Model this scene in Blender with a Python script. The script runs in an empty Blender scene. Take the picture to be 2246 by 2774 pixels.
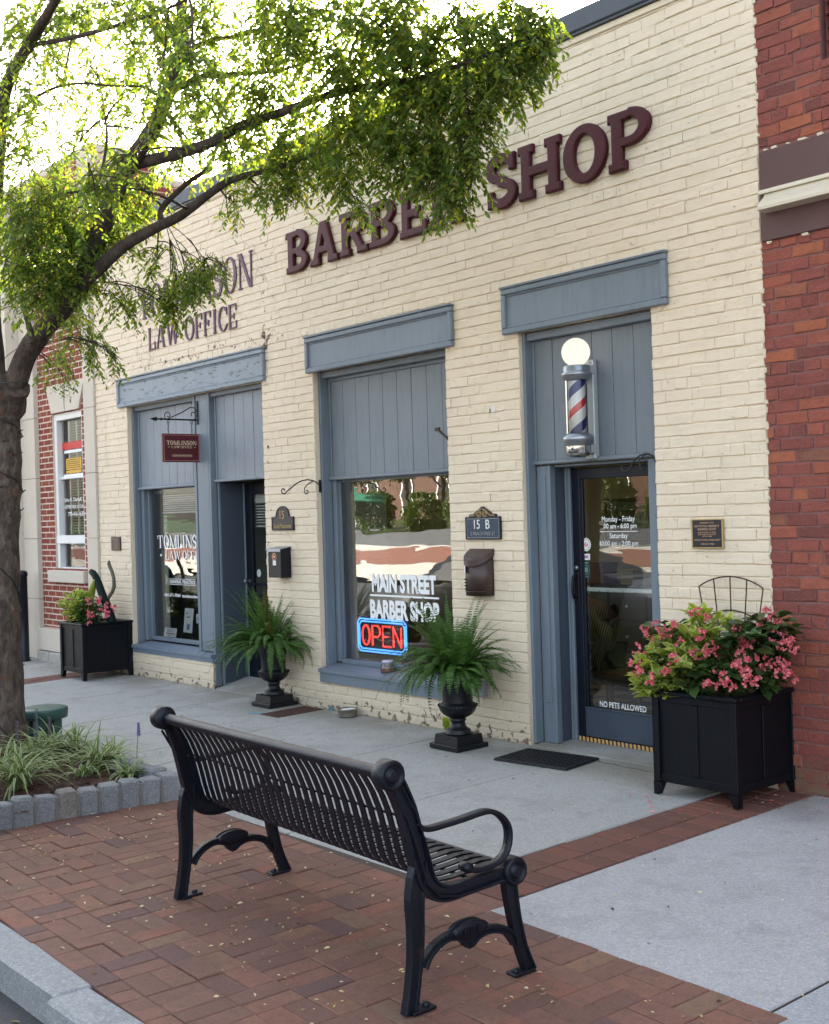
import bpy, bmesh, math, random
import numpy as np
from mathutils import Matrix, Vector
random.seed(7); np.random.seed(7)
scene = bpy.context.scene
COL = scene.collection
rad = math.radians

# ------------------------------------------------------------------ camera, light, exposure
cam_data = bpy.data.cameras.new("camera")
cam = bpy.data.objects.new("camera", cam_data)
COL.objects.link(cam)
scene.camera = cam
CAM = Vector((0.0, -6.2, 1.66994))
YAW, PITCH, ROLL = -0.8772547529208863, 0.0030170274228388085, -0.029746534462982505
FPX, PW, PH = 3300.0, 2246.0, 2774.0
fw = Vector((math.sin(YAW)*math.cos(PITCH), math.cos(YAW)*math.cos(PITCH), math.sin(PITCH)))
rt = fw.cross(Vector((0, 0, 1))).normalized()
up = rt.cross(fw)
cam_rt = math.cos(ROLL)*rt + math.sin(ROLL)*up
cam_up = -math.sin(ROLL)*rt + math.cos(ROLL)*up
cam.matrix_world = Matrix(((cam_rt.x, cam_up.x, -fw.x, CAM.x), (cam_rt.y, cam_up.y, -fw.y, CAM.y), (cam_rt.z, cam_up.z, -fw.z, CAM.z), (0, 0, 0, 1)))
cam_data.sensor_fit = 'VERTICAL'
cam_data.sensor_height = 36.0
cam_data.lens = FPX/PH*36.0
cam_data.clip_end = 600.0
cam_data.clip_start = 0.05

SUN_EL, SUN_AZ = rad(22), rad(-48)          # azimuth from +Y towards +X
sun_vec = Vector((math.sin(SUN_AZ)*math.cos(SUN_EL), math.cos(SUN_AZ)*math.cos(SUN_EL), math.sin(SUN_EL)))
world = bpy.data.worlds.new("World")
scene.world = world
world.use_nodes = True
wn = world.node_tree
wn.nodes.clear()
wo = wn.nodes.new('ShaderNodeOutputWorld')
wb = wn.nodes.new('ShaderNodeBackground')
sky = wn.nodes.new('ShaderNodeTexSky')
sky.sky_type = 'NISHITA'
sky.sun_disc = False
sky.sun_elevation = SUN_EL
sky.sun_rotation = SUN_AZ
sky.air_density = 1.0
sky.dust_density = 4.0
sky.ozone_density = 0.5
wb.inputs['Strength'].default_value = 0.15
hz = wn.nodes.new('ShaderNodeHueSaturation')          # hazy morning sky: less blue than a clear one
hz.inputs['Saturation'].default_value = 0.52
wn.links.new(sky.outputs[0], hz.inputs['Color'])
wn.links.new(hz.outputs[0], wb.inputs['Color'])
wn.links.new(wb.outputs[0], wo.inputs['Surface'])
sun_data = bpy.data.lights.new("sun", 'SUN')
sun_data.energy = 5.0
sun_data.angle = rad(0.53)
sun_data.color = (1.0, 0.93, 0.80)
sun = bpy.data.objects.new("sun", sun_data)
COL.objects.link(sun)
sun.rotation_euler = sun_vec.to_track_quat('Z', 'Y').to_euler()
sun.location = (-20, 25, 30)
scene.view_settings.view_transform = 'Standard'
scene.view_settings.look = 'None'
scene.view_settings.gamma = 1.0
scene.view_settings.exposure = 2.4
scene.cycles.max_bounces = 8
scene.cycles.transparent_max_bounces = 12
scene.cycles.caustics_reflective = False
scene.cycles.caustics_refractive = False
scene.cycles.use_denoising = True

# ------------------------------------------------------------------ helpers
def pray(px, py):
    """direction of the sight line through a spot of the photo (used only to measure where things stand)"""
    return cam_rt*((px-PW/2)/FPX) - cam_up*((py-PH/2)/FPX) + fw
def pt(px, py, y):
    """point of that sight line on the plane y metres from the facade"""
    d = pray(px, py); t = (y-CAM.y)/d.y
    return CAM + d*t
SLOPE = 0.025
def gz(y):
    return SLOPE*y
ORG = {}
def tag(o, label=None, cat=None, group=None, kind=None):
    if label: o['label'] = label
    if cat: o['category'] = cat
    if group: o['group'] = group
    if kind: o['kind'] = kind
    return o
def thing(name, label, cat, loc=(0, 0, 0), group=None):
    o = bpy.data.objects.new(name, None)
    COL.objects.link(o)
    o.empty_display_size = 0.2
    o.location = loc
    ORG[o.name] = Vector(loc)
    return tag(o, label, cat, group)
def org(o):
    while o is not None:
        if o.name in ORG: return ORG[o.name]
        o = o.parent
    return Vector((0, 0, 0))
class MB:
    def __init__(s):
        s.v = []; s.f = []; s.m = []; s.s = []; s.n = 0
    def add(s, vs, fs, mi=0, smooth=False, M=None):
        if M is not None: vs = [tuple(M @ Vector(p)) for p in vs]
        b = s.n
        s.v.extend(vs); s.n += len(vs)
        for k, f in enumerate(fs):
            s.f.append(tuple(b+i for i in f)); s.m.append(mi if isinstance(mi, int) else mi[k]); s.s.append(smooth)
    def box(s, x0, x1, y0, y1, z0, z1, mi=0, bev=0.0, M=None, jit=0.0):
        if x0 > x1: x0, x1 = x1, x0
        if y0 > y1: y0, y1 = y1, y0
        if z0 > z1: z0, z1 = z1, z0
        if bev <= 0:
            vs = [(x0,y0,z0),(x1,y0,z0),(x1,y1,z0),(x0,y1,z0),(x0,y0,z1),(x1,y0,z1),(x1,y1,z1),(x0,y1,z1)]
            fs = [(0,3,2,1),(4,5,6,7),(0,1,5,4),(1,2,6,5),(2,3,7,6),(3,0,4,7)]
            s.add(vs, fs, mi, False, M); return
        b = min(bev, (x1-x0)*.45, (y1-y0)*.45, (z1-z0)*.45)
        vs = []; idx = {}
        for i in (0, 1):
            for j in (0, 1):
                for k in (0, 1):
                    X = (x0, x1)[i]; Y = (y0, y1)[j]; Z = (z0, z1)[k]
                    ix = X+b*(1-2*i); iy = Y+b*(1-2*j); iz = Z+b*(1-2*k)
                    for a, p in enumerate(((X, iy, iz), (ix, Y, iz), (ix, iy, Z))):
                        idx[i, j, k, a] = len(vs)
                        if jit: p = tuple(c+random.uniform(-jit, jit) for c in p)
                        vs.append(p)
        I = idx
        fs = []
        fs.append((I[0,0,0,0], I[0,0,1,0], I[0,1,1,0], I[0,1,0,0]))
        fs.append((I[1,0,0,0], I[1,1,0,0], I[1,1,1,0], I[1,0,1,0]))
        fs.append((I[0,0,0,1], I[1,0,0,1], I[1,0,1,1], I[0,0,1,1]))
        fs.append((I[0,1,0,1], I[0,1,1,1], I[1,1,1,1], I[1,1,0,1]))
        fs.append((I[0,0,0,2], I[0,1,0,2], I[1,1,0,2], I[1,0,0,2]))
        fs.append((I[0,0,1,2], I[1,0,1,2], I[1,1,1,2], I[0,1,1,2]))
        def e(a, b_, c, d, flip):
            fs.append((a, b_, c, d) if not flip else (d, c, b_, a))
        for i in (0, 1):
            for j in (0, 1):
                e(I[i,j,0,0], I[i,j,0,1], I[i,j,1,1], I[i,j,1,0], i != j)
                e(I[i,0,j,0], I[i,0,j,2], I[i,1,j,2], I[i,1,j,0], i == j)
                e(I[0,i,j,1], I[0,i,j,2], I[1,i,j,2], I[1,i,j,1], i != j)
        for i in (0, 1):
            for j in (0, 1):
                for k in (0, 1):
                    t = (I[i,j,k,0], I[i,j,k,1], I[i,j,k,2])
                    fs.append(t if (i+j+k) % 2 else t[::-1])
        s.add(vs, fs, mi, False, M)
    def tube(s, pts, rads, n=8, mi=0, smooth=True, caps=True, flat=None, M=None):
        pts = [Vector(p) for p in pts]
        if not hasattr(rads, '__len__'): rads = [rads]*len(pts)
        N = len(pts); vs = []; fs = []
        up0 = Vector((0, 0, 1)); prev = None
        for i, p in enumerate(pts):
            t = (pts[min(i+1, N-1)]-pts[max(i-1, 0)])
            if t.length < 1e-9: t = Vector((0, 0, 1))
            t.normalize()
            if prev is None:
                a = up0 if abs(t.dot(up0)) < .9 else Vector((1, 0, 0))
                u = (a-t*a.dot(t)).normalized()
            else:
                u = (prev-t*prev.dot(t))
                u = u.normalized() if u.length > 1e-6 else t.orthogonal().normalized()
            prev = u; w = t.cross(u)
            for k in range(n):
                ang = 2*math.pi*k/n
                ru = rads[i]; rw = rads[i] if flat is None else rads[i]*flat
                vs.append(tuple(p+u*math.cos(ang)*ru+w*math.sin(ang)*rw))
        for i in range(N-1):
            for k in range(n):
                k2 = (k+1) % n
                fs.append((i*n+k, i*n+k2, (i+1)*n+k2, (i+1)*n+k))
        s.add(vs, fs, mi, smooth, M)
        if caps:
            s.add(vs[:n], [tuple(range(n))[::-1]], mi, False, M)
            s.add(vs[-n:], [tuple(range(n))], mi, False, M)
    def lathe(s, prof, n=24, c=(0, 0, 0), mi=0, smooth=True, M=None, flute=None):
        vs = []; fs = []
        for i, (r, z) in enumerate(prof):
            for k in range(n):
                a = 2*math.pi*k/n
                q = r*(1+(flute(i, k) if flute else 0))
                vs.append((c[0]+q*math.cos(a), c[1]+q*math.sin(a), c[2]+z))
        for i in range(len(prof)-1):
            for k in range(n):
                k2 = (k+1) % n
                fs.append((i*n+k, i*n+k2, (i+1)*n+k2, (i+1)*n+k))
        s.add(vs, fs, mi, smooth, M)
        s.add(vs[:n], [tuple(range(n))[::-1]], mi, False, M)
        s.add(vs[-n:], [tuple(range(n))], mi, False, M)
    def prism(s, poly, f0, f1, mi=0, smooth=False, M=None, bev=None):
        """poly: 2-D outline; f0/f1 map (a,b) to 3-D for the two end faces"""
        n = len(poly)
        vs = [tuple(f0(*p)) for p in poly]+[tuple(f1(*p)) for p in poly]
        s.add(vs, [tuple(range(n))[::-1], tuple(range(n, 2*n))]+[(i, (i+1) % n, n+(i+1) % n, n+i) for i in range(n)], mi, smooth, M)
    def many(s, tv, tf, P, Rm, S, mi=0, smooth=False):
        """tv (k,3) template, P (n,3), Rm (n,3,3), S (n,) or (n,3)"""
        tv = np.asarray(tv, float); n = len(P); k = len(tv)
        S = np.asarray(S, float)
        if S.ndim == 1: S = S[:, None].repeat(3, 1)
        X = tv[None]*S[:, None, :]
        X = np.einsum('nij,nkj->nki', Rm, X)+np.asarray(P)[:, None, :]
        b = s.n
        s.v.extend(map(tuple, X.reshape(-1, 3).tolist())); s.n += n*k
        for i in range(n):
            o = b+i*k
            for q, f in enumerate(tf):
                s.f.append(tuple(o+j for j in f)); s.m.append(mi if isinstance(mi, int) else mi[q]); s.s.append(smooth)
    def build(s, name, mats, parent=None, off=None):
        o3 = off if off is not None else (org(parent) if parent is not None else Vector((0, 0, 0)))
        me = bpy.data.meshes.new(name)
        V = np.asarray(s.v, float)-np.array(o3)
        me.from_pydata(V.tolist(), [], s.f)
        if not isinstance(mats, (list, tuple)): mats = [mats]
        for m in mats: me.materials.append(m)
        me.polygons.foreach_set('material_index', s.m)
        me.polygons.foreach_set('use_smooth', s.s)
        me.update()
        return link(name, me, parent)
    def build_at(s, name, mats, loc):
        """a one-mesh thing with its origin at loc"""
        o = s.build(name, mats, None, Vector(loc))
        o.location = loc
        ORG[o.name] = Vector(loc)
        return o
def link(name, me, parent=None):
    ob = bpy.data.objects.new(name, me)
    COL.objects.link(ob)
    if parent is not None: ob.parent = parent
    return ob
def copy_tree(o, parent=None):
    c = o.copy(); COL.objects.link(c)
    c.parent = parent
    for ch in [x for x in bpy.data.objects if x.parent == o]:
        copy_tree(ch, c)
    return c
def rots(n, yaw=None, pitch=None, roll=None):
    """(n,3,3) matrices  Rz(yaw) Rx(pitch) Ry(roll)"""
    def A(v): return np.broadcast_to(np.asarray(0.0 if v is None else v, float), (n,))
    a, b, c = A(yaw), A(pitch), A(roll)
    Z = np.zeros((n, 3, 3)); X = np.zeros((n, 3, 3)); Y = np.zeros((n, 3, 3))
    Z[:, 0, 0] = np.cos(a); Z[:, 0, 1] = -np.sin(a); Z[:, 1, 0] = np.sin(a); Z[:, 1, 1] = np.cos(a); Z[:, 2, 2] = 1
    X[:, 1, 1] = np.cos(b); X[:, 1, 2] = -np.sin(b); X[:, 2, 1] = np.sin(b); X[:, 2, 2] = np.cos(b); X[:, 0, 0] = 1
    Y[:, 0, 0] = np.cos(c); Y[:, 0, 2] = np.sin(c); Y[:, 2, 0] = -np.sin(c); Y[:, 2, 2] = np.cos(c); Y[:, 1, 1] = 1
    return Z @ X @ Y
def dirs_rot(D, roll=None, up=None):
    """rotation whose local +Y follows D (n,3), local Z as near world up as it can"""
    D = np.asarray(D, float); D = D/np.linalg.norm(D, axis=1, keepdims=True)
    U = np.tile([0, 0, 1.0], (len(D), 1)) if up is None else np.asarray(up, float)
    bad = np.abs((D*U).sum(1)) > .98
    U[bad] = [1, 0, .1]
    Xa = np.cross(D, U); Xa /= np.linalg.norm(Xa, axis=1, keepdims=True)
    Za = np.cross(Xa, D)
    if roll is not None:
        r = np.asarray(roll)[:, None]
        Xa, Za = Xa*np.cos(r)+Za*np.sin(r), -Xa*np.sin(r)+Za*np.cos(r)
    return np.stack([Xa, D, Za], axis=2)
LEAF_V = [(0,0,0),(-.19,.3,.05),(-.17,.68,.04),(0,1,-.04),(.17,.68,.04),(.19,.3,.05)]
LEAF_F = [(0,3,2,1),(0,5,4,3)]
# ------------------------------------------------------------------ materials
class NT:
    def __init__(s, name):
        s.mat = bpy.data.materials.new(name); s.mat.use_nodes = True
        s.t = s.mat.node_tree; s.t.nodes.clear()
        s.out = s.n('ShaderNodeOutputMaterial')
    def n(s, ty, **kw):
        nd = s.t.nodes.new(ty)
        for k, v in kw.items(): setattr(nd, k, v)
        return nd
    def l(s, a, b): s.t.links.new(a, b)
    def math(s, op, a, b=None, c=None, clamp=False):
        nd = s.n('ShaderNodeMath', operation=op); nd.use_clamp = clamp
        for i, v in enumerate((a, b, c)):
            if v is None: continue
            if isinstance(v, (int, float)): nd.inputs[i].default_value = v
            else: s.l(v, nd.inputs[i])
        return nd.outputs[0]
    def mixc(s, f, a, b, mode='MIX'):
        nd = s.n('ShaderNodeMix', data_type='RGBA', blend_type=mode)
        for sock, v in ((nd.inputs['Factor'], f), (nd.inputs[6], a), (nd.inputs[7], b)):
            if isinstance(v, (int, float)): sock.default_value = v
            elif isinstance(v, tuple): sock.default_value = v if len(v) == 4 else (*v, 1)
            else: s.l(v, sock)
        return nd.outputs[2]
    def noise(s, scale, detail=3, rough=.55, vec=None, dist=0.0):
        nd = s.n('ShaderNodeTexNoise'); nd.inputs['Scale'].default_value = scale
        nd.inputs['Detail'].default_value = detail; nd.inputs['Roughness'].default_value = rough
        nd.inputs['Distortion'].default_value = dist
        s.l(vec if vec is not None else s.pos(), nd.inputs['Vector'])
        return nd.outputs['Fac']
    def pos(s):
        if not hasattr(s, '_p'): s._p = s.n('ShaderNodeNewGeometry')
        return s._p.outputs['Position']
    def island(s):
        s.pos(); return s._p.outputs['Random Per Island']
    def xyz(s):
        nd = s.n('ShaderNodeSeparateXYZ'); s.l(s.pos(), nd.inputs[0]); return nd.outputs
    def obj(s):
        if not hasattr(s, '_o'): s._o = s.n('ShaderNodeTexCoord')
        return s._o.outputs['Object']
    def ramp(s, f, stops, interp='LINEAR'):
        nd = s.n('ShaderNodeValToRGB'); cr = nd.color_ramp; cr.interpolation = interp
        while len(cr.elements) < len(stops): cr.elements.new(.5)
        for e, (p, c) in zip(cr.elements, stops):
            e.position = p; e.color = c if len(c) == 4 else (*c, 1)
        s.l(f, nd.inputs[0]); return nd.outputs[0]
    def thr(s, f, a, b):
        """smooth 0..1 between a and b"""
        nd = s.n('ShaderNodeMapRange', interpolation_type='SMOOTHSTEP')
        s.l(f, nd.inputs[0]); nd.inputs[1].default_value = a; nd.inputs[2].default_value = b
        return nd.outputs[0]
    def bump(s, h, strength=.3, dist=.01, normal=None):
        nd = s.n('ShaderNodeBump'); nd.inputs['Strength'].default_value = strength; nd.inputs['Distance'].default_value = dist
        s.l(h, nd.inputs['Height'])
        if normal is not None: s.l(normal, nd.inputs['Normal'])
        return nd.outputs[0]
    def bsdf(s, col, rough=.6, metal=0.0, normal=None, spec=.5, **kw):
        nd = s.n('ShaderNodeBsdfPrincipled')
        for key, v in (('Base Color', col), ('Roughness', rough), ('Metallic', metal), ('Specular IOR Level', spec)):
            if isinstance(v, (int, float)): nd.inputs[key].default_value = v
            elif isinstance(v, tuple): nd.inputs[key].default_value = (*v, 1) if len(v) == 3 else v
            else: s.l(v, nd.inputs[key])
        if normal is not None: s.l(normal, nd.inputs['Normal'])
        for k, v in kw.items():
            nd.inputs[k.replace('_', ' ')].default_value = v
        return nd.outputs[0]
    def done(s, sh):
        s.l(sh, s.out.inputs['Surface']); return s.mat
def sc(c, k): return tuple(min(1, x*k) for x in c)
def pm(name, col, rough=.55, metal=0.0, var=.12, scale=6, bump=0.0, bscale=60, spec=.5, obj=False, dirt=None, dirt_amt=.4, dirt_scale=9, **kw):
    t = NT(name); vec = t.obj() if obj else None
    f = t.noise(scale, 4, vec=vec)
    c = t.mixc(f, sc(col, 1-var), sc(col, 1+var))
    if dirt:
        d = t.thr(t.noise(dirt_scale, 6, .65, vec=vec), .62-.1*dirt_amt, .75)
        c = t.mixc(t.math('MULTIPLY', d, dirt_amt), c, dirt)
    rr = t.math('ADD', t.math('MULTIPLY', t.noise(scale*2.3, 3, vec=vec), .25), rough-.12, clamp=True)
    nm = t.bump(t.noise(bscale, 4, .6, vec=vec), 1.0, bump) if bump else None
    return t.done(t.bsdf(c, rr, metal, nm, spec, **kw))

# cream paint over old brick, chipped to the brick low down and at worn spots
def painted_brick():
    t = NT('cream_painted_brick')
    x, y, z = t.xyz()
    base = t.mixc(t.noise(1.3, 4), (.67, .56, .42), (.76, .65, .50))
    base = t.mixc(t.math('MULTIPLY', t.island(), .12), base, (.80, .70, .56))
    mps = t.n('ShaderNodeMapping'); t.l(t.pos(), mps.inputs['Vector']); mps.inputs['Scale'].default_value = (7, 7, .55)
    drip = t.thr(t.noise(1.0, 5, .65, vec=mps.outputs[0]), .56, .80)
    base = t.mixc(t.math('MULTIPLY', drip, .30), base, (.40, .33, .23))
    grime = t.thr(t.noise(3.2, 6, .7), .5, .78)
    base = t.mixc(t.math('MULTIPLY', grime, .28), base, (.42, .36, .27))
    low = t.math('SUBTRACT', 1.0, t.math('DIVIDE', z, .30), clamp=True)
    pier = t.math('SUBTRACT', 1.0, t.math('DIVIDE', t.math('ABSOLUTE', t.math('ADD', x, 9.56)), .10), clamp=True)
    pier2 = t.math('SUBTRACT', 1.0, t.math('DIVIDE', t.math('ABSOLUTE', t.math('ADD', x, 9.35)), .5), clamp=True)
    hi = t.math('SUBTRACT', 1.0, t.math('DIVIDE', t.math('ABSOLUTE', t.math('SUBTRACT', z, 3.36)), .14), clamp=True)
    lft = t.math('MULTIPLY', t.thr(x, -8.95, -9.5), hi)
    corner = t.math('MULTIPLY', t.thr(x, -12.55, -12.9), t.thr(z, 1.35, .9))
    m = t.math('MULTIPLY', low, .20)
    for q, k in ((pier, .12), (pier2, .05), (lft, .16), (corner, .08)): m = t.math('ADD', m, t.math('MULTIPLY', q, k))
    n = t.math('ADD', t.noise(16, 6, .62), m)
    chip = t.thr(n, .735, .755)
    chipc = t.mixc(t.thr(t.noise(30, 2), .42, .58), (.055, .04, .033), (.24, .095, .06))
    c = t.mixc(chip, base, chipc)
    foot_tint = t.math('MULTIPLY', t.thr(z, .22, .0), .35)  # smooth tint, darker towards the foot of the wall
    c = t.mixc(foot_tint, c, (.36, .33, .24))
    # hair cracks
    v = t.n('ShaderNodeTexVoronoi', feature='DISTANCE_TO_EDGE'); v.inputs['Scale'].default_value = 1.1
    wv = t.n('ShaderNodeVectorMath', operation='ADD'); t.l(t.pos(), wv.inputs[0])
    nz = t.n('ShaderNodeTexNoise'); nz.inputs['Scale'].default_value = 7; t.l(t.pos(), nz.inputs['Vector'])
    sv = t.n('ShaderNodeVectorMath', operation='SCALE'); t.l(nz.outputs['Color'], sv.inputs[0]); sv.inputs['Scale'].default_value = .35
    t.l(sv.outputs[0], wv.inputs[1]); t.l(wv.outputs[0], v.inputs['Vector'])
    cr = t.math('MULTIPLY', t.thr(v.outputs['Distance'], .006, .001), t.math('MULTIPLY', t.thr(x, -9.0, -9.6), t.thr(z, 2.9, 3.1)))
    c = t.mixc(t.math('MULTIPLY', cr, .7), c, (.10, .07, .05))
    h = t.math('ADD', t.math('MULTIPLY', t.noise(38, 5, .6), .5), t.math('MULTIPLY', chip, -1.2))
    mpx = t.n('ShaderNodeMapping'); t.l(t.pos(), mpx.inputs['Vector']); mpx.inputs['Scale'].default_value = (9, 9, 34)
    h = t.math('ADD', h, t.math('MULTIPLY', t.noise(1.0, 4, .6, vec=mpx.outputs[0]), 1.0))
    h = t.math('ADD', h, t.math('MULTIPLY', t.noise(6, 3), .5))
    h = t.math('SUBTRACT', h, t.math('MULTIPLY', t.thr(t.noise(27, 2, .4), .70, .76), 1.2))
    return t.done(t.bsdf(c, .62, 0, t.bump(h, 1.0, .0055), .3))
def brick_mat(name, stops, dirt=.25, bump=.004, zdirt=False, scale=45, grime=(.05, .035, .03), spec=.25):
    t = NT(name)
    c = t.ramp(t.island(), stops)
    c = t.mixc(t.math('MULTIPLY', t.thr(t.noise(scale*.35, 5, .7), .4, .75), dirt), c, grime)
    c = t.mixc(t.math('MULTIPLY', t.noise(scale*1.3, 3), .35), c, sc(stops[len(stops)//2][1], 1.35))
    if zdirt:
        x, y, z = t.xyz()
        c = t.mixc(t.math('MULTIPLY', t.thr(z, .25, .02), t.thr(t.noise(11, 5), .35, .6)), c, (.16, .13, .08))
    c = t.mixc(t.math('MULTIPLY', t.thr(t.noise(1.7, 5, .65), .45, .70), dirt*.5), c, grime)
    c = t.mixc(t.math('MULTIPLY', t.thr(t.noise(scale*2.2, 3, .7), .56, .72), .5), c, sc(stops[len(stops)//2][1], 1.7))
    c = t.mixc(t.math('MULTIPLY', t.thr(t.noise(scale*2.0, 3, .7), .44, .30), .5), c, sc(stops[0][1], .6))
    h = t.noise(scale, 6, .65)
    return t.done(t.bsdf(c, .82, 0, t.bump(h, 1.0, bump), spec))
def concrete(name, a, b, speck=.5, bump=.0016):
    t = NT(name)
    c = t.mixc(t.noise(.9, 5, .6), a, b)
    c = t.mixc(t.math('MULTIPLY', t.thr(t.noise(2.3, 6, .65), .5, .72), .35), c, sc(a, .72))
    c = t.mixc(t.math('MULTIPLY', t.thr(t.noise(160, 2), .55, .7), speck), c, sc(b, 1.45))
    c = t.mixc(t.math('MULTIPLY', t.thr(t.noise(120, 2, vec=None), .3, .2), speck*1.2), c, sc(a, .5))
    spots = t.thr(t.noise(17, 2, .4), .755, .775)
    c = t.mixc(t.math('MULTIPLY', spots, .45), c, sc(a, .5))
    c = t.mixc(t.math('MULTIPLY', t.thr(t.noise(46, 4, .7), .38, .66), .38), c, sc(a, .72))
    c = t.mixc(t.math('MULTIPLY', t.thr(t.noise(70, 3, .7), .50, .68), .55), c, sc(b, 1.28))
    c = t.mixc(t.math('MULTIPLY', t.thr(t.noise(3.7, 6, .7), .52, .60), .22), c, sc(a, .62))
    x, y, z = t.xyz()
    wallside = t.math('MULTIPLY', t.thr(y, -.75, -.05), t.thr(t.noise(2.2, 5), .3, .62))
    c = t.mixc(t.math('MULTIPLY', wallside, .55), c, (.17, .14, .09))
    h = t.math('ADD', t.noise(140, 3), t.math('MULTIPLY', t.noise(22, 4), .8))
    return t.done(t.bsdf(c, .85, 0, t.bump(h, 1.0, bump), .3))
def wood_paint(name, col, peel=.0, under=(.10, .085, .07), streak=.25):
    t = NT(name)
    mp = t.n('ShaderNodeMapping'); t.l(t.pos(), mp.inputs['Vector'])
    mp.inputs['Scale'].default_value = (14, 14, 1.6)
    g = t.noise(2.0, 5, .6, vec=mp.outputs[0])
    c = t.mixc(t.noise(2.4, 4), sc(col, .86), sc(col, 1.14))
    c = t.mixc(t.math('MULTIPLY', t.thr(g, .45, .75), streak), c, sc(col, .62))
    c = t.mixc(t.math('MULTIPLY', t.thr(t.noise(5.0, 6, .7), .55, .75), .25), c, sc(col, 1.35))
    h = t.math('MULTIPLY', g, .5)
    if peel > 0:
        mp2 = t.n('ShaderNodeMapping'); t.l(t.pos(), mp2.inputs['Vector']); mp2.inputs['Scale'].default_value = (6, 14, 30)
        p = t.thr(t.noise(1.6, 6, .68, vec=mp2.outputs[0]), .70-peel*.2, .72-peel*.2)
        c = t.mixc(p, c, under); h = t.math('SUBTRACT', h, p)
    return t.done(t.bsdf(c, .48, 0, t.bump(h, .8, .003), .45))
def glass(name, tint=(1, 1, 1), wav=.0, k=1.7, rough=.0, base=.03):
    t = NT(name)
    fr = t.n('ShaderNodeFresnel'); fr.inputs['IOR'].default_value = 1.5
    nrm = None
    if wav:
        mp = t.n('ShaderNodeMapping'); t.l(t.pos(), mp.inputs['Vector']); mp.inputs['Scale'].default_value = (.55, 1, 2.6)
        nrm = t.bump(t.noise(2.2, 2, .5, vec=mp.outputs[0]), 1.0, wav)
    gl = t.n('ShaderNodeBsdfGlossy'); gl.inputs['Roughness'].default_value = rough
    gl.inputs['Color'].default_value = (1, 1, 1, 1)
    if nrm is not None: t.l(nrm, gl.inputs['Normal'])
    tr = t.n('ShaderNodeBsdfTransparent'); tr.inputs['Color'].default_value = (*tint, 1)
    mx = t.n('ShaderNodeMixShader')
    t.l(t.math('ADD', t.math('MULTIPLY', fr.outputs[0], k), base, clamp=True), mx.inputs[0])
    t.l(tr.outputs[0], mx.inputs[1]); t.l(gl.outputs[0], mx.inputs[2])
    return t.done(mx.outputs[0])
def leafmat(name, stops, trans=.45, rough=.45, tint=1.6, spec=.4, hue=.485):
    t = NT(name)
    c = t.ramp(t.island(), stops)
    c = t.mixc(t.math('MULTIPLY', t.noise(3.0, 2), .35), c, sc(stops[-1][1], .9))
    d = t.bsdf(c, rough, 0, None, spec)
    tl = t.n('ShaderNodeBsdfTranslucent')
    hs = t.n('ShaderNodeHueSaturation'); hs.inputs['Value'].default_value = tint; hs.inputs['Saturation'].default_value = 1.1; hs.inputs['Hue'].default_value = hue
    t.l(c, hs.inputs['Color']); t.l(hs.outputs[0], tl.inputs['Color'])
    mx = t.n('ShaderNodeMixShader'); mx.inputs[0].default_value = trans
    t.l(d, mx.inputs[1]); t.l(tl.outputs[0], mx.inputs[2])
    return t.done(mx.outputs[0])
def glow(name, col, strength):
    t = NT(name)
    e = t.n('ShaderNodeEmission'); e.inputs['Color'].default_value = (*col, 1); e.inputs['Strength'].default_value = strength
    return t.done(e.outputs[0])

M = {}
M['cream'] = painted_brick()
M['cream_trim'] = pm('cream_trim_paint', (.66, .57, .43), .6, var=.12, bump=.002, dirt=(.25, .2, .15))
M['blue'] = wood_paint('slate_blue_paint', (.158, .193, .232), .06, streak=.35)
M['blue_shaded'] = wood_paint('shaded_slate_blue_paint', (.062, .078, .108))  # darker copy of the trim blue: shade on the jamb sides put into colour
M['blue_peel'] = wood_paint('weathered_blue_paint', (.21, .25, .295), .52)
M['blue_worn'] = wood_paint('worn_blue_sill_paint', (.16, .205, .26), .30)
M['bead'] = wood_paint('blue_beadboard_paint', (.165, .193, .222), streak=.28)
M['bead_peel'] = wood_paint('pale_blue_beadboard_paint', (.22, .25, .29), .16)
M['red_brick'] = brick_mat('old_red_brick', [(0, (.12, .045, .040)), (.12, (.20, .060, .050)), (.4, (.240, .070, .056)), (.7, (.26, .076, .056)), (.88, (.32, .095, .055)), (.95, (.37, .12, .055)), (1, (.16, .085, .06))], zdirt=True, dirt=.35, bump=.007)
M['red_mortar'] = pm('red_wall_mortar', (.215, .10, .09), .9, var=.3, scale=12, bump=.004, bscale=70)
M['bank_brick'] = brick_mat('smooth_red_brick', [(0, (.17, .038, .03)), (.5, (.21, .05, .038)), (.9, (.24, .065, .04)), (1, (.19, .09, .05))], dirt=.15, bump=.002)
M['pale_mortar'] = pm('pale_mortar', (.62, .50, .41), .9, var=.15, bump=.002)
M['limestone'] = pm('limestone', (.56, .50, .42), .8, var=.10, scale=2.5, bump=.0015, bscale=90, dirt=(.33, .27, .2), dirt_amt=.35, dirt_scale=3)
M['granite_base'] = pm('rough_granite_footing', (.36, .34, .31), .9, var=.3, scale=14, bump=.008, bscale=25)
M['paver'] = brick_mat('clay_paver', [(0, (.13, .075, .062)), (.2, (.165, .092, .072)), (.45, (.195, .100, .076)), (.68, (.205, .115, .082)), (.82, (.235, .100, .070)), (.9, (.215, .145, .090)), (.96, (.095, .066, .070)), (1, (.11, .072, .074))], dirt=.7, bump=.006, scale=60, grime=(.085, .066, .05), spec=.3)
M['paver_band'] = brick_mat('red_clay_band_paver', [(0, (.11, .052, .042)), (.5, (.155, .070, .052)), (1, (.20, .072, .05))], dirt=.55, bump=.002, scale=60, grime=(.08, .06, .045), spec=.3)
M['paver_sand'] = pm('paver_joint_sand', (.075, .055, .045), .95, var=.4, scale=30, bump=.004, bscale=200)
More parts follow.
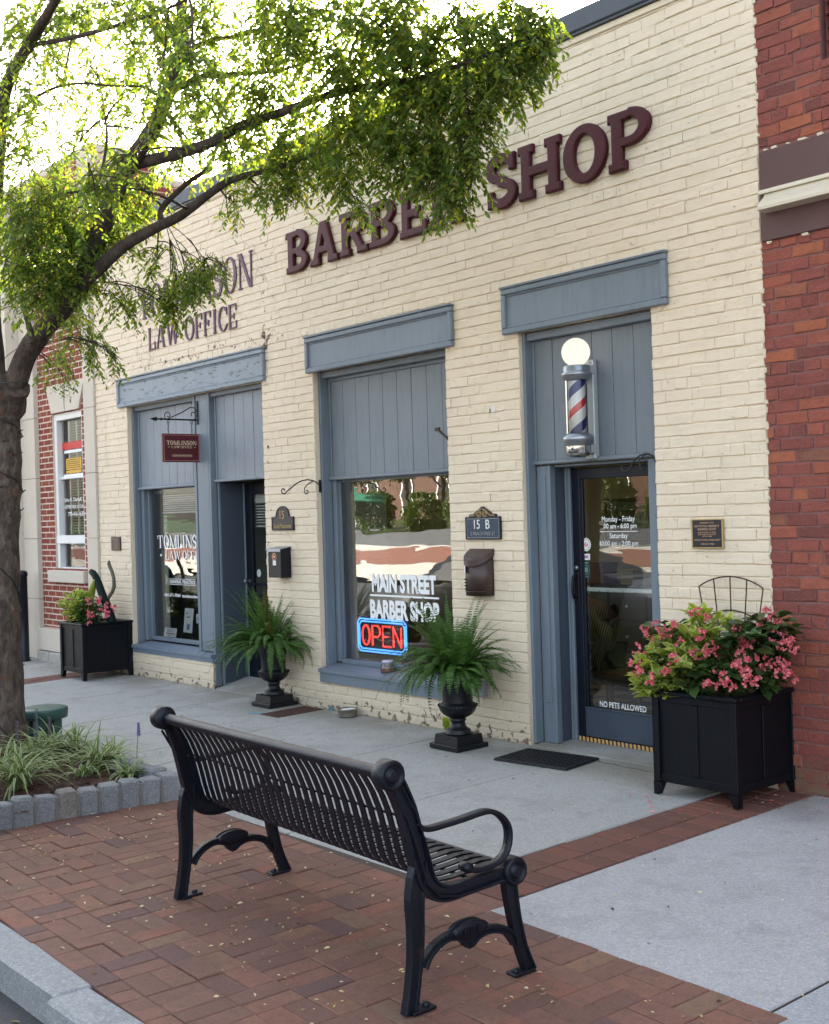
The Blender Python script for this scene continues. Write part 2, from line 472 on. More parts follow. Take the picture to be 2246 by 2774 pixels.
M['band_mortar'] = pm('paver_band_mortar', (.27, .19, .16), .95, var=.3, scale=30, bump=.003, bscale=200)
M['concrete'] = concrete('sidewalk_concrete', (.30, .302, .285), (.40, .40, .385))
M['concrete_pale'] = concrete('pale_sidewalk_concrete', (.335, .335, .335), (.43, .43, .435), speck=.7, bump=.0025)
M['aggregate'] = concrete('exposed_aggregate_concrete', (.30, .31, .32), (.40, .41, .43), speck=.8, bump=.004)
M['bed_mortar'] = pm('grey_bed_mortar', (.16, .155, .145), .95, var=.3, scale=30, bump=.004)
M['joint'] = pm('joint_dirt', (.07, .065, .055), .95, var=.4, scale=40)
M['asphalt'] = concrete('asphalt', (.055, .056, .058), (.085, .085, .085), speck=.5, bump=.004)
M['granite'] = concrete('granite_kerb', (.25, .265, .275), (.38, .39, .395), speck=.7, bump=.006)
M['far_concrete'] = pm('pale_plaza_concrete', (.74, .69, .60), .9, var=.1, scale=.5)
M['far_brick'] = pm('plaza_brick', (.30, .115, .075), .9, var=.2, scale=1.5)
M['far_road'] = pm('far_road', (.13, .135, .14), .9, var=.12, scale=.5)
M['black_metal'] = pm('black_powder_coat', (.0038, .0055, .0120), .36, 0, var=.3, scale=7, bump=.0012, bscale=160, spec=.32)
M['rust_black'] = pm('rusting_black_paint', (.0038, .0055, .0115), .42, 0, var=.3, scale=9, bump=.0018, bscale=110, spec=.32, dirt=(.08, .028, .014), dirt_amt=.25, dirt_scale=8)
M['iron_black'] = pm('black_cast_urn', (.005, .006, .009), .40, 0, var=.35, scale=6, bump=.0018, bscale=120, spec=.35)
M['planter_black'] = pm('black_planter_paint', (.003, .004, .007), .45, 0, var=.3, scale=5, bump=.001, bscale=90, spec=.22)
M['black'] = pm('black_paint', (.005, .005, .007), .45, var=.3, spec=.3)
M['near_black'] = pm('dark_void', (.004, .004, .005), .8, var=.2)
M['dark_door'] = pm('black_door_frame', (.005, .008, .016), .4, spec=.3, var=.3, scale=5)
M['aluminium_blue'] = pm('scuffed_blue_metal', (.055, .072, .10), .5, .2, var=.35, scale=5, bump=.001, dirt=(.05, .05, .06), dirt_amt=.5)
M['maroon'] = pm('maroon_letter_paint', (.055, .005, .010), .45, var=.2, scale=7, bump=.001, bscale=60, spec=.25)
M['mauve'] = pm('weathered_purple_letter_paint', (.105, .045, .085), .55, var=.3, scale=12)
M['maroon_sign'] = pm('maroon_sign_paint', (.085, .006, .012), .45, var=.15)
M['brown_band'] = pm('brown_fascia_paint', (.095, .046, .045), .55, var=.16, scale=1.2, bump=.0008, dirt=(.14, .08, .08), dirt_amt=.3)
M['cornice'] = pm('cornice_cream_paint', (.58, .52, .40), .55, var=.12, scale=4, bump=.001, dirt=(.3, .25, .18))
M['white'] = pm('white_paint', (.75, .75, .74), .5, var=.05)
M['white_paper'] = pm('white_paper', (.80, .81, .82), .7, var=.04)
M['decal'] = pm('white_vinyl_lettering', (.85, .85, .84), .6, var=.03)
M['gold'] = pm('gold_paint', (.42, .30, .13), .45, .3, var=.15)
M['bronze'] = pm('bronze_plaque', (.045, .028, .022), .42, .4, var=.25, scale=20)
M['bronze_pale'] = pm('raised_bronze', (.55, .36, .25), .35, .7, var=.1)  # paler bronze for raised lettering and the badge
M['navy_plaque'] = pm('navy_plaque_paint', (.018, .04, .07), .42, var=.2, scale=12)
M['plaque_black'] = pm('plaque_black_paint', (.012, .011, .016), .4, var=.2)
M['mailbox_brown'] = pm('brown_mailbox_paint', (.052, .030, .026), .42, var=.22, scale=9, bump=.0008)
M['chrome'] = pm('polished_steel', (.62, .62, .60), .16, 1.0, var=.06)
M['pewter'] = pm('brushed_pewter', (.30, .32, .35), .34, .85, var=.2, scale=10)
M['steel_plate'] = pm('painted_steel_plate', (.40, .42, .43), .45, .3, var=.1)
M['globe'] = glow('lit_globe', (1.0, .92, .80), .21)
M['neon_red'] = glow('red_neon', (1.0, .055, .045), .52)
M['neon_blue'] = glow('blue_neon', (.085, .32, 1.0), .55)
M['glass_window'] = glass('old_wavy_glass', (.92, .95, .93), wav=.0009, k=3.0, base=.05)
M['glass_office'] = glass('office_window_glass', (.9, .94, .92), wav=.0018, k=2.2, base=.02)
M['glass_bank'] = glass('bank_window_glass', (.95, .96, .95), wav=.001, k=.8, base=.0)
M['glass_door'] = glass('door_glass', (.90, .92, .90), wav=.0010, k=1.7, base=.02)
M['glass_clear'] = glass('clear_cylinder_glass', (.97, .98, .98), k=1.0, base=.0)
M['green_plastic'] = pm('green_utility_plastic', (.028, .085, .068), .42, var=.2, scale=6, bump=.0006)
M['iron_rust'] = pm('rusty_iron', (.075, .035, .025), .7, .3, var=.4, scale=20, bump=.003, bscale=90)
M['rubber'] = pm('black_rubber', (.010, .011, .014), .6, var=.3)
M['mulch'] = pm('bark_mulch', (.075, .038, .026), .95, var=.5, scale=60, bump=.01, bscale=60)
M['bark'] = None
M['khaki'] = pm('khaki_plaster', (.42, .36, .20), .9, var=.1)
M['pale_wall'] = pm('pale_plaster', (.52, .53, .46), .9, var=.06)
M['wood'] = pm('brown_wood', (.20, .10, .05), .5, var=.3, scale=10)
M['tile_dark'] = pm('dark_floor_tile', (.03, .028, .026), .35, var=.2)
M['tile_light'] = pm('tan_floor_tile', (.36, .28, .16), .35, var=.2)
M['tan_tape'] = pm('yellow_hazard_tape', (.50, .30, .10), .7, var=.25, scale=30)
M['jar_glass'] = glass('jar_glass', (.95, .97, .97), k=1.2, base=.04)
M['pink_candy'] = pm('red_candy', (.30, .09, .07), .6, var=.5, scale=80)
M['lilac'] = pm('pale_lilac_lid', (.55, .50, .62), .5)
M['roof_grey'] = pm('dark_roof_coping', (.055, .065, .085), .5, var=.2, scale=4)
M['grey_metal'] = pm('grey_galvanised_metal', (.32, .33, .35), .45, .5, var=.15)
M['bowl_steel'] = pm('dull_steel_bowl', (.30, .28, .23), .35, .8, var=.2)

def bark_mat():
    t = NT('elm_bark')
    mp = t.n('ShaderNodeMapping'); t.l(t.pos(), mp.inputs['Vector']); mp.inputs['Scale'].default_value = (1, 1, .45)
    a = t.noise(22, 6, .7, vec=mp.outputs[0]); b = t.noise(5, 5, .6)
    c = t.ramp(a, [(.3, (.040, .029, .024)), (.5, (.095, .072, .060)), (.68, (.19, .155, .125))])
    c = t.mixc(t.thr(b, .55, .7), c, (.17, .13, .10))
    c = t.mixc(t.math('MULTIPLY', t.thr(t.noise(9, 3), .62, .7), .8), c, (.15, .068, .04))
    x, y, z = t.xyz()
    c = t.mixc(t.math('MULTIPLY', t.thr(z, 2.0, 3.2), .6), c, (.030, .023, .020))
    return t.done(t.bsdf(c, .9, 0, t.bump(t.math('ADD', a, t.math('MULTIPLY', b, .8)), 1.0, .02), .2))
M['bark'] = bark_mat()
M['leaf'] = leafmat('elm_leaf', [(0, (.016, .056, .014)), (.35, (.030, .088, .018)), (.72, (.058, .125, .020)), (.92, (.105, .165, .022)), (1, (.19, .20, .025))], trans=.46, tint=3.3, hue=.466)
M['fern'] = leafmat('fern_green', [(0, (.026, .085, .020)), (.5, (.052, .130, .026)), (1, (.11, .19, .035))], trans=.3, tint=1.5)
M['fern_old'] = leafmat('yellowing_fern', [(0, (.13, .14, .03)), (.6, (.18, .15, .04)), (1, (.16, .09, .035))], trans=.3, tint=1.2)
M['varieg'] = leafmat('lime_leaf', [(0, (.15, .27, .018)), (.5, (.26, .40, .025)), (.9, (.38, .50, .05)), (1, (.50, .56, .16))], trans=.35, tint=1.5, rough=.4)
M['varieg_pale'] = leafmat('cream_leaf_edge', [(0, (.40, .47, .09)), (1, (.60, .60, .26))], trans=.3, tint=1.2)
M['begonia'] = leafmat('dark_glossy_leaf', [(0, (.016, .055, .018)), (.6, (.034, .098, .026)), (.92, (.075, .15, .035)), (1, (.13, .05, .03))], trans=.15, rough=.28, spec=.5)
M['petal'] = leafmat('coral_pink_petal', [(0, (.50, .06, .09)), (.5, (.72, .15, .18)), (1, (.85, .36, .36))], trans=.35, tint=1.2)
M['liriope'] = leafmat('liriope_green', [(0, (.045, .11, .028)), (.6, (.085, .165, .04)), (1, (.16, .25, .06))], trans=.25, tint=1.3)
M['liriope_edge'] = leafmat('liriope_cream_edge', [(0, (.20, .29, .10)), (1, (.52, .56, .30))], trans=.25, tint=1.1)
M['grey_lilac'] = pm('faded_flower', (.16, .15, .18), .8, var=.4, scale=40)
M['purple'] = pm('purple_flower', (.18, .11, .36), .7)
M['litter'] = leafmat('dry_leaf', [(0, (.50, .40, .20)), (.5, (.68, .58, .36)), (.85, (.75, .68, .50)), (.95, (.45, .38, .05)), (1, (.30, .30, .06))], trans=.1, rough=.8, spec=.2)
M['cactus_dark'] = pm('dark_green_stem', (.003, .010, .009), .6, var=.3, spec=.15)
M['cactus_lime'] = pm('lime_stem', (.21, .25, .035), .5, var=.2)
M['cactus_grey'] = pm('ribbed_grey_green_stem', (.10, .09, .06), .7, var=.3, scale=40)
M['stripe'] = None
M['hedge'] = leafmat('far_hedge_leaf', [(0, (.03, .07, .015)), (1, (.10, .15, .03))], trans=.25)
M['canvas_green'] = pm('green_canvas', (.06, .32, .18), .8)
M['string_black'] = pm('dark_cable', (.008, .014, .014), .5)
# ------------------------------------------------------------------ ground
def struct(o): return tag(o, kind='structure')
def gbox(mb, x0, x1, y0, y1, top=0.0, th=.06, mi=0, bev=.006):
    """slab that follows the fall of the pavement towards the street"""
    n = mb.n
    mb.box(x0, x1, y0, y1, top-th, top, mi, bev)
    for i in range(n, mb.n):
        v = mb.v[i]; mb.v[i] = (v[0], v[1], v[2]+gz(v[1]))
def ground():
    mb = MB()   # one sheet out to the horizon
    mb.add([(-300, -300, -.30), (300, -300, -.30), (300, 300, -.30), (-300, 300, -.30)], [(0, 1, 2, 3)])
    struct(mb.build('ground', M['asphalt']))
    mb = MB()
    mb.add([(-120, -15, -.245), (60, -15, -.245), (60, -4.30, -.245), (-120, -4.30, -.245)], [(0, 1, 2, 3)])
    struct(mb.build('road', M['asphalt']))
    # bed under all slabs
    mb = MB()
    n = mb.n
    mb.box(-40, 8, -4.17, .95, -.30, -.022)
    mb.v = [(x, y, z+(gz(y) if z > -.1 else 0)) for x, y, z in mb.v]
    struct(mb.build('pavement_bed', M['joint']))
    mb = MB()
    g = .006
    xs = [-12.86, -11.34, -9.99, -8.41, -6.98, -5.66, -4.385]
    for a, b in zip(xs[:-1], xs[1:]):
        if b > -9.0: gbox(mb, a+g, b-g, -2.48, -.0, bev=.008)
        else: gbox(mb, a+g, b-g, -2.36, 0, bev=.008)
    for a, b in ((-10.66, -9.65), (-6.21, -5.04)):     # thresholds sloping up into the doorways
        n = mb.n
        mb.box(a, b, .004, .5, -.06, 0, 0, .005)
        rise = .09 if a < -9 else .035
        for i in range(n, mb.n):
            v = mb.v[i]
            if v[2] > -.03: mb.v[i] = (v[0], v[1], v[2]+max(0, v[1])/.38*rise)
    for a, b in ((-17.0, -15.2), (-15.19, -13.28)): gbox(mb, a+g, b-g, -2.36, 0, bev=.008)
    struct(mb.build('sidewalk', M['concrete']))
    mb = MB(); gbox(mb, -3.945, -2.475, -2.62, 0, bev=.008); struct(mb.build('pale_sidewalk', M['concrete_pale']))
    mb = MB()
    gbox(mb, -2.465, 3.0, -2.25, 0, bev=.008); gbox(mb, -2.465, 3.0, -4.15, -2.26, bev=.008)
    struct(mb.build('aggregate_sidewalk', M['aggregate']))
    # clay paver field, basket weave
    mb = MB()
    n0 = mb.n
    mb.box(-12.5, -2.47, -4.165, -1.6, -.3, -.006, 1)
    mb.v = [(x, y, z+(gz(y) if z > -.05 else 0)) for x, y, z in mb.v]
    ang = rad(-2.2); ca, sa = math.cos(ang), math.sin(ang)
    P = .218; w = .1064; L = .2152
    def paver(cx, cy, lx, ly):
        x = cx*ca-cy*sa; y = cx*sa+cy*ca
        ky = lambda q: max(-4.30, -4.172-.03*(q+5.2))+.003
        if y < ky(x)-.04: return
        if y > -2.47-.02*(x+7) + (.02 if x > -4.4 else 0) or x < -12 or x > -2.4: return
        if -12.1 < x < -6.93 and y > -3.55-.0: 
            if y > -2.40: return
            if x < -7.05: return
        if x > -3.93 and y > -2.60-.025*(x+3.9): return
        dz = random.gauss(0, .0018); tx = random.gauss(0, .009); ty = random.gauss(0, .009); ra = ang+random.gauss(0, .006)
        c2, s2 = math.cos(ra), math.sin(ra)
        vs = []
        hx, hy = lx/2+random.gauss(0, .0008), ly/2+random.gauss(0, .0008)
        for ins, zz in ((0, -.03), (0, -.004), (.0035, 0)):
            for sx, sy in ((-1, -1), (1, -1), (1, 1), (-1, 1)):
                a, b = sx*(hx-ins), sy*(hy-ins)
                X = x+a*c2-b*s2; Y = y+a*s2+b*c2
                Y = max(Y, ky(X))
                vs.append((X, Y, gz(Y)+zz+dz+a*tx+b*ty+.002))
        fs = [(8, 9, 10, 11)]+[(r*4+i, r*4+(i+1) % 4, r*4+4+(i+1) % 4, r*4+4+i) for r in (0, 1) for i in range(4)]
        mb.add(vs, fs, 0)
    for i in range(-58, -8):
        for j in range(-23, -8):
            cx, cy = i*P, j*P+.04*0
            t = (i+j) % 2 == 0
            if random.random() < .12: t = not t
            for s in (-1, 1):
                if t: paver(cx, cy+s*P/4, L, w)
                else: paver(cx+s*P/4, cy, w, L)
    struct(mb.build('brick_paving', [M['paver'], M['paver_sand']]))
    # clay band between the concrete slabs
    mb = MB()
    for (bx0, bx1) in ((-4.375, -3.955), (-13.27, -12.87)):
        n = mb.n
        y0 = -2.58 if bx0 > -5 else -2.36
        mb.box(bx0, bx1, y0, 0, -.3, -.007, 1)
        for i in range(n, mb.n):
            v = mb.v[i]
            if v[2] > -.05: mb.v[i] = (v[0], v[1], v[2]+gz(v[1]))
        wd = (bx1-bx0)/2
        k = 0; y = -.004
        while y > y0+.06:
            d = .128+random.gauss(0, .002)
            for q in (0, 1):
                gbox(mb, bx0+q*wd+.005, bx0+(q+1)*wd-.005, y-d, y-.010, top=random.gauss(0, .0012), th=.04, bev=.0035)
            y -= d
    struct(mb.build('brick_band', [M['paver_band'], M['band_mortar']]))
    # granite kerb
    mb = MB()
    x = -40.0
    while x < 6:
        l = random.choice((.9, 1.25, 1.6, .55)); 
        if -5.3 < x+l < -4.7: l += .55
        y1 = -4.172+(-.0455)*(x+5.2); y1 = -4.172-.03*(x+5.2) if x > -9 else -4.06
        y1 = max(-4.30, y1)
        n = mb.n
        mb.box(x+.004, x+l-.004, y1-.185, y1-.004, -.40, 0, 0, .012, jit=.003)
        for i in range(n, mb.n):
            v = mb.v[i]
            if v[2] > -.2: mb.v[i] = (v[0], v[1], v[2]-.104)
        x += l
    struct(mb.build('kerb', M['granite']))
    # other side of the street (it shows in the shop windows)
    mb = MB(); mb.add([(-200, -22, -.12), (40, -22, -.12), (40, -15, -.12), (-200, -15, -.12)], [(0, 1, 2, 3)])
    struct(mb.build('far_pavement', M['far_concrete']))
    mb = MB(); mb.add([(-200, -34, -.11), (40, -34, -.11), (40, -22.01, -.11), (-200, -22.01, -.11)], [(0, 1, 2, 3)])
    struct(mb.build('brick_plaza', M['far_brick']))
    mb = MB(); mb.add([(-200, -40, -.10), (40, -40, -.10), (40, -34.01, -.10), (-200, -34.01, -.10)], [(0, 1, 2, 3)])
    struct(mb.build('plaza_walk', M['far_concrete']))
    mb = MB(); mb.add([(-200, -50, .5), (40, -50, .5), (40, -40.01, -.1), (-200, -40.01, -.1)], [(0, 1, 2, 3)])
    struct(mb.build('far_street', M['far_road']))
    mb = MB(); mb.add([(-300, -200, 4), (140, -200, 4), (140, -50.01, .55), (-300, -50.01, .55)], [(0, 1, 2, 3)])
    struct(mb.build('lawn', M['hedge']))
ground()
_cr = [(1123+x/1.5459, 1800+y/1.5459) for x, y in ((768, 406), (800, 414), (836, 419), (880, 431), (925, 437), (975, 449), (1010, 452))]

# ------------------------------------------------------------------ brick walls
def bricks(mb, a0, a1, z0, z1, holes=(), L=.205, H=.0731, joint=.009, proud=.007, chamf=.004, mp=None, mi=0, smooth=False, jit=.0015, header=6, zoff=0.0, phase=0.0, rag=0.0, vj=None, chx=None):
    if mp is None: mp = lambda a, d, z: (a, -d, z)
    k0 = int(math.floor((z0-zoff)/H)); k = k0
    while zoff+k*H < z1-.01:
        za, zb = max(z0, zoff+k*H), min(z1, zoff+(k+1)*H)
        zm = (za+zb)/2
        iv = [(a0, a1+(random.uniform(-rag, rag) if rag else 0))]
        for (h0, h1, h2, h3) in holes:
            if h2 < zm < h3:
                nv = []
                for (p, q) in iv:
                    if h1 <= p or h0 >= q: nv.append((p, q)); continue
                    if h0 > p: nv.append((p, h0))
                    if h1 < q: nv.append((h1, q))
                iv = nv
        hd = header and k % header == 3
        l = L/2 if hd else L
        off = phase+(L/2 if k % 2 else 0)+(L/4 if hd else 0)+random.uniform(-.02, .02)
        for (p, q) in iv:
            cuts = [p]
            x = math.floor((p-off)/l)*l+off
            while x < q-.035:
                xx = x+random.uniform(-.006, .006)
                if xx > p+.04: cuts.append(xx)
                x += l
            cuts.append(q)
            for xa, xb in zip(cuts[:-1], cuts[1:]):
                vg = joint if vj is None else vj
                ga = vg/2 if xa > p else 0; gb = vg/2 if xb < q else 0
                A, B = xa+ga, xb-gb
                if B-A < .015: continue
                Z0, Z1 = za+joint/2, zb-joint/2
                if Z1-Z0 < .01: continue
                d = proud+random.gauss(0, jit*.8)
                J = lambda: random.gauss(0, jit)
                vs = []
                cx_ = chamf if chx is None else chx*random.choice((.3, .6, 1, 1.6, 3.0))
                for ins, dd, ix in ((0, -.004, 0), (chamf*.3, d-chamf*.6, cx_*.3), (chamf, d, cx_)):
                    for sa, sz in ((0, 0), (1, 0), (1, 1), (0, 1)):
                        a = (A+ix, B-ix)[sa]; z = (Z0+ins, Z1-ins)[sz]
                        vs.append(mp(a+J(), dd+J()*.6, z+J()*1.3))
                fs = [(8, 9, 10, 11)]+[(r*4+i, r*4+(i+1) % 4, r*4+4+(i+1) % 4, r*4+4+i) for r in (0, 1) for i in range(4)]
                mb.add(vs, fs, mi, smooth)
        k += 1
def beadboard(mb, x0, x1, z0, z1, y, bw, mi=0, wj=.0):
    x = x0
    while x < x1-.01:
        w = bw+random.uniform(-wj, wj)
        e = min(x1, x+w)
        if x1-e < .05: e = x1
        mb.box(x+.0022, e-.0022, y+random.uniform(-.0012, .0012), y+.02, z0, z1, mi, .0022)
        x = e
    mb.box(x0, x1, y+.018, y+.03, z0, z1, mi)
def moulding_x(mb, x0, x1, prof, mi=0):
    """profile (y,z) run along x"""
    mb.prism(prof, lambda a, b: (x0, a, b), lambda a, b: (x1, a, b), mi)

cream = thing('cream_building', 'long cream painted brick storefront with slate blue doors and windows', 'building', (-8.7, 0, 0))
def cream_wall():
    HR, HM, HL, HD = (-6.23, -5.02, -.1, 2.97), (-8.80, -7.03, .295, 2.97), (-12.38, -10.66, .315, 2.97), (-10.665, -9.63, -.1, 2.97)
    mb = MB()
    bricks(mb, -13.15, -4.185, -.02, 4.84, (HR, HM, HL, HD), chamf=.0068, joint=.0026, proud=.0052, smooth=False, jit=.0018, rag=.008, vj=.0, chx=.0015)
    y0, y1 = .0035, .05
    for a, b, c, d in ((-13.15, -12.38, -.3, 4.89), (-12.38, -10.68, -.3, .315), (-12.38, -10.68, 2.965, 4.89), (-10.68, -9.63, 2.965, 4.89), (-9.63, -8.80, -.3, 4.89),
                       (-8.80, -7.03, -.3, .295), (-8.80, -7.03, 2.965, 4.89), (-7.03, -6.23, -.3, 4.89), (-6.23, -5.02, 2.965, 4.89), (-5.02, -4.186, -.3, 4.89)):
        mb.box(a, b, y0, y1, c, d)
        if (b-a) < 1.0 or c > 2 or d < 1: mb.box(a+(.03 if a > -13.1 else 0), b-(.03 if b < -4.2 else 0), y1+.001, .28, c+(.0 if c < 1 else .0), d)
    mb.box(-13.15, -4.187, -.012, .0, 4.842, 4.888, 0, .006)
    mb.build('wall', M['cream'], cream)
    mb = MB()
    mb.box(-13.2, -4.19, -.05, .30, 4.905, 5.045, 0, .008)
    mb.box(-13.2, -4.19, -.035, .30, 4.889, 4.904, 0)
    mb.build('roof_coping', M['roof_grey'], cream)
    mb = MB(); 
    for a, b, c, d in ((-13.12, -8.8, .301, 9), (-5.2, -4.21, .301, 9), (-8.799, -5.201, .301, .9), (-8.799, -5.201, 2.7, 9)): mb.box(a, b, c, d, 4.55, 4.7)  # roof left open for the added translucent panel
    roof = mb.build('roof', M['roof_grey'], cream)
    tt = NT('added_translucent_panel'); tl = tt.n('ShaderNodeBsdfTranslucent'); tl.inputs['Color'].default_value = (.085, .075, .055, 1); tt.done(tl.outputs[0])  # unseen translucent panel, added to brighten the shop interior
    mb = MB(); mb.add([(-8.799, .9, 4.62), (-5.201, .9, 4.62), (-5.201, 2.7, 4.62), (-8.799, 2.7, 4.62)], [(0, 1, 2, 3)]); mb.build('added_light_panel', tt.mat, roof)
    mb = MB()
    mb.box(-13.14, -4.2, 8.9, 9, -.2, 4.5); mb.box(-13.14, -13.0, .29, 8.89, -.2, 4.5); mb.box(-4.3, -4.2, .29, 8.89, -.2, 4.5)
    mb.box(-9.42, -9.32, .29, 8.89, -.2, 4.5); mb.box(-9.319, -4.301, 3.05, 3.15, -.2, 4.5)
    
    mb.build('interior_wall', M['khaki'], cream)
    mb = MB(); mb.box(-13, -9.43, 3.4, 3.5, .04, 4.5)
    mb.box(-12.99, -12.93, .45, 3.3, .04, 2.9)
    mb.build('office_interior_wall', M['pale_wall'], cream)
    mb = MB()
    for i in range(16):
        for j in range(28):
            mb.box(-9.3+i*.305+.001, -9.3+(i+1)*.305-.001, .36+j*.305, .36+(j+1)*.305-.002, -.02, .035, (i+j) % 2)
    mb.box(-12.98, -9.44, .46, 3.39, -.02, .05, 0)
    mb.build('interior_floor', [M['tile_dark'], M['tile_light']], cream)
cream_wall()

def lintel(x0, x1, z0, z1, mat, name='lintel'):
    mb = MB()
    mb.box(x0+.012, x1-.012, -.024, -.004, z0+.012, z1-.012)
    t = .042
    mb.box(x0, x1, -.046, -.004, z1-t, z1, 0, .007, jit=.0012); mb.box(x0, x1, -.044, -.004, z0, z0+t, 0, .007, jit=.0012)
    mb.box(x0, x0+t, -.045, -.004, z0+t+.001, z1-t-.001, 0, .007, jit=.0012); mb.box(x1-t, x1, -.045, -.004, z0+t+.001, z1-t-.001, 0, .007, jit=.0012)
    for (a, b, c, d) in ((x0+t, x1-t, z1-t-.014, z1-t-.001), (x0+t, x1-t, z0+t+.001, z0+t+.014)):
        mb.box(a, b, -.034, -.004, c, d, 0, .004)
    mb.box(x0-.006, x1+.006, -.056, -.004, z1+.001, z1+.018, 0, .004, jit=.002)
    return mb.build(name, mat, cream)
tag(lintel(-12.55, -9.548, 2.965, 3.262, M['blue_peel']), 'flaking pale blue header board over the law office')
lintel(-8.866, -6.912, 2.952, 3.258, M['blue'])
lintel(-6.362, -4.868, 2.958, 3.285, M['blue'])

# small text and stroke helpers ------------------------------------------------
def text_verts(body, W, H, squeeze=True, bold=0.0, extrude=0.0, res=3):
    cu = bpy.data.curves.new('text_tmp', 'FONT'); cu.body = body; cu.size = 1; cu.extrude = extrude; cu.offset = bold
    cu.resolution_u = res
    cu.align_x = 'CENTER'
    ob = bpy.data.objects.new('text_tmp', cu); COL.objects.link(ob)
    dg = bpy.context.evaluated_depsgraph_get(); dg.update()
    me = bpy.data.meshes.new_from_object(ob.evaluated_get(dg))
    V = np.array([v.co[:] for v in me.vertices]); F = [tuple(p.vertices) for p in me.polygons]
    bpy.data.objects.remove(ob); bpy.data.curves.remove(cu); bpy.data.meshes.remove(me)
    lo, hi = V[:, :2].min(0), V[:, :2].max(0)
    V[:, 0] = (V[:, 0]-(lo[0]+hi[0])/2)/(hi[0]-lo[0])
    V[:, 1] = (V[:, 1]-(lo[1]+hi[1])/2)/(hi[1]-lo[1])
    if W is None: W = H*(hi[0]-lo[0])/(hi[1]-lo[1])
    V[:, 0] *= W; V[:, 1] *= H
    return V, F
def put_text(mb, body, cx, cz, y, W, H, mi=0, bold=0.0, th=.0, mp=None):
    """flat lettering facing the street, centre (cx,cz) on plane y"""
    V, F = text_verts(body, W, H, bold=bold, extrude=.5 if th else 0)
    if mp is None: mp = lambda a, d, z: (cx+a, y-d, cz+z)
    vs = [mp(v[0], (v[2]+.5)*th if th else 0.0, v[1]) for v in V]
    mb.add(vs, F, mi)
class Glyph:
    """serif capitals from strokes: a distance field, contoured and filled"""
    def __init__(s, w, res=84):
        s.w = w; s.pad = .06
        s.nx = int((w+2*s.pad)*res)+1; s.ny = int((1+2*s.pad)*res)+1
        s.X, s.Y = np.meshgrid(np.linspace(-s.pad, w+s.pad, s.nx), np.linspace(-s.pad, 1+s.pad, s.ny), indexing='ij')
        s.D = np.full(s.X.shape, 9.0)
    def un(s, d): s.D = np.minimum(s.D, d); return s
    def box(s, x0, y0, x1, y1):
        return s.un(np.maximum(np.maximum(x0-s.X, s.X-x1), np.maximum(y0-s.Y, s.Y-y1)))
    def poly(s, pts):
        d = None
        n = len(pts)
        for i in range(n):   # convex, counter-clockwise
            (ax, ay), (bx, by) = pts[i], pts[(i+1) % n]
            l = math.hypot(bx-ax, by-ay)
            e = ((s.X-ax)*(by-ay)-(s.Y-ay)*(bx-ax))/l
            d = e if d is None else np.maximum(d, e)
        return s.un(d)
    def diag(s, xb, xt, y0, y1, t):
        """slanted stem of horizontal width t, centre xb at y0 to xt at y1"""
        return s.poly([(xb-t/2, y0), (xb+t/2, y0), (xt+t/2, y1), (xt-t/2, y1)])
    def ring(s, cx, cy, rx, ry, tx, ty, clip=None):
        def el(rx, ry): return (np.sqrt(((s.X-cx)/rx)**2+((s.Y-cy)/ry)**2)-1)*min(rx, ry)
        d = np.maximum(el(rx, ry), -el(rx-tx, ry-ty))
        if clip is not None: d = np.maximum(d, clip)
        return s.un(d)
    def stroke(s, pts, ths):
        d = np.full(s.X.shape, 9.0)
        for (a, b, ta, tb) in zip(pts[:-1], pts[1:], ths[:-1], ths[1:]):
            ax, ay = a; bx, by = b; l2 = (bx-ax)**2+(by-ay)**2+1e-12
            h = np.clip(((s.X-ax)*(bx-ax)+(s.Y-ay)*(by-ay))/l2, 0, 1)
            d = np.minimum(d, np.hypot(s.X-ax-h*(bx-ax), s.Y-ay-h*(by-ay))-(ta+(tb-ta)*h)/2)
        return s.un(d)
    def loops(s):
        D, X, Y = s.D+1e-7, s.X, s.Y
        segs = {}
        def cross(i0, j0, i1, j1):
            a, b = D[i0, j0], D[i1, j1]; t = a/(a-b)
            return (X[i0, j0]+(X[i1, j1]-X[i0, j0])*t, Y[i0, j0]+(Y[i1, j1]-Y[i0, j0])*t)
        pos = {}
        for i in range(s.nx-1):
            for j in range(s.ny-1):
                c = (D[i, j] < 0)+2*(D[i+1, j] < 0)+4*(D[i+1, j+1] < 0)+8*(D[i, j+1] < 0)
                if c in (0, 15): continue
                E = {0: (i, j, i+1, j), 1: (i+1, j, i+1, j+1), 2: (i, j+1, i+1, j+1), 3: (i, j, i, j+1)}
                tb = {1: [(3, 0)], 2: [(0, 1)], 3: [(3, 1)], 4: [(1, 2)], 5: [(3, 2), (1, 0)], 6: [(0, 2)], 7: [(3, 2)], 8: [(2, 3)], 9: [(2, 0)], 10: [(0, 3), (2, 1)], 11: [(2, 1)], 12: [(1, 3)], 13: [(1, 0)], 14: [(0, 3)]}[int(c)]
                for a, b in tb:
                    ka, kb = E[a], E[b]
                    for k in (ka, kb):
                        if k not in pos: pos[k] = cross(*k)
                    segs[ka] = kb
        out = []
        while segs:
            k = next(iter(segs)); lp = []
            while k in segs:
                lp.append(pos[k]); k = segs.pop(k)
            if len(lp) > 8: out.append(lp)
        res = []
        for lp in out:          # drop points on straight runs
            keep = []
            n = len(lp)
            for i in range(n):
                a, b, c = lp[i-1], lp[i], lp[(i+1) % n]
                if math.hypot(b[0]-a[0], b[1]-a[1]) < 1e-5: continue
                cr = abs((b[0]-a[0])*(c[1]-b[1])-(b[1]-a[1])*(c[0]-b[0]))
                if cr > 2e-6: keep.append(b)
            res.append(keep)
        return res
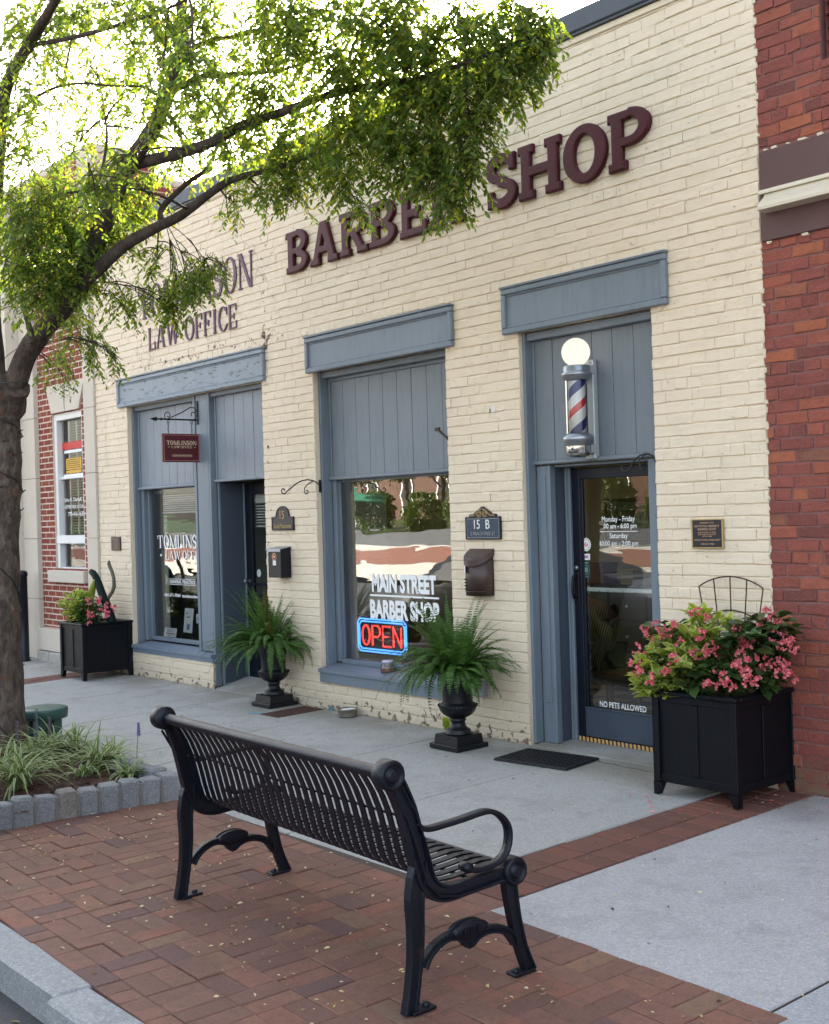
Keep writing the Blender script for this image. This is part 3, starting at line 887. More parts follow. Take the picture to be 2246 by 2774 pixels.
def glyph(ch, S, T, Q, U, w):
    """S stem width, T thin stroke, Q serif overhang, U serif thickness (cap height 1)"""
    g = Glyph(w)
    def serif(x0, x1, y): g.box(x0-Q, y if y < .5 else 1-U, x1+Q, U if y < .5 else 1)
    if ch == 'I': g.box(w/2-S/2, 0, w/2+S/2, 1); serif(w/2-S/2, w/2+S/2, 0); serif(w/2-S/2, w/2+S/2, 1)
    elif ch == 'H':
        for x in (Q, w-Q-S): g.box(x, 0, x+S, 1); serif(x, x+S, 0); serif(x, x+S, 1)
        g.box(Q, .5-T/2, w-Q, .5+T/2)
    elif ch == 'L':
        g.box(Q, 0, Q+S, 1); serif(Q, Q+S, 0); serif(Q, Q+S, 1); g.box(Q, 0, w, U*1.1); g.poly([(w-T*1.1, 0), (w, 0), (w, .34), (w-T*.75, .34)])
    elif ch == 'T':
        g.box(w/2-S/2, 0, w/2+S/2, 1); serif(w/2-S/2, w/2+S/2, 0); g.box(0, 1-U*1.1, w, 1); g.box(0, .72, T*.8, 1); g.box(w-T*.8, .72, w, 1)
    elif ch in 'EF':
        g.box(Q, 0, Q+S, 1); serif(Q, Q+S, 0); serif(Q, Q+S, 1); g.box(Q, 1-U*1.1, w-.02, 1); g.box(w-.02-T*.9, .72, w-.02, 1)
        g.box(Q, .5-T*.45, w*.72, .5+T*.45); g.box(w*.72-T*.7, .37, w*.72, .63)
        if ch == 'E': g.box(Q, 0, w, U*1.1); g.box(w-T*.9, 0, w, .30)
    elif ch == 'N':
        g.box(Q, 0, Q+T, 1); g.box(w-Q-T, 0, w-Q, 1); g.diag(w-Q-S*.62, Q+S*.55, 0, 1, S*1.12)
        serif(Q, Q+T, 0); serif(w-Q-T, w-Q, 1); g.box(0, 1-U, Q+S*.6, 1)
    elif ch == 'M':
        g.box(Q, 0, Q+T, 1); g.box(w-Q-S, 0, w-Q, 1); g.diag(w/2-S*.1, Q+S*.5, 0, 1, S*1.05); g.diag(w/2+S*.05, w-Q-S*.5, 0, 1, T*1.05)
        serif(Q, Q+T, 0); serif(w-Q-S, w-Q, 0); g.box(0, 1-U, Q+S*.8, 1); g.box(w-Q-S, 1-U, w, 1)
    elif ch == 'A':
        g.diag(Q+T*.6, w/2-S*.12, 0, 1, T*1.15); g.diag(w-Q-S*.55, w/2+.0, 0, 1, S*1.1)
        g.box(w*.24, .26, w*.74, .26+T*.9); g.box(0, 0, 2*Q+T*1.2, U); g.box(w-2*Q-S*1.1, 0, w, U)
    elif ch == 'W':
        g.diag(w*.30, Q+S*.5, 0, 1, S); g.diag(w*.30+S*.15, w*.52, 0, 1, T); g.diag(w*.72, w*.5, 0, 1, S); g.diag(w*.72+S*.15, w-Q-T*.5, 0, 1, T)
        g.box(0, 1-U, 2*Q+S, 1); g.box(w*.5-S*.5-Q, 1-U, w*.5+S*.5+Q, 1); g.box(w-2*Q-T, 1-U, w, 1)
    elif ch == 'O': g.ring(w/2, .5, w/2, .515, S*1.12, T*.95)
    elif ch == 'C':
        g.ring(w*.54, .5, w*.54, .515, S*1.12, T*.95, clip=np.maximum(g.X-w*.80, -9))
        g.ring(w*.54, .5, w*.54, .515, T*1.3, T*.95, clip=np.maximum(w*.78-g.X, .22-np.abs(g.Y-.5)))
        g.box(w-T*.8, .64, w, .96); 
    elif ch == 'S':
        pts = []; th = []
        for k in range(15):
            a = rad(15+k*(255/14)); pts.append((w/2+(w/2-S*.42)*math.cos(a), .735+(.265-T*.42)*math.sin(a))); th.append(T*.9+(S*1.0-T*.9)*max(0, math.sin((k/14)**1.2*math.pi))*.95)
        for k in range(1, 16):
            a = rad(90-k*(255/15)); pts.append((w/2+(w/2-S*.42)*math.cos(a), .265+(.265-T*.42)*math.sin(a))); th.append(T*.9+(S*1.0-T*.9)*max(0, math.sin((1-k/15)**1.2*math.pi))*.95)
        pts[14] = (w/2, .5); th[14] = S*1.02
        g.stroke(pts, th); g.box(w-T*.85-.02, .66, w-.02, .98); g.box(.02, .02, .02+T*.85, .34)
    elif ch in 'PBR':
        g.box(Q, 0, Q+S, 1); g.box(0, 0, 2*Q+S, U); g.box(0, 1-U, Q+S, 1)
        yb = .46 if ch == 'P' else .5
        c1 = (1+yb)/2; ry = (1-yb)/2+T*.25
        rxx = (w-.03 if ch != 'P' else w)-(w*.5)
        g.ring(w*.5, c1-T*.12, rxx, ry, S*1.02, T*.85, clip=w*.5-g.X); g.box(Q, 1-T*.85, w*.505, 1); g.box(Q, c1-T*.12-ry, w*.505, c1-T*.12-ry+T*.85)
        if ch == 'B':
            g.ring(w*.5, .26, w*.5, .26, S*1.06, T*.85, clip=w*.5-g.X); g.box(Q, 0, w*.505, T*.85)
        if ch == 'R':
            g.diag(w-Q-S*.45, w*.50, 0, .5, S*1.05); g.box(w-2*Q-S, 0, w+.02, U)
    return g.loops()
def letter_mesh(ch, W, H, depth, bev, S, T, Q, U, aspect):
    """mesh in the x-z plane, front towards -y, lower left corner at the origin"""
    lps = glyph(ch, S, T, Q, U, aspect)
    cu = bpy.data.curves.new('letter_tmp', 'CURVE'); cu.dimensions = '2D'; cu.fill_mode = 'BOTH'
    cu.extrude = max(.0005, depth/2-bev); cu.bevel_depth = bev; cu.bevel_resolution = 2; cu.offset = -bev*.9
    for lp in lps:
        sp = cu.splines.new('POLY'); sp.points.add(len(lp)-1); sp.use_cyclic_u = True
        for p, (x, y) in zip(sp.points, lp): p.co = (x*W/aspect, y*H, 0, 1)
    ob = bpy.data.objects.new('letter_tmp', cu); COL.objects.link(ob)
    dg = bpy.context.evaluated_depsgraph_get(); dg.update()
    me = bpy.data.meshes.new_from_object(ob.evaluated_get(dg))
    bpy.data.objects.remove(ob); bpy.data.curves.remove(cu)
    V = [(v.co.x, -v.co.z-depth/2, v.co.y) for v in me.vertices]; F = [tuple(p.vertices) for p in me.polygons]
    bpy.data.meshes.remove(me)
    return V, F
def raised_letter(ch, x0, x1, z0, z1, depth, mat, label, group, par, y=-.006):
    W, H = x1-x0, z1-z0
    V, F = letter_mesh(ch, W, H, depth, *par, aspect=W/H)
    mb = MB(); mb.add([(x0+a, y+b, z0+c) for a, b, c in V], F)
    o = mb.build_at('sign_letter', mat, (x0, y, z0))
    return tag(o, label, 'sign letter', group)
slab = (.012, .235, .185, .075, .155)
xs = [('B', -9.105, -8.775), ('A', -8.735, -8.325), ('R', -8.295, -7.915), ('B', -7.885, -7.545), ('E', -7.49, -7.155), ('R', -7.115, -6.735)]
lab = ['maroon raised letter B that begins the word BARBER', 'maroon raised letter A in the word BARBER', 'maroon raised letter R in the middle of BARBER, after the A', 'second maroon raised letter B of BARBER, before the E', 'maroon raised letter E in the word BARBER', 'maroon raised letter R that ends BARBER, half behind leaves']
for (ch, a, b), l in zip(xs, lab): raised_letter(ch, a, b, 3.868, 4.235, .042, M['maroon'], l, 'raised maroon letters of BARBER SHOP', slab)
xs = [('S', -6.475, -6.175), ('H', -6.145, -5.735), ('O', -5.71, -5.322), ('P', -5.305, -4.955)]
for (ch, a, b) in xs:
    raised_letter(ch, a, b, 3.878, 4.262, .042, M['maroon'], 'maroon raised letter %s in the word SHOP' % ch, 'raised maroon letters of BARBER SHOP', slab)
rom = (.003, .115, .055, .055, .05)
def serif_row(word, x0, x1, z0, z1, labels):
    wd = {'T': 1.0, 'O': 1.0, 'M': 1.3, 'L': .8, 'I': .48, 'N': 1.06, 'S': .70, 'A': 1.05, 'W': 1.42, 'F': .76, 'C': .9, 'E': .8, ' ': .42}
    gap = .14; tot = sum(wd[c] for c in word)+gap*(len(word)-1); k = (x1-x0)/tot
    x = x0
    for i, c in enumerate(word):
        if c != ' ':
            raised_letter(c, x, x+wd[c]*k, z0, z1, .014, M['mauve'], labels[i], 'thin purple letters of the law office sign', rom)
        x += (wd[c]+gap)*k
ordn = ['first', 'second', 'third', 'fourth', 'fifth', 'sixth', 'seventh', 'eighth', 'ninth']
serif_row('TOMLINSON', -12.01, -9.71, 3.868, 4.21, ['thin purple letter %s, %s letter of the word TOMLINSON' % (c, ordn[i]) for i, c in enumerate('TOMLINSON')])
serif_row('LAW OFFICE', -11.81, -10.02, 3.52, 3.758, ['thin purple letter %s, %s letter of the word LAW' % (c, ordn[i]) for i, c in enumerate('LAW')]+['']+['thin purple letter %s, %s letter of the word OFFICE' % (c, ordn[i]) for i, c in enumerate('OFFICE')])

# ------------------------------------------------------------------ barber shop window
def serif_flat(mb, word, x0, x1, z0, z1, y, mi=0, par=(.17, .075, .05, .05)):
    wd = {'T': 1.0, 'O': 1.0, 'M': 1.3, 'L': .8, 'I': .48, 'N': 1.06, 'S': .70, 'A': 1.05, 'W': 1.42, 'F': .76, 'C': .9, 'E': .8, ' ': .34}
    gap = .10; tot = sum(wd[c] for c in word)+gap*(len(word)-1); k = (x1-x0)/tot; H = z1-z0
    x = x0
    for c in word:
        if c != ' ':
            V, F = letter_mesh(c, wd[c]*k, H, .002, .0004, *par, aspect=wd[c]*k/H*1.0)
            mb.add([(x+a, y+b, z0+q) for a, b, q in V], F, mi)
        x += (wd[c]+gap)*k
def sill(name, x0, x1, z1, z0, y0, y1, mat, parent):
    mb = MB()
    moulding_x(mb, x0, x1, [(y1, z1+.03), (y0, z1), (y0, z1-.028), (y0+.018, z1-.030), (y0+.018, z0), (y1, z0)][::-1])
    return mb.build(name, mat, parent)
win = MB()
mb_n = MB(); mb_n.box(-8.765, -8.725, .285, .72, .30, 2.5); mb_n.box(-8.724, -8.70, .30, .715, 1.30, 1.345, 0, .006); mb_n.box(-8.724, -7.04, .285, .75, .30, .40, 0, .004)
win.box(-8.80, -8.772, .052, .150, .33, 2.955, 0, .003); win.box(-7.058, -7.03, .052, .150, .33, 2.955, 0, .003)
win.box(-8.771, -7.059, .07, .149, 2.905, 2.955, 0, .003)
win.box(-8.771, -7.059, .135, .149, 2.875, 2.904, 0, .003)
win.box(-8.771, -8.717, .151, .235, .40, 2.02, 0, .004); win.box(-7.113, -7.059, .151, .235, .40, 2.02, 0, .004)
win.box(-8.7165, -7.1135, .16, .235, .385, .425, 0, .004)
win.box(-8.716, -8.702, .185, .205, .426, 2.02, 0, .002)
win.box(-8.80, -7.03, .236, .28, 2.0, 2.96); win.box(-8.80, -7.03, .20, .235, 1.985, 2.019)
window = win.build('display_window', M['blue'], cream)
mb = MB(); beadboard(mb, -8.770, -7.06, 2.035, 2.874, .152, .187, wj=.004)
mb.box(-8.772, -7.058, .118, .180, 2.005, 2.034, 0, .006, jit=.001); mb.box(-8.772, -8.750, .138, .151, 2.035, 2.874, 0, .003)
mb.build('transom_panel', M['bead'], window); mb_n.build('window_recess', M['pale_wall'], window)
mb = MB(); mb.add([(-8.717, .205, .42), (-7.113, .205, .42), (-7.113, .205, 2.0), (-8.717, .205, 2.0)], [(0, 1, 2, 3)]); mb.build('pane', M['glass_window'], window)
sill('sill', -8.785, -7.045, .355, .238, -.05, .16, M['blue'], window)
mb = MB()
put_text(mb, 'MAIN STREET', -7.878, 1.104, .201, .85, .158, bold=.05); mb.build('lettering', M['decal'], window)
mb = MB(); put_text(mb, 'BARBER SHOP', -7.880, .880, .201, .91, .168, bold=.05); mb.build('lettering', M['decal'], window)
mb = MB(); mb.box(-8.33, -7.425, .2005, .2015, .991, 1.006); mb.build('underline', M['decal'], window)
# ------------------------------------------------------------------ barber shop doorway
ds = MB()
ds.box(-6.23, -6.203, .03, .11, .01, 2.955, 0, .003); ds.box(-5.047, -5.02, .03, .11, .01, 2.955, 0, .003)
ds.box(-6.202, -6.075, .112, .29, .012, 2.00, 0, .004); ds.box(-5.18, -5.048, .112, .29, .012, 2.00, 0, .004)
ds.box(-6.17, -6.11, .104, .111, .30, 1.93, 0, .002)
ds.box(-6.085, -6.060, .10, .16, .012, 2.00, 0, .005)
ds.box(-6.074, -6.022, .262, .33, .02, 1.985, 0, .004); ds.box(-5.11, -5.181, .262, .33, .02, 1.985, 0, .004)
ds.box(-6.060, -6.046, .25, .2615, .02, 1.985, 0, .003)
ds.box(-6.074, -5.1805, .15, .33, 1.986, 2.004, 0, .003); ds.box(-6.202, -5.048, .16, .28, 2.04, 2.96)
ds.box(-6.202, -5.048, .05, .111, 2.90, 2.955, 0, .004)
surround = ds.build('door_surround', M['blue'], cream)
mb = MB(); mb.box(-6.0735, -6.0715, .163, .2605, .02, 1.984); mb.build('shaded_jamb_face', M['blue_shaded'], surround)  # thin sheet on the jamb side, its shade painted in
mb = MB(); beadboard(mb, -6.200, -5.05, 2.04, 2.899, .113, .186, wj=.004)
mb.box(-6.235, -5.046, .082, .140, 2.008, 2.039, 0, .006, jit=.001); mb.box(-6.202, -6.182, .098, .112, 2.04, 2.899, 0, .003)
mb.build('transom_panel', M['bead'], surround)
door = MB()
door.box(-6.02, -5.945, .278, .318, .055, 1.975, 0, .004); door.box(-5.19, -5.112, .278, .318, .055, 1.975, 0, .004)
door.box(-5.9445, -5.1905, .278, .318, 1.895, 1.975, 0, .004)
door.box(-5.9445, -5.922, .284, .31, .271, 1.894, 0, .003)
door = door.build('shop_door', M['dark_door'], cream)
mb = MB(); mb.box(-5.944, -5.191, .274, .318, .060, .27, 0, .004); mb.box(-5.944, -5.191, .268, .277, .258, .272, 0, .003); mb.build('kick_plate', M['aluminium_blue'], door)
mb = MB(); mb.add([(-5.9445, .296, .27), (-5.1905, .296, .27), (-5.1905, .296, 1.895), (-5.9445, .296, 1.895)], [(0, 1, 2, 3)]); mb.build('pane', M['glass_door'], door)
mb = MB(); mb.box(-5.93, -5.19, .305, .335, 1.092, 1.122, 0, .005); mb.box(-5.95, -5.925, .30, .345, 1.075, 1.135, 0, .004)
mb.build('push_bar', pm('chipped_white_bar', (.62, .68, .66), .5, dirt=(.03, .06, .05), dirt_amt=.9, dirt_scale=30), door)
mb = MB(); mb.tube([(-5.985, .278, 1.21), (-5.985, .235, 1.20), (-5.985, .225, 1.16), (-5.985, .225, 1.09), (-5.985, .235, 1.05), (-5.985, .278, 1.04)], .010, 8); mb.box(-6.003, -5.967, .270, .2785, 1.0, 1.235, 0, .004)
mb.build('handle', M['black'], door)
mb = MB(); mb.lathe([(.016, 0), (.016, .012), (.012, .016), (.0, .016)], 16, M=Matrix.Translation((-5.985, .278, 1.262)) @ Matrix.Rotation(rad(90), 4, 'X')); mb.build('lock', M['pewter'], door)
mb = MB()
for s_, x_, z_, w_, h_ in (('Monday - Friday', -5.602, 1.600, .300, .050), (':00 am - 6:00 pm', -5.591, 1.552, .305, .046), ('Saturday', -5.602, 1.484, .165, .048), ('10:00 am - 2:00 pm', -5.602, 1.431, .345, .046), ('NO PETS ALLOWED', -5.612, .302, .42, .042)):
    mb = MB(); put_text(mb, s_, x_, z_, .2925, w_, h_, bold=.02 if 'PETS' in s_ else .012); mb.build('lettering', M['decal'], door)
mb = MB(); mb.box(-5.773, -5.428, .2915, .2925, 1.516, 1.520); mb.build('underline', M['decal'], door)
def disc(mb, cx, cz, y, r, mi=0, n=28, rz=None):
    rz = rz or r
    mb.add([(cx+r*math.cos(2*math.pi*k/n), y, cz+rz*math.sin(2*math.pi*k/n)) for k in range(n)], [tuple(range(n))], mi)
mb = MB(); disc(mb, -5.905, 1.427, .2925, .043, 0, rz=.047); disc(mb, -5.905, 1.427, .2915, .036, 1, rz=.040); disc(mb, -5.905, 1.427, .2905, .031, 0, rz=.034)
for i in range(7): mb.box(-5.925+i*.006, -5.921+i*.006, .2893, .2898, 1.408+.006*(i % 3), 1.428+.007*((i*5) % 4), 2)
mb.build('sticker', [M['white_paper'], pm('sticker_olive', (.45, .42, .16), .6), pm('sticker_pink', (.60, .16, .18), .6)], door)
mb = MB(); mb.box(-5.945, -5.872, .2915, .2925, 1.318, 1.362); mb.box(-5.932, -5.885, .2905, .2914, 1.330, 1.350, 1); mb.box(-5.932, -5.905, .2895, .2904, 1.340, 1.350, 2)
mb.build('sticker', [M['white_paper'], pm('sticker_rose', (.50, .22, .30), .6), pm('sticker_violet', (.22, .16, .40), .6)], door)
mb = MB(); mb.box(-5.945, -5.873, .2915, .2925, 1.187, 1.310); disc(mb, -5.909, 1.247, .2905, .030, 1, rz=.034); disc(mb, -5.909, 1.247, .2895, .026, 0, rz=.030); disc(mb, -5.909, 1.247, .2885, .016, 1, rz=.019)
mb.box(-5.93, -5.89, .2905, .2914, 1.292, 1.302, 1); mb.box(-5.93, -5.89, .2905, .2914, 1.196, 1.200, 1)
mb.build('sticker', [pm('sticker_green', (.012, .035, .035), .5), pm('sticker_sage', (.13, .24, .22), .5)], door)
mb = MB()
xx = -6.00
while xx < -5.05:
    mb.add([(xx, .262, .027), (xx+.022, .262, .027), (xx+.006, .276, .054), (xx-.016, .276, .054)], [(0, 1, 2, 3)], 0); mb.add([(xx+.022, .262, .027), (xx+.036, .262, .027), (xx+.020, .276, .054), (xx+.006, .276, .054)], [(0, 1, 2, 3)], 1)
    xx += .036
mb.box(-6.02, -5.05, .277, .33, .02, .054, 1)
mb.build('hazard_strip', [M['tan_tape'], M['black']], door)
# ------------------------------------------------------------------ law office front
ow = MB()
ow.box(-12.38, -12.352, .052, .12, .36, 2.96, 0, .003); ow.box(-12.351, -10.95, .07, .119, 2.915, 2.96, 0, .003)
ow.box(-12.351, -12.29, .121, .235, .38, 2.05, 0, .004); ow.box(-12.2895, -12.262, .17, .235, .40, 2.05, 0, .003)
ow.box(-12.261, -11.03, .17, .235, .385, .425, 0, .003)
ow.box(-11.03, -10.985, .05, .235, .36, 2.96, 0, .004); ow.box(-10.984, -10.955, .075, .235, .36, 2.96, 0, .003)
ow.box(-10.954, -10.70, .045, .235, .36, 2.96, 0, .005); ow.box(-10.699, -10.668, .03, .10, .02, 2.96, 0, .004)
ow.box(-10.94, -10.715, .038, .0445, .42, 2.9, 0, .002)
ow.box(-12.351, -10.955, .236, .28, 2.0, 2.96)
office = ow.build('display_window', M['blue'], cream)
mb = MB(); beadboard(mb, -12.35, -11.032, 2.075, 2.914, .122, .167, wj=.004)
mb.box(-12.352, -11.032, .085, .150, 2.045, 2.074, 0, .007, jit=.002); mb.box(-12.35, -12.33, .108, .121, 2.075, 2.914, 0, .003)
mb.build('transom_panel', M['bead_peel'], office)
mb = MB(); mb.add([(-12.262, .205, .42), (-11.03, .205, .42), (-11.03, .205, 2.05), (-12.262, .205, 2.05)], [(0, 1, 2, 3)]); mb.build('pane', M['glass_office'], office)
sill('sill', -12.372, -10.655, .338, .262, -.035, .17, M['blue_worn'], office)
mb = MB()
serif_flat(mb, 'TOMLINSON', -12.135, -11.005, 1.397, 1.535, .199); mb.build('lettering', M['decal'], office); mb = MB()
serif_flat(mb, 'LAW OFFICE', -11.965, -11.10, 1.274, 1.368, .199); mb.build('lettering', M['decal'], office); mb = MB()
mb.tube([(-12.07+.018*math.cos(t*.5)*(1-t*.06), .199, 1.315+.020*math.sin(t*.5)*(1-t*.06)) for t in range(14)], .0045, 5); mb.build('flourish', M['decal'], office); mb = MB()
mb.box(-11.905, -11.32, .1985, .1992, 1.062, 1.066); mb.box(-11.905, -11.32, .1985, .1992, 1.003, 1.007); mb.box(-11.905, -11.901, .1985, .1992, 1.0075, 1.0615); mb.build('lettering_border', M['decal'], office); mb = MB()
put_text(mb, 'GENERAL PRACTICE', -11.61, 1.035, .199, .55, .036, bold=.01); mb.build('lettering', M['decal'], office); mb = MB()
put_text(mb, '404-371-7064  tomlinsonlawllc.com', -11.56, .888, .199, .92, .036, bold=.01)
mb.build('lettering', M['decal'], office)
oc = MB()
oc.box(-10.667, -10.640, .101, .42, .02, 2.06, 0, .004); oc.box(-9.66, -9.632, .05, .42, .02, 2.06, 0, .004)
oc.box(-10.6395, -10.612, .38, .42, .06, 2.04, 0, .003)
oc.box(-10.667, -9.632, .13, .42, 2.095, 2.96); oc.box(-10.667, -9.632, .05, .10, 2.92, 2.96, 0, .003)
osur = oc.build('door_surround', M['blue'], cream)
mb = MB(); mb.box(-10.6398, -10.6375, .12, .378, .05, 2.058); mb.build('shaded_jamb_face', M['blue_shaded'], osur)  # office jamb side, darkened in colour the same way to show shade
mb = MB(); beadboard(mb, -10.664, -9.634, 2.092, 2.919, .102, .176, wj=.004); mb.box(-10.667, -9.632, .066, .128, 2.062, 2.091, 0, .007, jit=.002)
mb.box(-10.664, -10.642, .088, .101, 2.092, 2.919, 0, .003)
mb.build('transom_panel', M['bead_peel'], osur)
od = MB()
od.box(-10.611, -10.49, .382, .42, .09, 2.04, 0, .003); od.box(-9.76, -9.661, .382, .42, .09, 2.04, 0, .003)
od.box(-10.4895, -9.7605, .382, .42, 1.93, 2.04, 0, .003); od.box(-10.4895, -9.7605, .382, .42, .09, .36, 0, .003); od.box(-10.4895, -9.7605, .385, .41, 1.015, 1.04, 0, .003)
od = od.build('office_door', M['dark_door'], cream)
mb = MB()
mb.add([(-10.49, .398, .36), (-9.76, .398, .36), (-9.76, .398, 1.93), (-10.49, .398, 1.93)], [(0, 1, 2, 3)]); mb.build('pane', glass('office_door_glass', (.8, .84, .8), k=1.3, base=.04), od)
mb = MB(); disc(mb, -10.40, 1.14, .395, .034, 0, rz=.038); disc(mb, -10.40, 1.14, .394, .024, 1, rz=.028); disc(mb, -10.40, 1.14, .393, .019, 0, rz=.022); mb.box(-10.408, -10.404, .3915, .392, 1.125, 1.155, 1); mb.box(-10.396, -10.392, .3915, .392, 1.125, 1.155, 1)
mb.build('sticker', [M['white_paper'], M['black']], od)
mb = MB(); mb.lathe([(.02, 0), (.02, .01), (.012, .02), (.014, .045), (.022, .05), (.022, .065), (.012, .072)], 14, M=Matrix.Translation((-10.55, .382, 1.06)) @ Matrix.Rotation(rad(90), 4, 'X')); mb.build('handle', M['pewter'], od)
mb = MB(); mb.box(-10.55, -9.70, .43, .50, 1.90, 1.97, 0, .008); mb.box(-10.53, -9.72, .43, .475, 1.84, 1.898, 0, .006); mb.box(-10.5, -9.75, .435, .45, 1.60, 1.62, 0, .003)
for k in range(7): mb.box(-10.5, -9.75, .44, .465, 1.64+k*.028, 1.652+k*.028)
mb.build('blind', M['white'], od)
# blind and rolled slats behind the office window
mb = MB()
mb.box(-12.14, -11.03, .27, .33, 1.99, 2.06, 0, .006)
for k in range(8): mb.box(-12.13, -11.04, .27, .315, 1.80+k*.023, 1.815+k*.023, 0, .003)
mb.box(-12.14, -11.03, .268, .32, 1.772, 1.792, 0, .005)
mb.build('blind', M['white'], office)
# ------------------------------------------------------------------ neighbours
redb = thing('brick_building', 'old dark red brick building with brown fascia beside the cream shop', 'building', (-2.5, 0, 0))
mb = MB()
bricks(mb, -4.182, -2.2, -.06, 3.215, L=.213, H=.0735, joint=.012, proud=.006, chamf=.004, mi=0, jit=.0028, header=5, phase=.06)
bricks(mb, -4.182, -3.76, 3.765, 5.4, L=.213, H=.0735, joint=.011, proud=.006, chamf=.004, mi=0, jit=.0028, header=5, phase=.02)
bricks(mb, -3.758, -2.2, 3.765, 4.165, L=.213, H=.0735, joint=.010, proud=.009, chamf=.003, mi=0, jit=.0022, header=5)
bricks(mb, -3.72, -2.2, 4.17, 5.4, L=.213, H=.0735, joint=.010, proud=-.05, chamf=.003, mi=0, jit=.0022, header=5)
mb.box(-4.182, -3.76, .001, .3, -.3, 7.5, 1); mb.box(-3.759, -2.2, .001, .3, -.3, 4.167, 1); mb.box(-3.759, -2.2, .060, .3, 4.168, 7.5, 1)
mb.box(-4.18, 6, .301, 8, -.3, 7.5, 1); mb.box(-2.199, 6, 0.002, .3, -.3, 7.5, 1)
mb.build('wall', [M['red_brick'], M['red_mortar']], redb)
mb = MB(); mb.box(-4.172, 6, -.022, -.001, 3.218, 3.742, 0, .003)
mb.build('fascia', M['brown_band'], redb)
mb = MB()
prof = [(-.0225, 3.515), (-.040, 3.515), (-.045, 3.492), (-.0225, 3.489)]
mb.prism(prof, lambda a, b: (-4.168, a, b), lambda a, b: (6, a, b))
cv = [(-.0225, 3.488)]+[(-.03-.072*math.sin(t/8*math.pi/2)**1.4-.03*t/8, 3.487-.092*(t/8)**.85) for t in range(9)]+[(-.135, 3.394), (-.135, 3.376), (-.0225, 3.376)]
mb.prism(cv, lambda a, b: (-4.135-(a+.02)*.15, a, b), lambda a, b: (6, a, b))
mb.build('cornice', M['cornice'], redb)
mb = MB()
for i in range(26):
    x = -4.15+i*.075+random.uniform(-.02, .02); w = random.uniform(.01, .045)
    mb.box(x, x+w, -.028, -.004, 3.743, 3.748+random.uniform(.002, .018), 0, .003, jit=.003)
    if i % 3 == 0: mb.box(x, x+w, -.022, -.004, 3.200, 3.214, 0, .003, jit=.003)
tag(mb.build('mortar_crumbs', M['cream_trim'], redb), kind='stuff')
mb = MB()
for i in range(60):     # ragged edge of the cream paint on the corner bricks
    z = .08+i*.0815+random.uniform(-.02, .02); h = random.uniform(.015, .06)
    if 3.2 < z < 3.77: continue
    mb.box(-4.188, -4.183+random.uniform(.004, .016), -.0135, -.002, z, z+h, 0, .003, jit=.003)
tag(mb.build('paint_drips', M['cream_trim'], cream), kind='stuff')

bank = thing('bank_building', 'red brick building with limestone piers and a tall barred window', 'building', (-14.2, 0, 0))
mb = MB()
WIN = (-14.47, -13.61, 1.135, 3.06)
bricks(mb, -14.88, -13.435, .40, 6.0, (WIN,), L=.215, H=.0725, joint=.016, vj=.016, proud=.0012, chamf=.0008, mi=0, jit=.0004, header=0, mp=lambda a, d, z: (a, .025-d, z))
bricks(mb, .3, .84, 5.04, 6.0, L=.215, H=.0725, joint=.012, proud=.0012, chamf=.0008, mi=0, jit=.0004, header=0, mp=lambda a, d, z: (-13.155+d, a, z))
bricks(mb, .84, 5.0, 5.04, 5.75, L=.215, H=.0725, joint=.012, proud=.0012, chamf=.0008, mi=0, jit=.0004, header=0, mp=lambda a, d, z: (-13.155+d, a, z))
for a, b, c, d in ((-14.9, -14.47, -.2, 6.0), (-13.61, -13.165, -.2, 6.0), (-14.47, -13.61, -.2, 1.135), (-14.47, -13.61, 3.06, 6.0)):
    mb.box(a, b, .026, .29, c, d, 1)
mb.box(-22, -14.9, .06, .29, -.2, 6.0, 1)
mb.box(-22, -13.158, .291, .839, -.2, 6.0, 1); mb.box(-22, -13.158, .84, 10, 2, 5.75, 1)
mb.build('wall', [M['bank_brick'], M['pale_mortar']], bank)
def blocks(mb, x0, x1, y0, y1, z0, z1, h):
    z = z0
    while z < z1-.01:
        e = min(z1, z+h); mb.box(x0, x1, y0, y1, z+.002, e-.002, 0, .004); z = e
for x0, x1 in ((-13.43, -13.158), (-15.32, -14.885)):
    mb = MB(); blocks(mb, x0, x1, -.035, .06, .0, 6.0, .76); mb.build('stone_pier', M['limestone'], bank)
mb = MB(); blocks(mb, -22, -15.324, -.20, .059, .0, 6.0, .9); mb.build('stone_wall', M['limestone'], bank)
mb = MB(); mb.box(-14.884, -14.12, -.06, .025, .125, .40, 0, .008); mb.box(-14.116, -13.432, -.06, .025, .125, .40, 0, .008); mb.build('stone_base', M['limestone'], bank)
mb = MB()
for i in range(4): mb.box(-14.90+i*.37, -14.90+(i+1)*.37-.01, -.075, .0, -.1, .118, 0, .012, jit=.006)
mb.build('footing', M['granite_base'], bank)
mb = MB()
mb.prism([(-14.42, 3.062), (-14.035, 3.062), (-14.07, 3.40), (-14.575, 3.40)], lambda a, b: (a, -.004, b), lambda a, b: (a, .03, b))
mb.prism([(-14.025, 3.062), (-13.635, 3.062), (-13.47, 3.40), (-13.99, 3.40)], lambda a, b: (a, -.004, b), lambda a, b: (a, .03, b))
mb.build('stone_lintel', M['limestone'], bank)
mb = MB(); mb.box(-14.56, -13.53, -.05, .05, .985, 1.13, 0, .006); mb.build('stone_sill', M['limestone'], bank)
mb = MB(); mb.box(-22, -13.14, .0, .9, 6.0, 6.10, 0, .01); mb.box(-22, -13.145, .91, 10, 5.75, 5.83, 0, .01); mb.build('roof_coping', M['limestone'], bank)
mb = MB()
mb.box(-14.469, -14.40, .05, .15, 1.137, 3.055, 0, .004); mb.box(-13.68, -13.611, .05, .15, 1.137, 3.055, 0, .004)
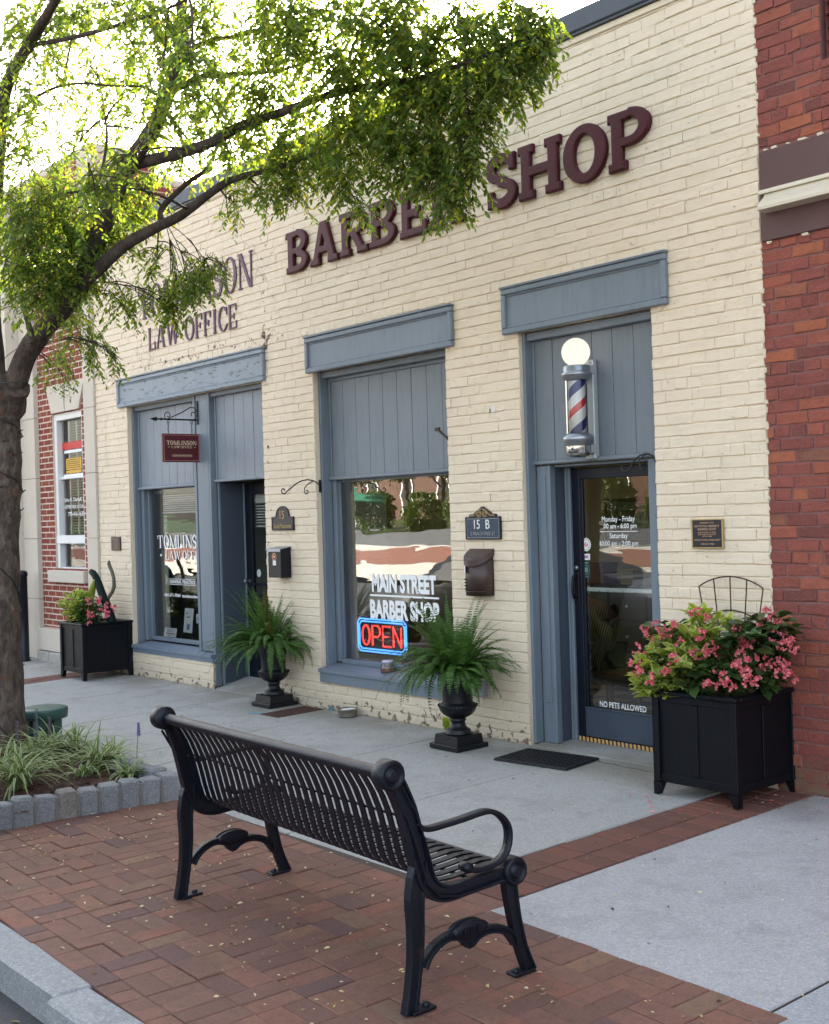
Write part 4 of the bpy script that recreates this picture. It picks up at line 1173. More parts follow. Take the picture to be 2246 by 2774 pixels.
mb.box(-14.399, -13.681, .05, .15, 2.97, 3.055, 0, .004); mb.box(-14.469, -13.611, .04, .16, 1.455, 1.555, 0, .005)
mb.box(-14.399, -13.681, .08, .14, 2.245, 2.275, 0, .003); mb.box(-14.399, -13.681, .07, .15, 1.138, 1.165, 0, .003)
bw = mb.build('window', M['white'], bank)
mb = MB(); mb.add([(-14.40, .125, 1.16), (-13.68, .125, 1.16), (-13.68, .125, 2.97), (-14.40, .125, 2.97)], [(0, 1, 2, 3)]); mb.build('pane', M['glass_bank'], bw)
mb = MB()
for x in (-14.27, -14.05, -13.83): mb.tube([(x, .16, 2.96), (x, .16, 1.70), (x-.02, .16, 1.63), (x, .16, 1.57)], .011, 6)
mb.build('window_bars', pm('cream_bars', (.62, .57, .42), .6), bw)
mb = MB()
for k in range(40): mb.box(-14.39, -13.69, .20, .225, 1.60+k*.034, 1.615+k*.034, 0)
mb.build('blind', pm('olive_blind', (.16, .15, .09), .7), bw)
mb = MB(); mb.box(-14.5, -13.58, .26, .27, 1.0, 3.06); mb.build('backing', M['near_black'], bw)
mb = MB()
mb.box(-14.40, -13.80, .119, .1235, 2.61, 2.70, 0); mb.box(-14.34, -13.84, .119, .1235, 2.565, 2.60, 1)
mb.box(-14.30, -13.86, .119, .1235, 2.36, 2.50, 2); mb.box(-14.30, -13.86, .119, .1235, 2.315, 2.35, 2); mb.box(-14.38, -13.80, .119, .1235, 2.277, 2.305, 1)
for k in range(5): mb.box(-14.27, -13.90, .1175, .1188, 2.38+k*.024, 2.387+k*.024, 3)
mb.build('poster', [pm('poster_red', (.55, .05, .04), .6), M['white_paper'], pm('poster_yellow', (.65, .38, .04), .6), M['black']], bw)
mb = MB()
for s_, z_, w_, h_ in (('John R. Darnall, P.C.', 1.985, .66, .062), ('CERTIFIED PUBLIC ACCOUNTANT', 1.905, .66, .042), ('770-416-1630', 1.815, .46, .055)):
    mb = MB(); put_text(mb, s_, -14.045, z_, .118, w_, h_, bold=.01); mb.build('lettering', M['decal'], bw)

# ------------------------------------------------------------------ barber pole
PX, PY = -5.632, -.055
pole = thing('barber_pole', 'chrome barber pole with lit white globe over the shop door', 'barber pole', (PX, PY, 2.02))
mb = MB(); mb.box(PX-.045, PX+.045, .06, .108, 2.02, 2.70, 0, .006); mb.box(PX-.055, PX+.055, .0, .062, 2.60, 2.66, 0, .004); mb.box(PX-.055, PX+.055, .0, .062, 2.06, 2.12, 0, .004)
for z in (2.04, 2.46, 2.68): mb.lathe([(.008, 0), (.008, .006), (.0, .008)], 8, M=Matrix.Translation((PX+.025, .06, z)) @ Matrix.Rotation(rad(90), 4, 'X'))
mb.build('mounting_plate', M['steel_plate'], pole)
mb = MB(); mb.lathe([(.0, 2.64), (.045, 2.641)]+[(.097*math.cos(rad(a)), 2.745+.097*math.sin(rad(a))) for a in range(-66, 91, 8)]+[(.0005, 2.8425)], 36, (PX, PY, 0)); mb.build('globe', M['globe'], pole)
mb = MB(); mb.lathe([(.04, 2.655), (.088, 2.652), (.093, 2.645), (.093, 2.615), (.097, 2.608), (.104, 2.600), (.104, 2.585), (.095, 2.576), (.092, 2.560), (.076, 2.552), (.02, 2.552)], 40, (PX, PY, 0)); mb.build('top_cap', M['pewter'], pole)
mb = MB(); mb.lathe([(.02, 2.195), (.076, 2.194), (.087, 2.186), (.106, 2.170), (.108, 2.150), (.098, 2.135), (.093, 2.120), (.087, 2.110)], 40, (PX, PY, 0)); mb.build('bottom_ring', M['pewter'], pole)
mb = MB(); mb.lathe([(.087, 2.109), (.086, 2.062), (.077, 2.045), (.054, 2.036), (.0, 2.034)], 40, (PX, PY, 0)); mb.build('base_cup', M['chrome'], pole)
t = NT('barber_stripes')
sx = t.n('ShaderNodeSeparateXYZ'); t.l(t.obj(), sx.inputs[0])
an = t.math('DIVIDE', t.math('ARCTAN2', sx.outputs[1], sx.outputs[0]), 2*math.pi)
ph = t.math('FRACT', t.math('ADD', t.math('SUBTRACT', t.math('DIVIDE', sx.outputs[2], .29), an), 6.93))
colr = t.ramp(ph, [(0, (.78, .76, .74)), (.155, (.58, .008, .014)), (.345, (.78, .76, .74)), (.62, (.006, .016, .17)), (.86, (.78, .76, .74))], 'CONSTANT')
M['stripe'] = t.done(t.bsdf(colr, .4))
mb = MB(); mb.lathe([(.0, 2.196), (.060, 2.197), (.060, 2.551), (.0, 2.5515)], 40, (PX, PY, 0)); mb.build('striped_cylinder', M['stripe'], pole)
mb = MB(); mb.lathe([(.0695, 2.196), (.0695, 2.552)], 40, (PX, PY, 0)); 
mb.f = mb.f[:-2]; mb.m = mb.m[:-2]; mb.s = mb.s[:-2]
mb.build('glass_cylinder', M['glass_clear'], pole)
mb = MB()
for a in (200, 340): mb.tube([(PX+.074*math.cos(rad(a-100)), PY+.074*math.sin(rad(a-100)), 2.19), (PX+.074*math.cos(rad(a-100)), PY+.074*math.sin(rad(a-100)), 2.56)], .006, 6)
mb.build('stay_rods', M['chrome'], pole)

# ------------------------------------------------------------------ signs and plaques on the wall
def outline_plate(mb, poly, y0, y1, mi=0):
    mb.prism(poly, lambda a, b: (a, y0, b), lambda a, b: (a, y1, b), mi)
def arc(cx, cz, r, a0, a1, n=10, rz=None):
    rz = rz or r
    return [(cx+r*math.cos(rad(a0+(a1-a0)*k/n)), cz+rz*math.sin(rad(a0+(a1-a0)*k/n))) for k in range(n+1)]
pl = thing('house_number', 'blue house number plaque 15 B with scrolled gold crest', 'plaque', (-6.643, 0, 1.56))
mb = MB(); mb.box(-6.833, -6.454, -.022, -.006, 1.478, 1.648, 0, .003); mb.build('panel', M['navy_plaque'], pl)
mb = MB()
for a, b, c, d in ((-6.833, -6.454, 1.640, 1.648), (-6.833, -6.454, 1.478, 1.486), (-6.833, -6.825, 1.4861, 1.6399), (-6.462, -6.454, 1.4861, 1.6399)): mb.box(a, b, -.027, -.007, c, d, 0, .002)
mb.build('rim', M['plaque_black'], pl)
mb = MB()
for (a, b, c, d) in ((-6.818, -6.469, 1.631, 1.634), (-6.818, -6.469, 1.491, 1.494), (-6.818, -6.815, 1.494, 1.631), (-6.472, -6.469, 1.494, 1.631)): mb.box(a, b, -.0235, -.0215, c, d)
mb.build('border_line', M['pewter'], pl)
mb = MB()
cr = [(-6.785, 1.645), (-6.79, 1.658), (-6.775, 1.668), (-6.755, 1.662), (-6.735, 1.672), (-6.70, 1.695), (-6.665, 1.712)]+arc(-6.643, 1.702, .022, 150, 30, 6)+[(-6.62, 1.712), (-6.586, 1.695), (-6.55, 1.672), (-6.53, 1.662), (-6.51, 1.668), (-6.496, 1.658), (-6.50, 1.645)]
outline_plate(mb, cr[::-1], -.026, -.006)
mb.build('crest', M['plaque_black'], pl)
mb = MB()
for sgn in (-1, 1):
    for r in (.024, .013): mb.tube([(-6.643+sgn*.03+r*math.cos(q*.5), -.028, 1.668+r*math.sin(q*.5)) for q in range(13)], .003, 5)
    mb.tube([(-6.643+sgn*x, -.028, z) for x, z in ((.005, 1.705), (.04, 1.693), (.07, 1.668), (.095, 1.655), (.12, 1.658), (.13, 1.650))], .0035, 5)
mb.build('scrollwork', M['gold'], pl)
mb = MB(); put_text(mb, '15', -6.705, 1.591, -.0225, .062, .068, th=.003); mb.build('numeral', M['white'], pl)
mb = MB(); put_text(mb, 'B', -6.588, 1.591, -.0225, .042, .068, th=.003); mb.build('numeral', M['white'], pl)
mb = MB(); put_text(mb, 'S PEACHTREE ST', -6.643, 1.522, -.0225, .27, .026, th=.002); mb.build('lettering', M['pewter'], pl)
pl = thing('house_number', 'black arched house number plaque 15 above the black mailbox', 'plaque', (-9.325, 0, 1.57))
mb = MB()
poly = [(-9.505, 1.572), (-9.145, 1.572), (-9.145, 1.697), (-9.21, 1.697)]+arc(-9.325, 1.697, .108, 5, 175, 16, .097)+[(-9.44, 1.697), (-9.505, 1.697)]
outline_plate(mb, poly, -.020, -.006); mb.build('panel', M['plaque_black'], pl)
mb = MB()
rim = [(-9.325+(x+9.325)*.955, 1.66+(z-1.66)*.94) for x, z in poly]
mb.tube([(x, -.021, z) for x, z in rim+[rim[0]]], .004, 5); mb.build('rim', pm('plaque_brown_rim', (.09, .05, .06), .5), pl)
mb = MB(); put_text(mb, '15', -9.325, 1.713, -.0205, .068, .072, th=.003); mb.build('numeral', M['gold'], pl)
mb = MB(); put_text(mb, 'South Peachtree', -9.325, 1.612, -.0205, .28, .040, th=.002); mb.build('lettering', M['gold'], pl)
pl = thing('history_plaque', 'bronze history plaque for the old barber shop by the red corner', 'plaque', (-4.62, 0, 1.5))
mb = MB(); mb.box(-4.732, -4.507, -.022, -.006, 1.420, 1.590, 0, .003); mb.build('panel', M['plaque_black'], pl)
mb = MB()
for a, b, c, d in ((-4.736, -4.503, 1.588, 1.596), (-4.736, -4.503, 1.414, 1.422), (-4.736, -4.728, 1.4221, 1.5879), (-4.511, -4.503, 1.4221, 1.5879)): mb.box(a, b, -.027, -.006, c, d, 0, .002)
mb.build('rim', M['gold'], pl)
mb = MB()
for s, z, w, h in (('ORIGINAL SITE', 1.573, .105, .009), ('ROYSTON MERRITT', 1.552, .185, .0135), ('BARBER SHOP', 1.533, .135, .0135), ('SHAVES WERE 15 CENTS', 1.513, .135, .008), ('AND HAIRCUTS 25 CENTS', 1.501, .135, .008), ('IN THE 1920S', 1.489, .07, .008), ('108 SOUTH PEACHTREE STREET', 1.467, .195, .0095), ('CIRCA 1923', 1.442, .10, .0115)):
    mb = MB(); put_text(mb, s, -4.62, z, -.0225, w, h, th=.0015, bold=.01); mb.build('lettering', M['bronze_pale'], pl)
pl = thing('history_plaque', 'small brown metal plaque on the cream wall left of the law office window', 'plaque', (-12.715, 0, 1.46))
mb = MB(); mb.box(-12.825, -12.605, -.024, -.006, 1.378, 1.532, 0, .004); mb.build('panel', M['bronze'], pl)
mb = MB()
for k in range(7): mb.box(-12.79+.02*(k % 3), -12.64-.015*(k % 2), -.0255, -.0235, 1.395+k*.018, 1.401+k*.018)
mb.build('lettering', pm('dull_bronze_text', (.16, .11, .09), .5), pl)
# empty scroll bracket left of the barber window
br = MB()
def spiral(cx, cz, r0, r1, a0, turns, n=20):
    return [(cx+(r0+(r1-r0)*k/n)*math.cos(rad(a0)+turns*2*math.pi*k/n), cz+(r0+(r1-r0)*k/n)*math.sin(rad(a0)+turns*2*math.pi*k/n)) for k in range(n+1)]
BX = -8.80
path = [(0, -.02), (-.02, .0), (-.06, .018), (-.12, .028), (-.18, .020), (-.24, -.005), (-.30, -.045), (-.345, -.075)]+[(-.375+x, -.065+z) for x, z in spiral(0, 0, .03, .008, -60, -.9, 10)]
br.tube([(BX, y*1.0+.03, 1.985+z) for y, z in path], .0055, 6)
path = [(-.06, .018), (-.12, -.01), (-.155, -.045), (-.16, -.075)]+[(-.135+x, -.075+z) for x, z in spiral(0, 0, .025, .008, 200, .8, 10)]
br.tube([(BX, y+.03, 1.985+z) for y, z in path], .0045, 6)
br.box(BX-.012, BX+.012, .025, .048, 1.90, 2.01, 0, .003)
o = br.build_at('scroll_bracket', M['black'], (BX, .04, 1.96)); tag(o, 'empty black scroll bracket on the jamb left of the barber window', 'bracket')
# hanging law sign on an arrow bracket
hx = -10.9
br = MB()
br.tube([(hx, .045, 2.705), (hx, -.42, 2.705)], .008, 8); br.box(hx-.014, hx+.014, .025, .0375, 2.66, 2.90, 0, .003)
br.tube([(hx, -.40, 2.705), (hx, -.425, 2.705), (hx, -.43, 2.705), (hx, -.46, 2.705), (hx, -.50, 2.705)], [.008, .008, .022, .016, .001], 8)
br.tube([(hx, -.36, 2.705), (hx, -.37, 2.705), (hx, -.38, 2.705), (hx, -.39, 2.705)], [.008, .014, .014, .008], 8)
br.tube([(hx, -.30, 2.712), (hx, -.15, 2.775), (hx, -.05, 2.83), (hx, .0, 2.83), (hx, .025, 2.79)], .005, 6)
br.tube([(hx, -.30+y, 2.745+z) for y, z in spiral(0, 0, .045, .012, -100, -1.1, 18)], .0045, 6)
br.tube([(hx, -.02+y, 2.755+z) for y, z in spiral(0, 0, .05, .012, 250, .95, 18)], .0045, 6)
o = br.build_at('arrow_bracket', M['black'], (hx, .03, 2.7)); tag(o, 'black wrought arrow bracket holding the maroon hanging sign', 'bracket')
hs = thing('hanging_sign', 'maroon TOMLINSON hanging sign on chains below the arrow bracket', 'sign', (hx, -.163, 2.28))
mb = MB(); mb.box(hx-.012, hx+.012, -.372, .046, 2.277, 2.562, 0, .002); mb.build('panel', M['maroon_sign'], hs)
mpx = lambda cy, cz: (lambda a, d, z: (hx+.0125+d, cy+a, cz+z))
mb = MB()
for a, b, c, d in ((-.360, .034, 2.546, 2.550), (-.360, .034, 2.289, 2.293), (-.360, -.356, 2.2931, 2.5459), (.030, .034, 2.2931, 2.5459)): mb.box(hx+.012, hx+.0128, a, b, c, d)
mb.build('border_line', pm('sign_pink_line', (.50, .24, .20), .5), hs)
mb = MB()
wd = {'T': 1.0, 'O': 1.0, 'M': 1.3, 'L': .8, 'I': .48, 'N': 1.06, 'S': .70, 'A': 1.05, 'W': 1.42, 'F': .76, 'C': .9, 'E': .8, ' ': .34}
def serif_sign(word, y0, y1, z0, z1):
    tot = sum(wd[c] for c in word)+.12*(len(word)-1); k = (y1-y0)/tot; y = y0
    for c in word:
        if c != ' ':
            V, F = letter_mesh(c, wd[c]*k, z1-z0, .0015, .0002, .19, .08, .05, .06, aspect=wd[c]*k/(z1-z0))
            mb.add([(hx+.0125-b, y+a, z0+q) for a, b, q in V], F)
        y += (wd[c]+.12)*k
sgt = pm('sign_cream_text', (.62, .48, .36), .5)
serif_sign('TOMLINSON', -.33, .005, 2.448, 2.492); mb.build('lettering', sgt, hs); mb = MB(); serif_sign('LAW OFFICE', -.275, -.045, 2.416, 2.440)
mb.build('lettering', sgt, hs)
for s in (-1, 1): mb = MB(); mb.tube([(hx+.0135, -.16+s*(.135+.02*k/6), 2.428+.004*math.sin(k)) for k in range(7)], .0025, 4); mb.build('flourish', sgt, hs)
mb = MB(); mb.box(hx+.0122, hx+.0130, -.275, -.045, 2.328, 2.356)
mb.build('name_strip', pm('sign_tan_strip', (.22, .12, .09), .6), hs)
mb = MB(); put_text(mb, 'GENERAL PRACTICE', 0, 0, 0, .20, .014, th=.0006, mp=lambda a, d, z: (hx+.0132+d, -.16+a, 2.342+z)); mb.build('lettering', pm('sign_tan_text', (.55, .42, .33), .5), hs)
for y in (-.30, -.035):
    mb = MB()
    mb.tube([(hx, y+.014*math.cos(q*.53), 2.685+.014*math.sin(q*.53)) for q in range(13)], .0035, 5)
    for k in range(4):
        ax = (k % 2)
        c0 = 2.658-k*.026
        mb.tube([(hx+(.007*math.cos(q*.63) if ax else 0), y+(0 if ax else .007*math.cos(q*.63)), c0+.016*math.sin(q*.63)) for q in range(11)], .0022, 4)
    mb.build('chain', M['black'], hs)
# black mailbox
mbx = thing('mailbox', 'black sheet metal mailbox with round copper badge beside the office door', 'mailbox', (-9.33, 0, 1.145))
x0, x1 = -9.425, -9.222
mb = MB(); mb.prism([(-.006, 1.145), (-.120, 1.145), (-.118, 1.405), (-.006, 1.425)], lambda a, b: (x0, a, b), lambda a, b: (x1, a, b)); mb.build('body', M['black_metal'], mbx)
mb = MB(); mb.prism([(-.006, 1.427), (-.126, 1.407), (-.130, 1.382), (-.126, 1.382), (-.122, 1.402), (-.006, 1.422)], lambda a, b: (x0-.006, a, b), lambda a, b: (x1+.006, a, b)); mb.tube([(x0-.02, -.126, 1.396), (x0-.006, -.126, 1.396)], .008, 8); mb.build('lid', M['grey_metal'], mbx)
mb = MB(); disc(mb, -9.325, 1.335, -.1205, .036, 0); disc(mb, -9.325, 1.335, -.1212, .030, 1); disc(mb, -9.325, 1.338, -.1218, .017, 0, rz=.010)
mb.build('badge', [M['bronze_pale'], pm('badge_copper', (.22, .08, .05), .5)], mbx)
mb = MB(); mb.box(-9.350, -9.297, -.1206, -.1199, 1.258, 1.300); 
for z in (1.286, 1.272): mb.box(-9.350, -9.297, -.1212, -.1207, z, z+.002, 1)
mb.build('label_card', [M['white_paper'], M['black']], mbx)
# brown mailbox with half round lid
mbx = thing('mailbox', 'brown metal mailbox with half-round lid below the 15 B plaque', 'mailbox', (-6.68, 0, 1.06))
cx, hw, dp = -6.676, .130, .135
def dsh(r, d, n=18): return [(cx+r*math.cos(rad(180+180*k/n)), -.006-d*math.sin(rad(180*k/n))**.75) for k in range(n+1)]
mb = MB(); mb.prism(dsh(hw-.008, dp-.01), lambda a, b: (a, b, 1.063), lambda a, b: (a, b, 1.345), 0, True); mb.build('body', M['mailbox_brown'], mbx)
mb = MB()
top = [(a, b, 1.409+(b+.006)*.62) for a, b in dsh(hw+.002, dp)]; n = len(top)
mid = [(a, b, z-.045) for a, b, z in top]
mb.add(top+mid, [tuple(range(n))]+[(i, i+1, n+i+1, n+i) for i in range(n-1)]); mb.build('lid', M['mailbox_brown'], mbx)
mb = MB()
for i in range(4):
    for j in range(4):
        a = 212+i*9; x = cx+(hw-.006)*math.cos(rad(a)); y = -.008-(dp-.01)*abs(math.sin(rad(a)))**.75
        mb.lathe([(.006, 0), (.005, .004), (0, .005)], 8, M=Matrix.Translation((x, y, 1.112+j*.024)) @ Matrix.Rotation(rad(90), 4, 'X'))
mb.build('vent_holes', M['near_black'], mbx)
mb = MB(); q = dsh(hw-.004, dp-.006); mb.tube([(a, b, 1.095) for a, b in q[2:-3]], .003, 5); mb.build('bead', M['mailbox_brown'], mbx)
p = [(-6.775, -.10, 1.288), (-6.715, -.152, 1.286), (-6.716, -.156, 1.232), (-6.776, -.104, 1.234)]
mb = MB(); mb.add(p+[(a+.003, b+.004, c) for a, b, c in p], [(0, 1, 2, 3), (4, 7, 6, 5), (0, 4, 5, 1), (1, 5, 6, 2), (2, 6, 7, 3), (3, 7, 4, 0)])
o = mb.build_at('folded_letter', M['white_paper'], (-6.745, -.12, 1.26)); tag(o, 'white folded letter sticking out of the brown mailbox', 'letter')
mb = MB()
mb.box(-6.535, -6.485, -.012, -.004, 2.415, 2.462, 0, .003, jit=.004); mb.box(-6.545, -6.525, -.013, -.004, 2.448, 2.468, 1, .003, jit=.004); mb.box(-6.545, -6.535, -.012, -.004, 2.412, 2.440, 2, .002, jit=.004)
mb.build('bare_patch', [pm('bare_plaster', (.72, .66, .60), .9), M['cream_trim'], M['bronze']], cream)
# little metal box low on the wall, cable loop over the door
o = MB(); o.box(-6.748, -6.655, -.065, -.006, .305, .425, 0, .006); o.box(-6.742, -6.661, -.069, -.0655, .312, .418, 0, .003)
o = o.build_at('outlet_box', M['grey_metal'], (-6.7, -.03, .36)); tag(o, 'grey metal outlet box low on the wall behind the urn', 'electrical box')
mb = MB()
cp = [pt(1380+x/4.133, 1200+y/4.133, .02) for x, y in ((1650, 260), (1640, 190), (1600, 140), (1530, 118), (1460, 140), (1400, 190), (1350, 300), (1290, 330), (1255, 290), (1265, 250))]
mb.tube(cp, .006, 6)
cp = [pt(1380+x/4.133, 1200+y/4.133, .005) for x, y in ((1640, 230), (1620, 160), (1560, 120), (1490, 150), (1450, 210), (1465, 285), (1510, 290))]
mb.tube(cp, .005, 6)
o = mb.build_at('cable', M['string_black'], (-5.1, .02, 2.0)); tag(o, 'loose black cable looped over the top corner of the shop door', 'cable')
# knocked bracket stub on the right of the barber window panel
mb = MB(); a = pt(650+1150/2.144, 900+565/2.144, -.02); b = pt(650+1200/2.144, 900+610/2.144, .0)
mb.tube([a, (a+b)/2+Vector((0, -.015, .01)), b], [.009, .012, .008], 6); mb.box(a.x-.03, a.x+.02, a.y-.012, a.y+.012, a.z-.012, a.z+.016, 0, .004)
mb.tube([b, (b.x+.02, .0, b.z-.02)], .012, 6)
o = mb.build_at('spotlight', M['bronze'], tuple(b)); tag(o, 'small grey clamp spotlight at the right edge of the barber window', 'spotlight')

# ------------------------------------------------------------------ neon sign, jar, display cards
ny = .262
ns = thing('open_sign', 'lit neon OPEN sign with blue border in the barber window', 'neon sign', (-8.23, ny, .50))
X0, X1, Z0, Z1 = -8.60, -7.93, .500, .782
mb = MB(); mb.box(X0-.01, X1+.01, ny+.02, ny+.035, Z0-.015, Z1+.015, 0, .004); mb.box(X0-.05, X1+.05, ny+.02, ny+.03, Z1+.0155, Z1+.026); mb.box(X0-.05, X1+.05, ny+.02, ny+.03, Z0-.026, Z0-.0155); mb.build('backing', M['near_black'], ns)
mb = MB()
for e in (0, .022):
    r = .03
    P = [(X0+e+r, Z0+e), (X1-e-r, Z0+e), (X1-e, Z0+e+r), (X1-e, Z1-e-r), (X1-e-r, Z1-e), (X0+e+r, Z1-e), (X0+e, Z1-e-r), (X0+e, Z0+e+r), (X0+e+r, Z0+e)]
    mb.tube([(a, ny, b) for a, b in P], .007, 8)
mb.build('border_tube', M['neon_blue'], ns)
mb = MB()
def nt(pts): mb.tube([(a, ny, b) for a, b in pts], .0085, 8)
lw = .125; zt, zb = Z1-.055, Z0+.055; zm = (zt+zb)/2
for k, ch in enumerate('OPEN'):
    a = X0+.062+k*.145; b = a+lw-.02
    if ch == 'O': nt([((a+b)/2+(b-a)/2*math.cos(q*.4+1.6), zm+(zt-zb)/2*math.sin(q*.4+1.6)) for q in range(16)])
    if ch == 'P': nt([(a, zb), (a, zt), (b-.03, zt), (b, zt-.025), (b, zm+.015), (b-.03, zm-.01), (a+.012, zm-.01)])
    if ch == 'E': nt([(b, zt), (a, zt), (a, zm), (b-.02, zm), (a, zm-.01), (a, zb), (b, zb)])
    if ch == 'N': nt([(a, zb), (a, zt), (b, zb), (b, zt)])
mb.build('letter_tubes', M['neon_red'], ns)
jar = thing('glass_jar', 'small glass jar of sweets on the barber window sill', 'jar', (-7.985, .10, .352))
mb = MB(); mb.lathe([(.0, 0), (.05, .0), (.062, .012), (.064, .055), (.056, .075), (.046, .082), (.046, .095)], 24, (-7.985, .10, .354)); mb.build('body', M['jar_glass'], jar)
mb = MB(); mb.lathe([(.0, .004), (.048, .005), (.058, .014), (.060, .045), (.04, .055), (.0, .05)], 20, (-7.985, .10, .354)); mb.build('filling', M['pink_candy'], jar)
mb = MB(); mb.lathe([(.0, .094), (.048, .095), (.050, .112), (.046, .116), (.0, .116)], 24, (-7.985, .10, .354)); mb.build('lid', M['lilac'], jar)
def card(name, x0, x1, z0, z1, y, label, cat, extra, tilt=.03):
    t = thing(name, label, cat, ((x0+x1)/2, y, z0))
    mb = MB(); mb.prism([(y, z0), (y-.004, z0), (y-.004+tilt, z1), (y+tilt, z1)], lambda a, b: (x0, a, b), lambda a, b: (x1, a, b)); mb.build('sheet', M['white_paper'], t)
    mb = MB(); extra(mb, lambda u, v: (x0+(x1-x0)*u, y-.0048+tilt*v-.0004, z0+(z1-z0)*v)); mb.build('print', [M['black'], pm(name+'_tint', (.42, .10, .16), .6), pm(name+'_blue', (.15, .22, .40), .6)], t)
def q4(mb, f, u0, u1, v0, v1, mi): mb.add([f(u0, v0), f(u1, v0), f(u1, v1), f(u0, v1)], [(0, 1, 2, 3)], mi)
card('display_card', -12.135, -11.86, .425, .52, .24, 'square white card standing left in the law office window', 'card', lambda m, f: (q4(m, f, .15, .85, .30, .40, 1), q4(m, f, .25, .7, .55, .6, 2), q4(m, f, .2, .8, .75, .8, 2), q4(m, f, .3, .6, .12, .15, 0)), .02)
card('flyer', -11.745, -11.555, .485, .745, .27, 'tall white flyer standing in the law office window', 'flyer', lambda m, f: (q4(m, f, .2, .4, .78, .82, 0), q4(m, f, .3, .65, .62, .66, 0), q4(m, f, .35, .7, .12, .36, 2)), .03)
card('note', -11.42, -11.27, .60, .70, .25, 'small white note stuck to the law office window at right', 'note', lambda m, f: (q4(m, f, .25, .7, .3, .7, 2),), .0)
# ------------------------------------------------------------------ bench
bn = thing('park_bench', 'black steel park bench seen from behind on the brick paving', 'bench', (0, 0, 0))
mb = MB()
NS = 30; LB = 1.74
prof = [(-.005, .850), (.030, .80), (.060, .745), (.085, .68), (.105, .60), (.120, .53), (.135, .475), (.160, .440), (.20, .424), (.26, .420), (.36, .424), (.45, .430), (.50, .424), (.525, .41)]
for i in range(NS):
    u = .035+(LB-.07)*i/(NS-1); w = .0172
    P = [Vector((u, v, z)) for v, z in prof]
    vs = []; fs = []
    for k, p in enumerate(P):
        t = (P[min(k+1, len(P)-1)]-P[max(k-1, 0)]).normalized(); nn = Vector((0, -t.z, t.y))
        for a, b in ((-w, .003), (w, .003), (w, -.003), (-w, -.003)): vs.append((u+a, p.y+nn.y*b, p.z+nn.z*b))
    for k in range(len(P)-1):
        for e in range(4): fs.append((k*4+e, k*4+(e+1) % 4, k*4+4+(e+1) % 4, k*4+4+e))
    mb.add(vs, fs)
mb.build('slats', M['black_metal'], bn)
mb = MB()
for v, z, r in ((-.024, .855, .024), (.525, .398, .022)): mb.tube([(0, v, z), (LB, v, z)], r, 14)
for v, z in ((.098, .668), (.158, .446), (.33, .408)): mb.tube([(0, v, z), (LB, v, z)], .0065, 8)
mb.build('rails', M['black_metal'], bn)
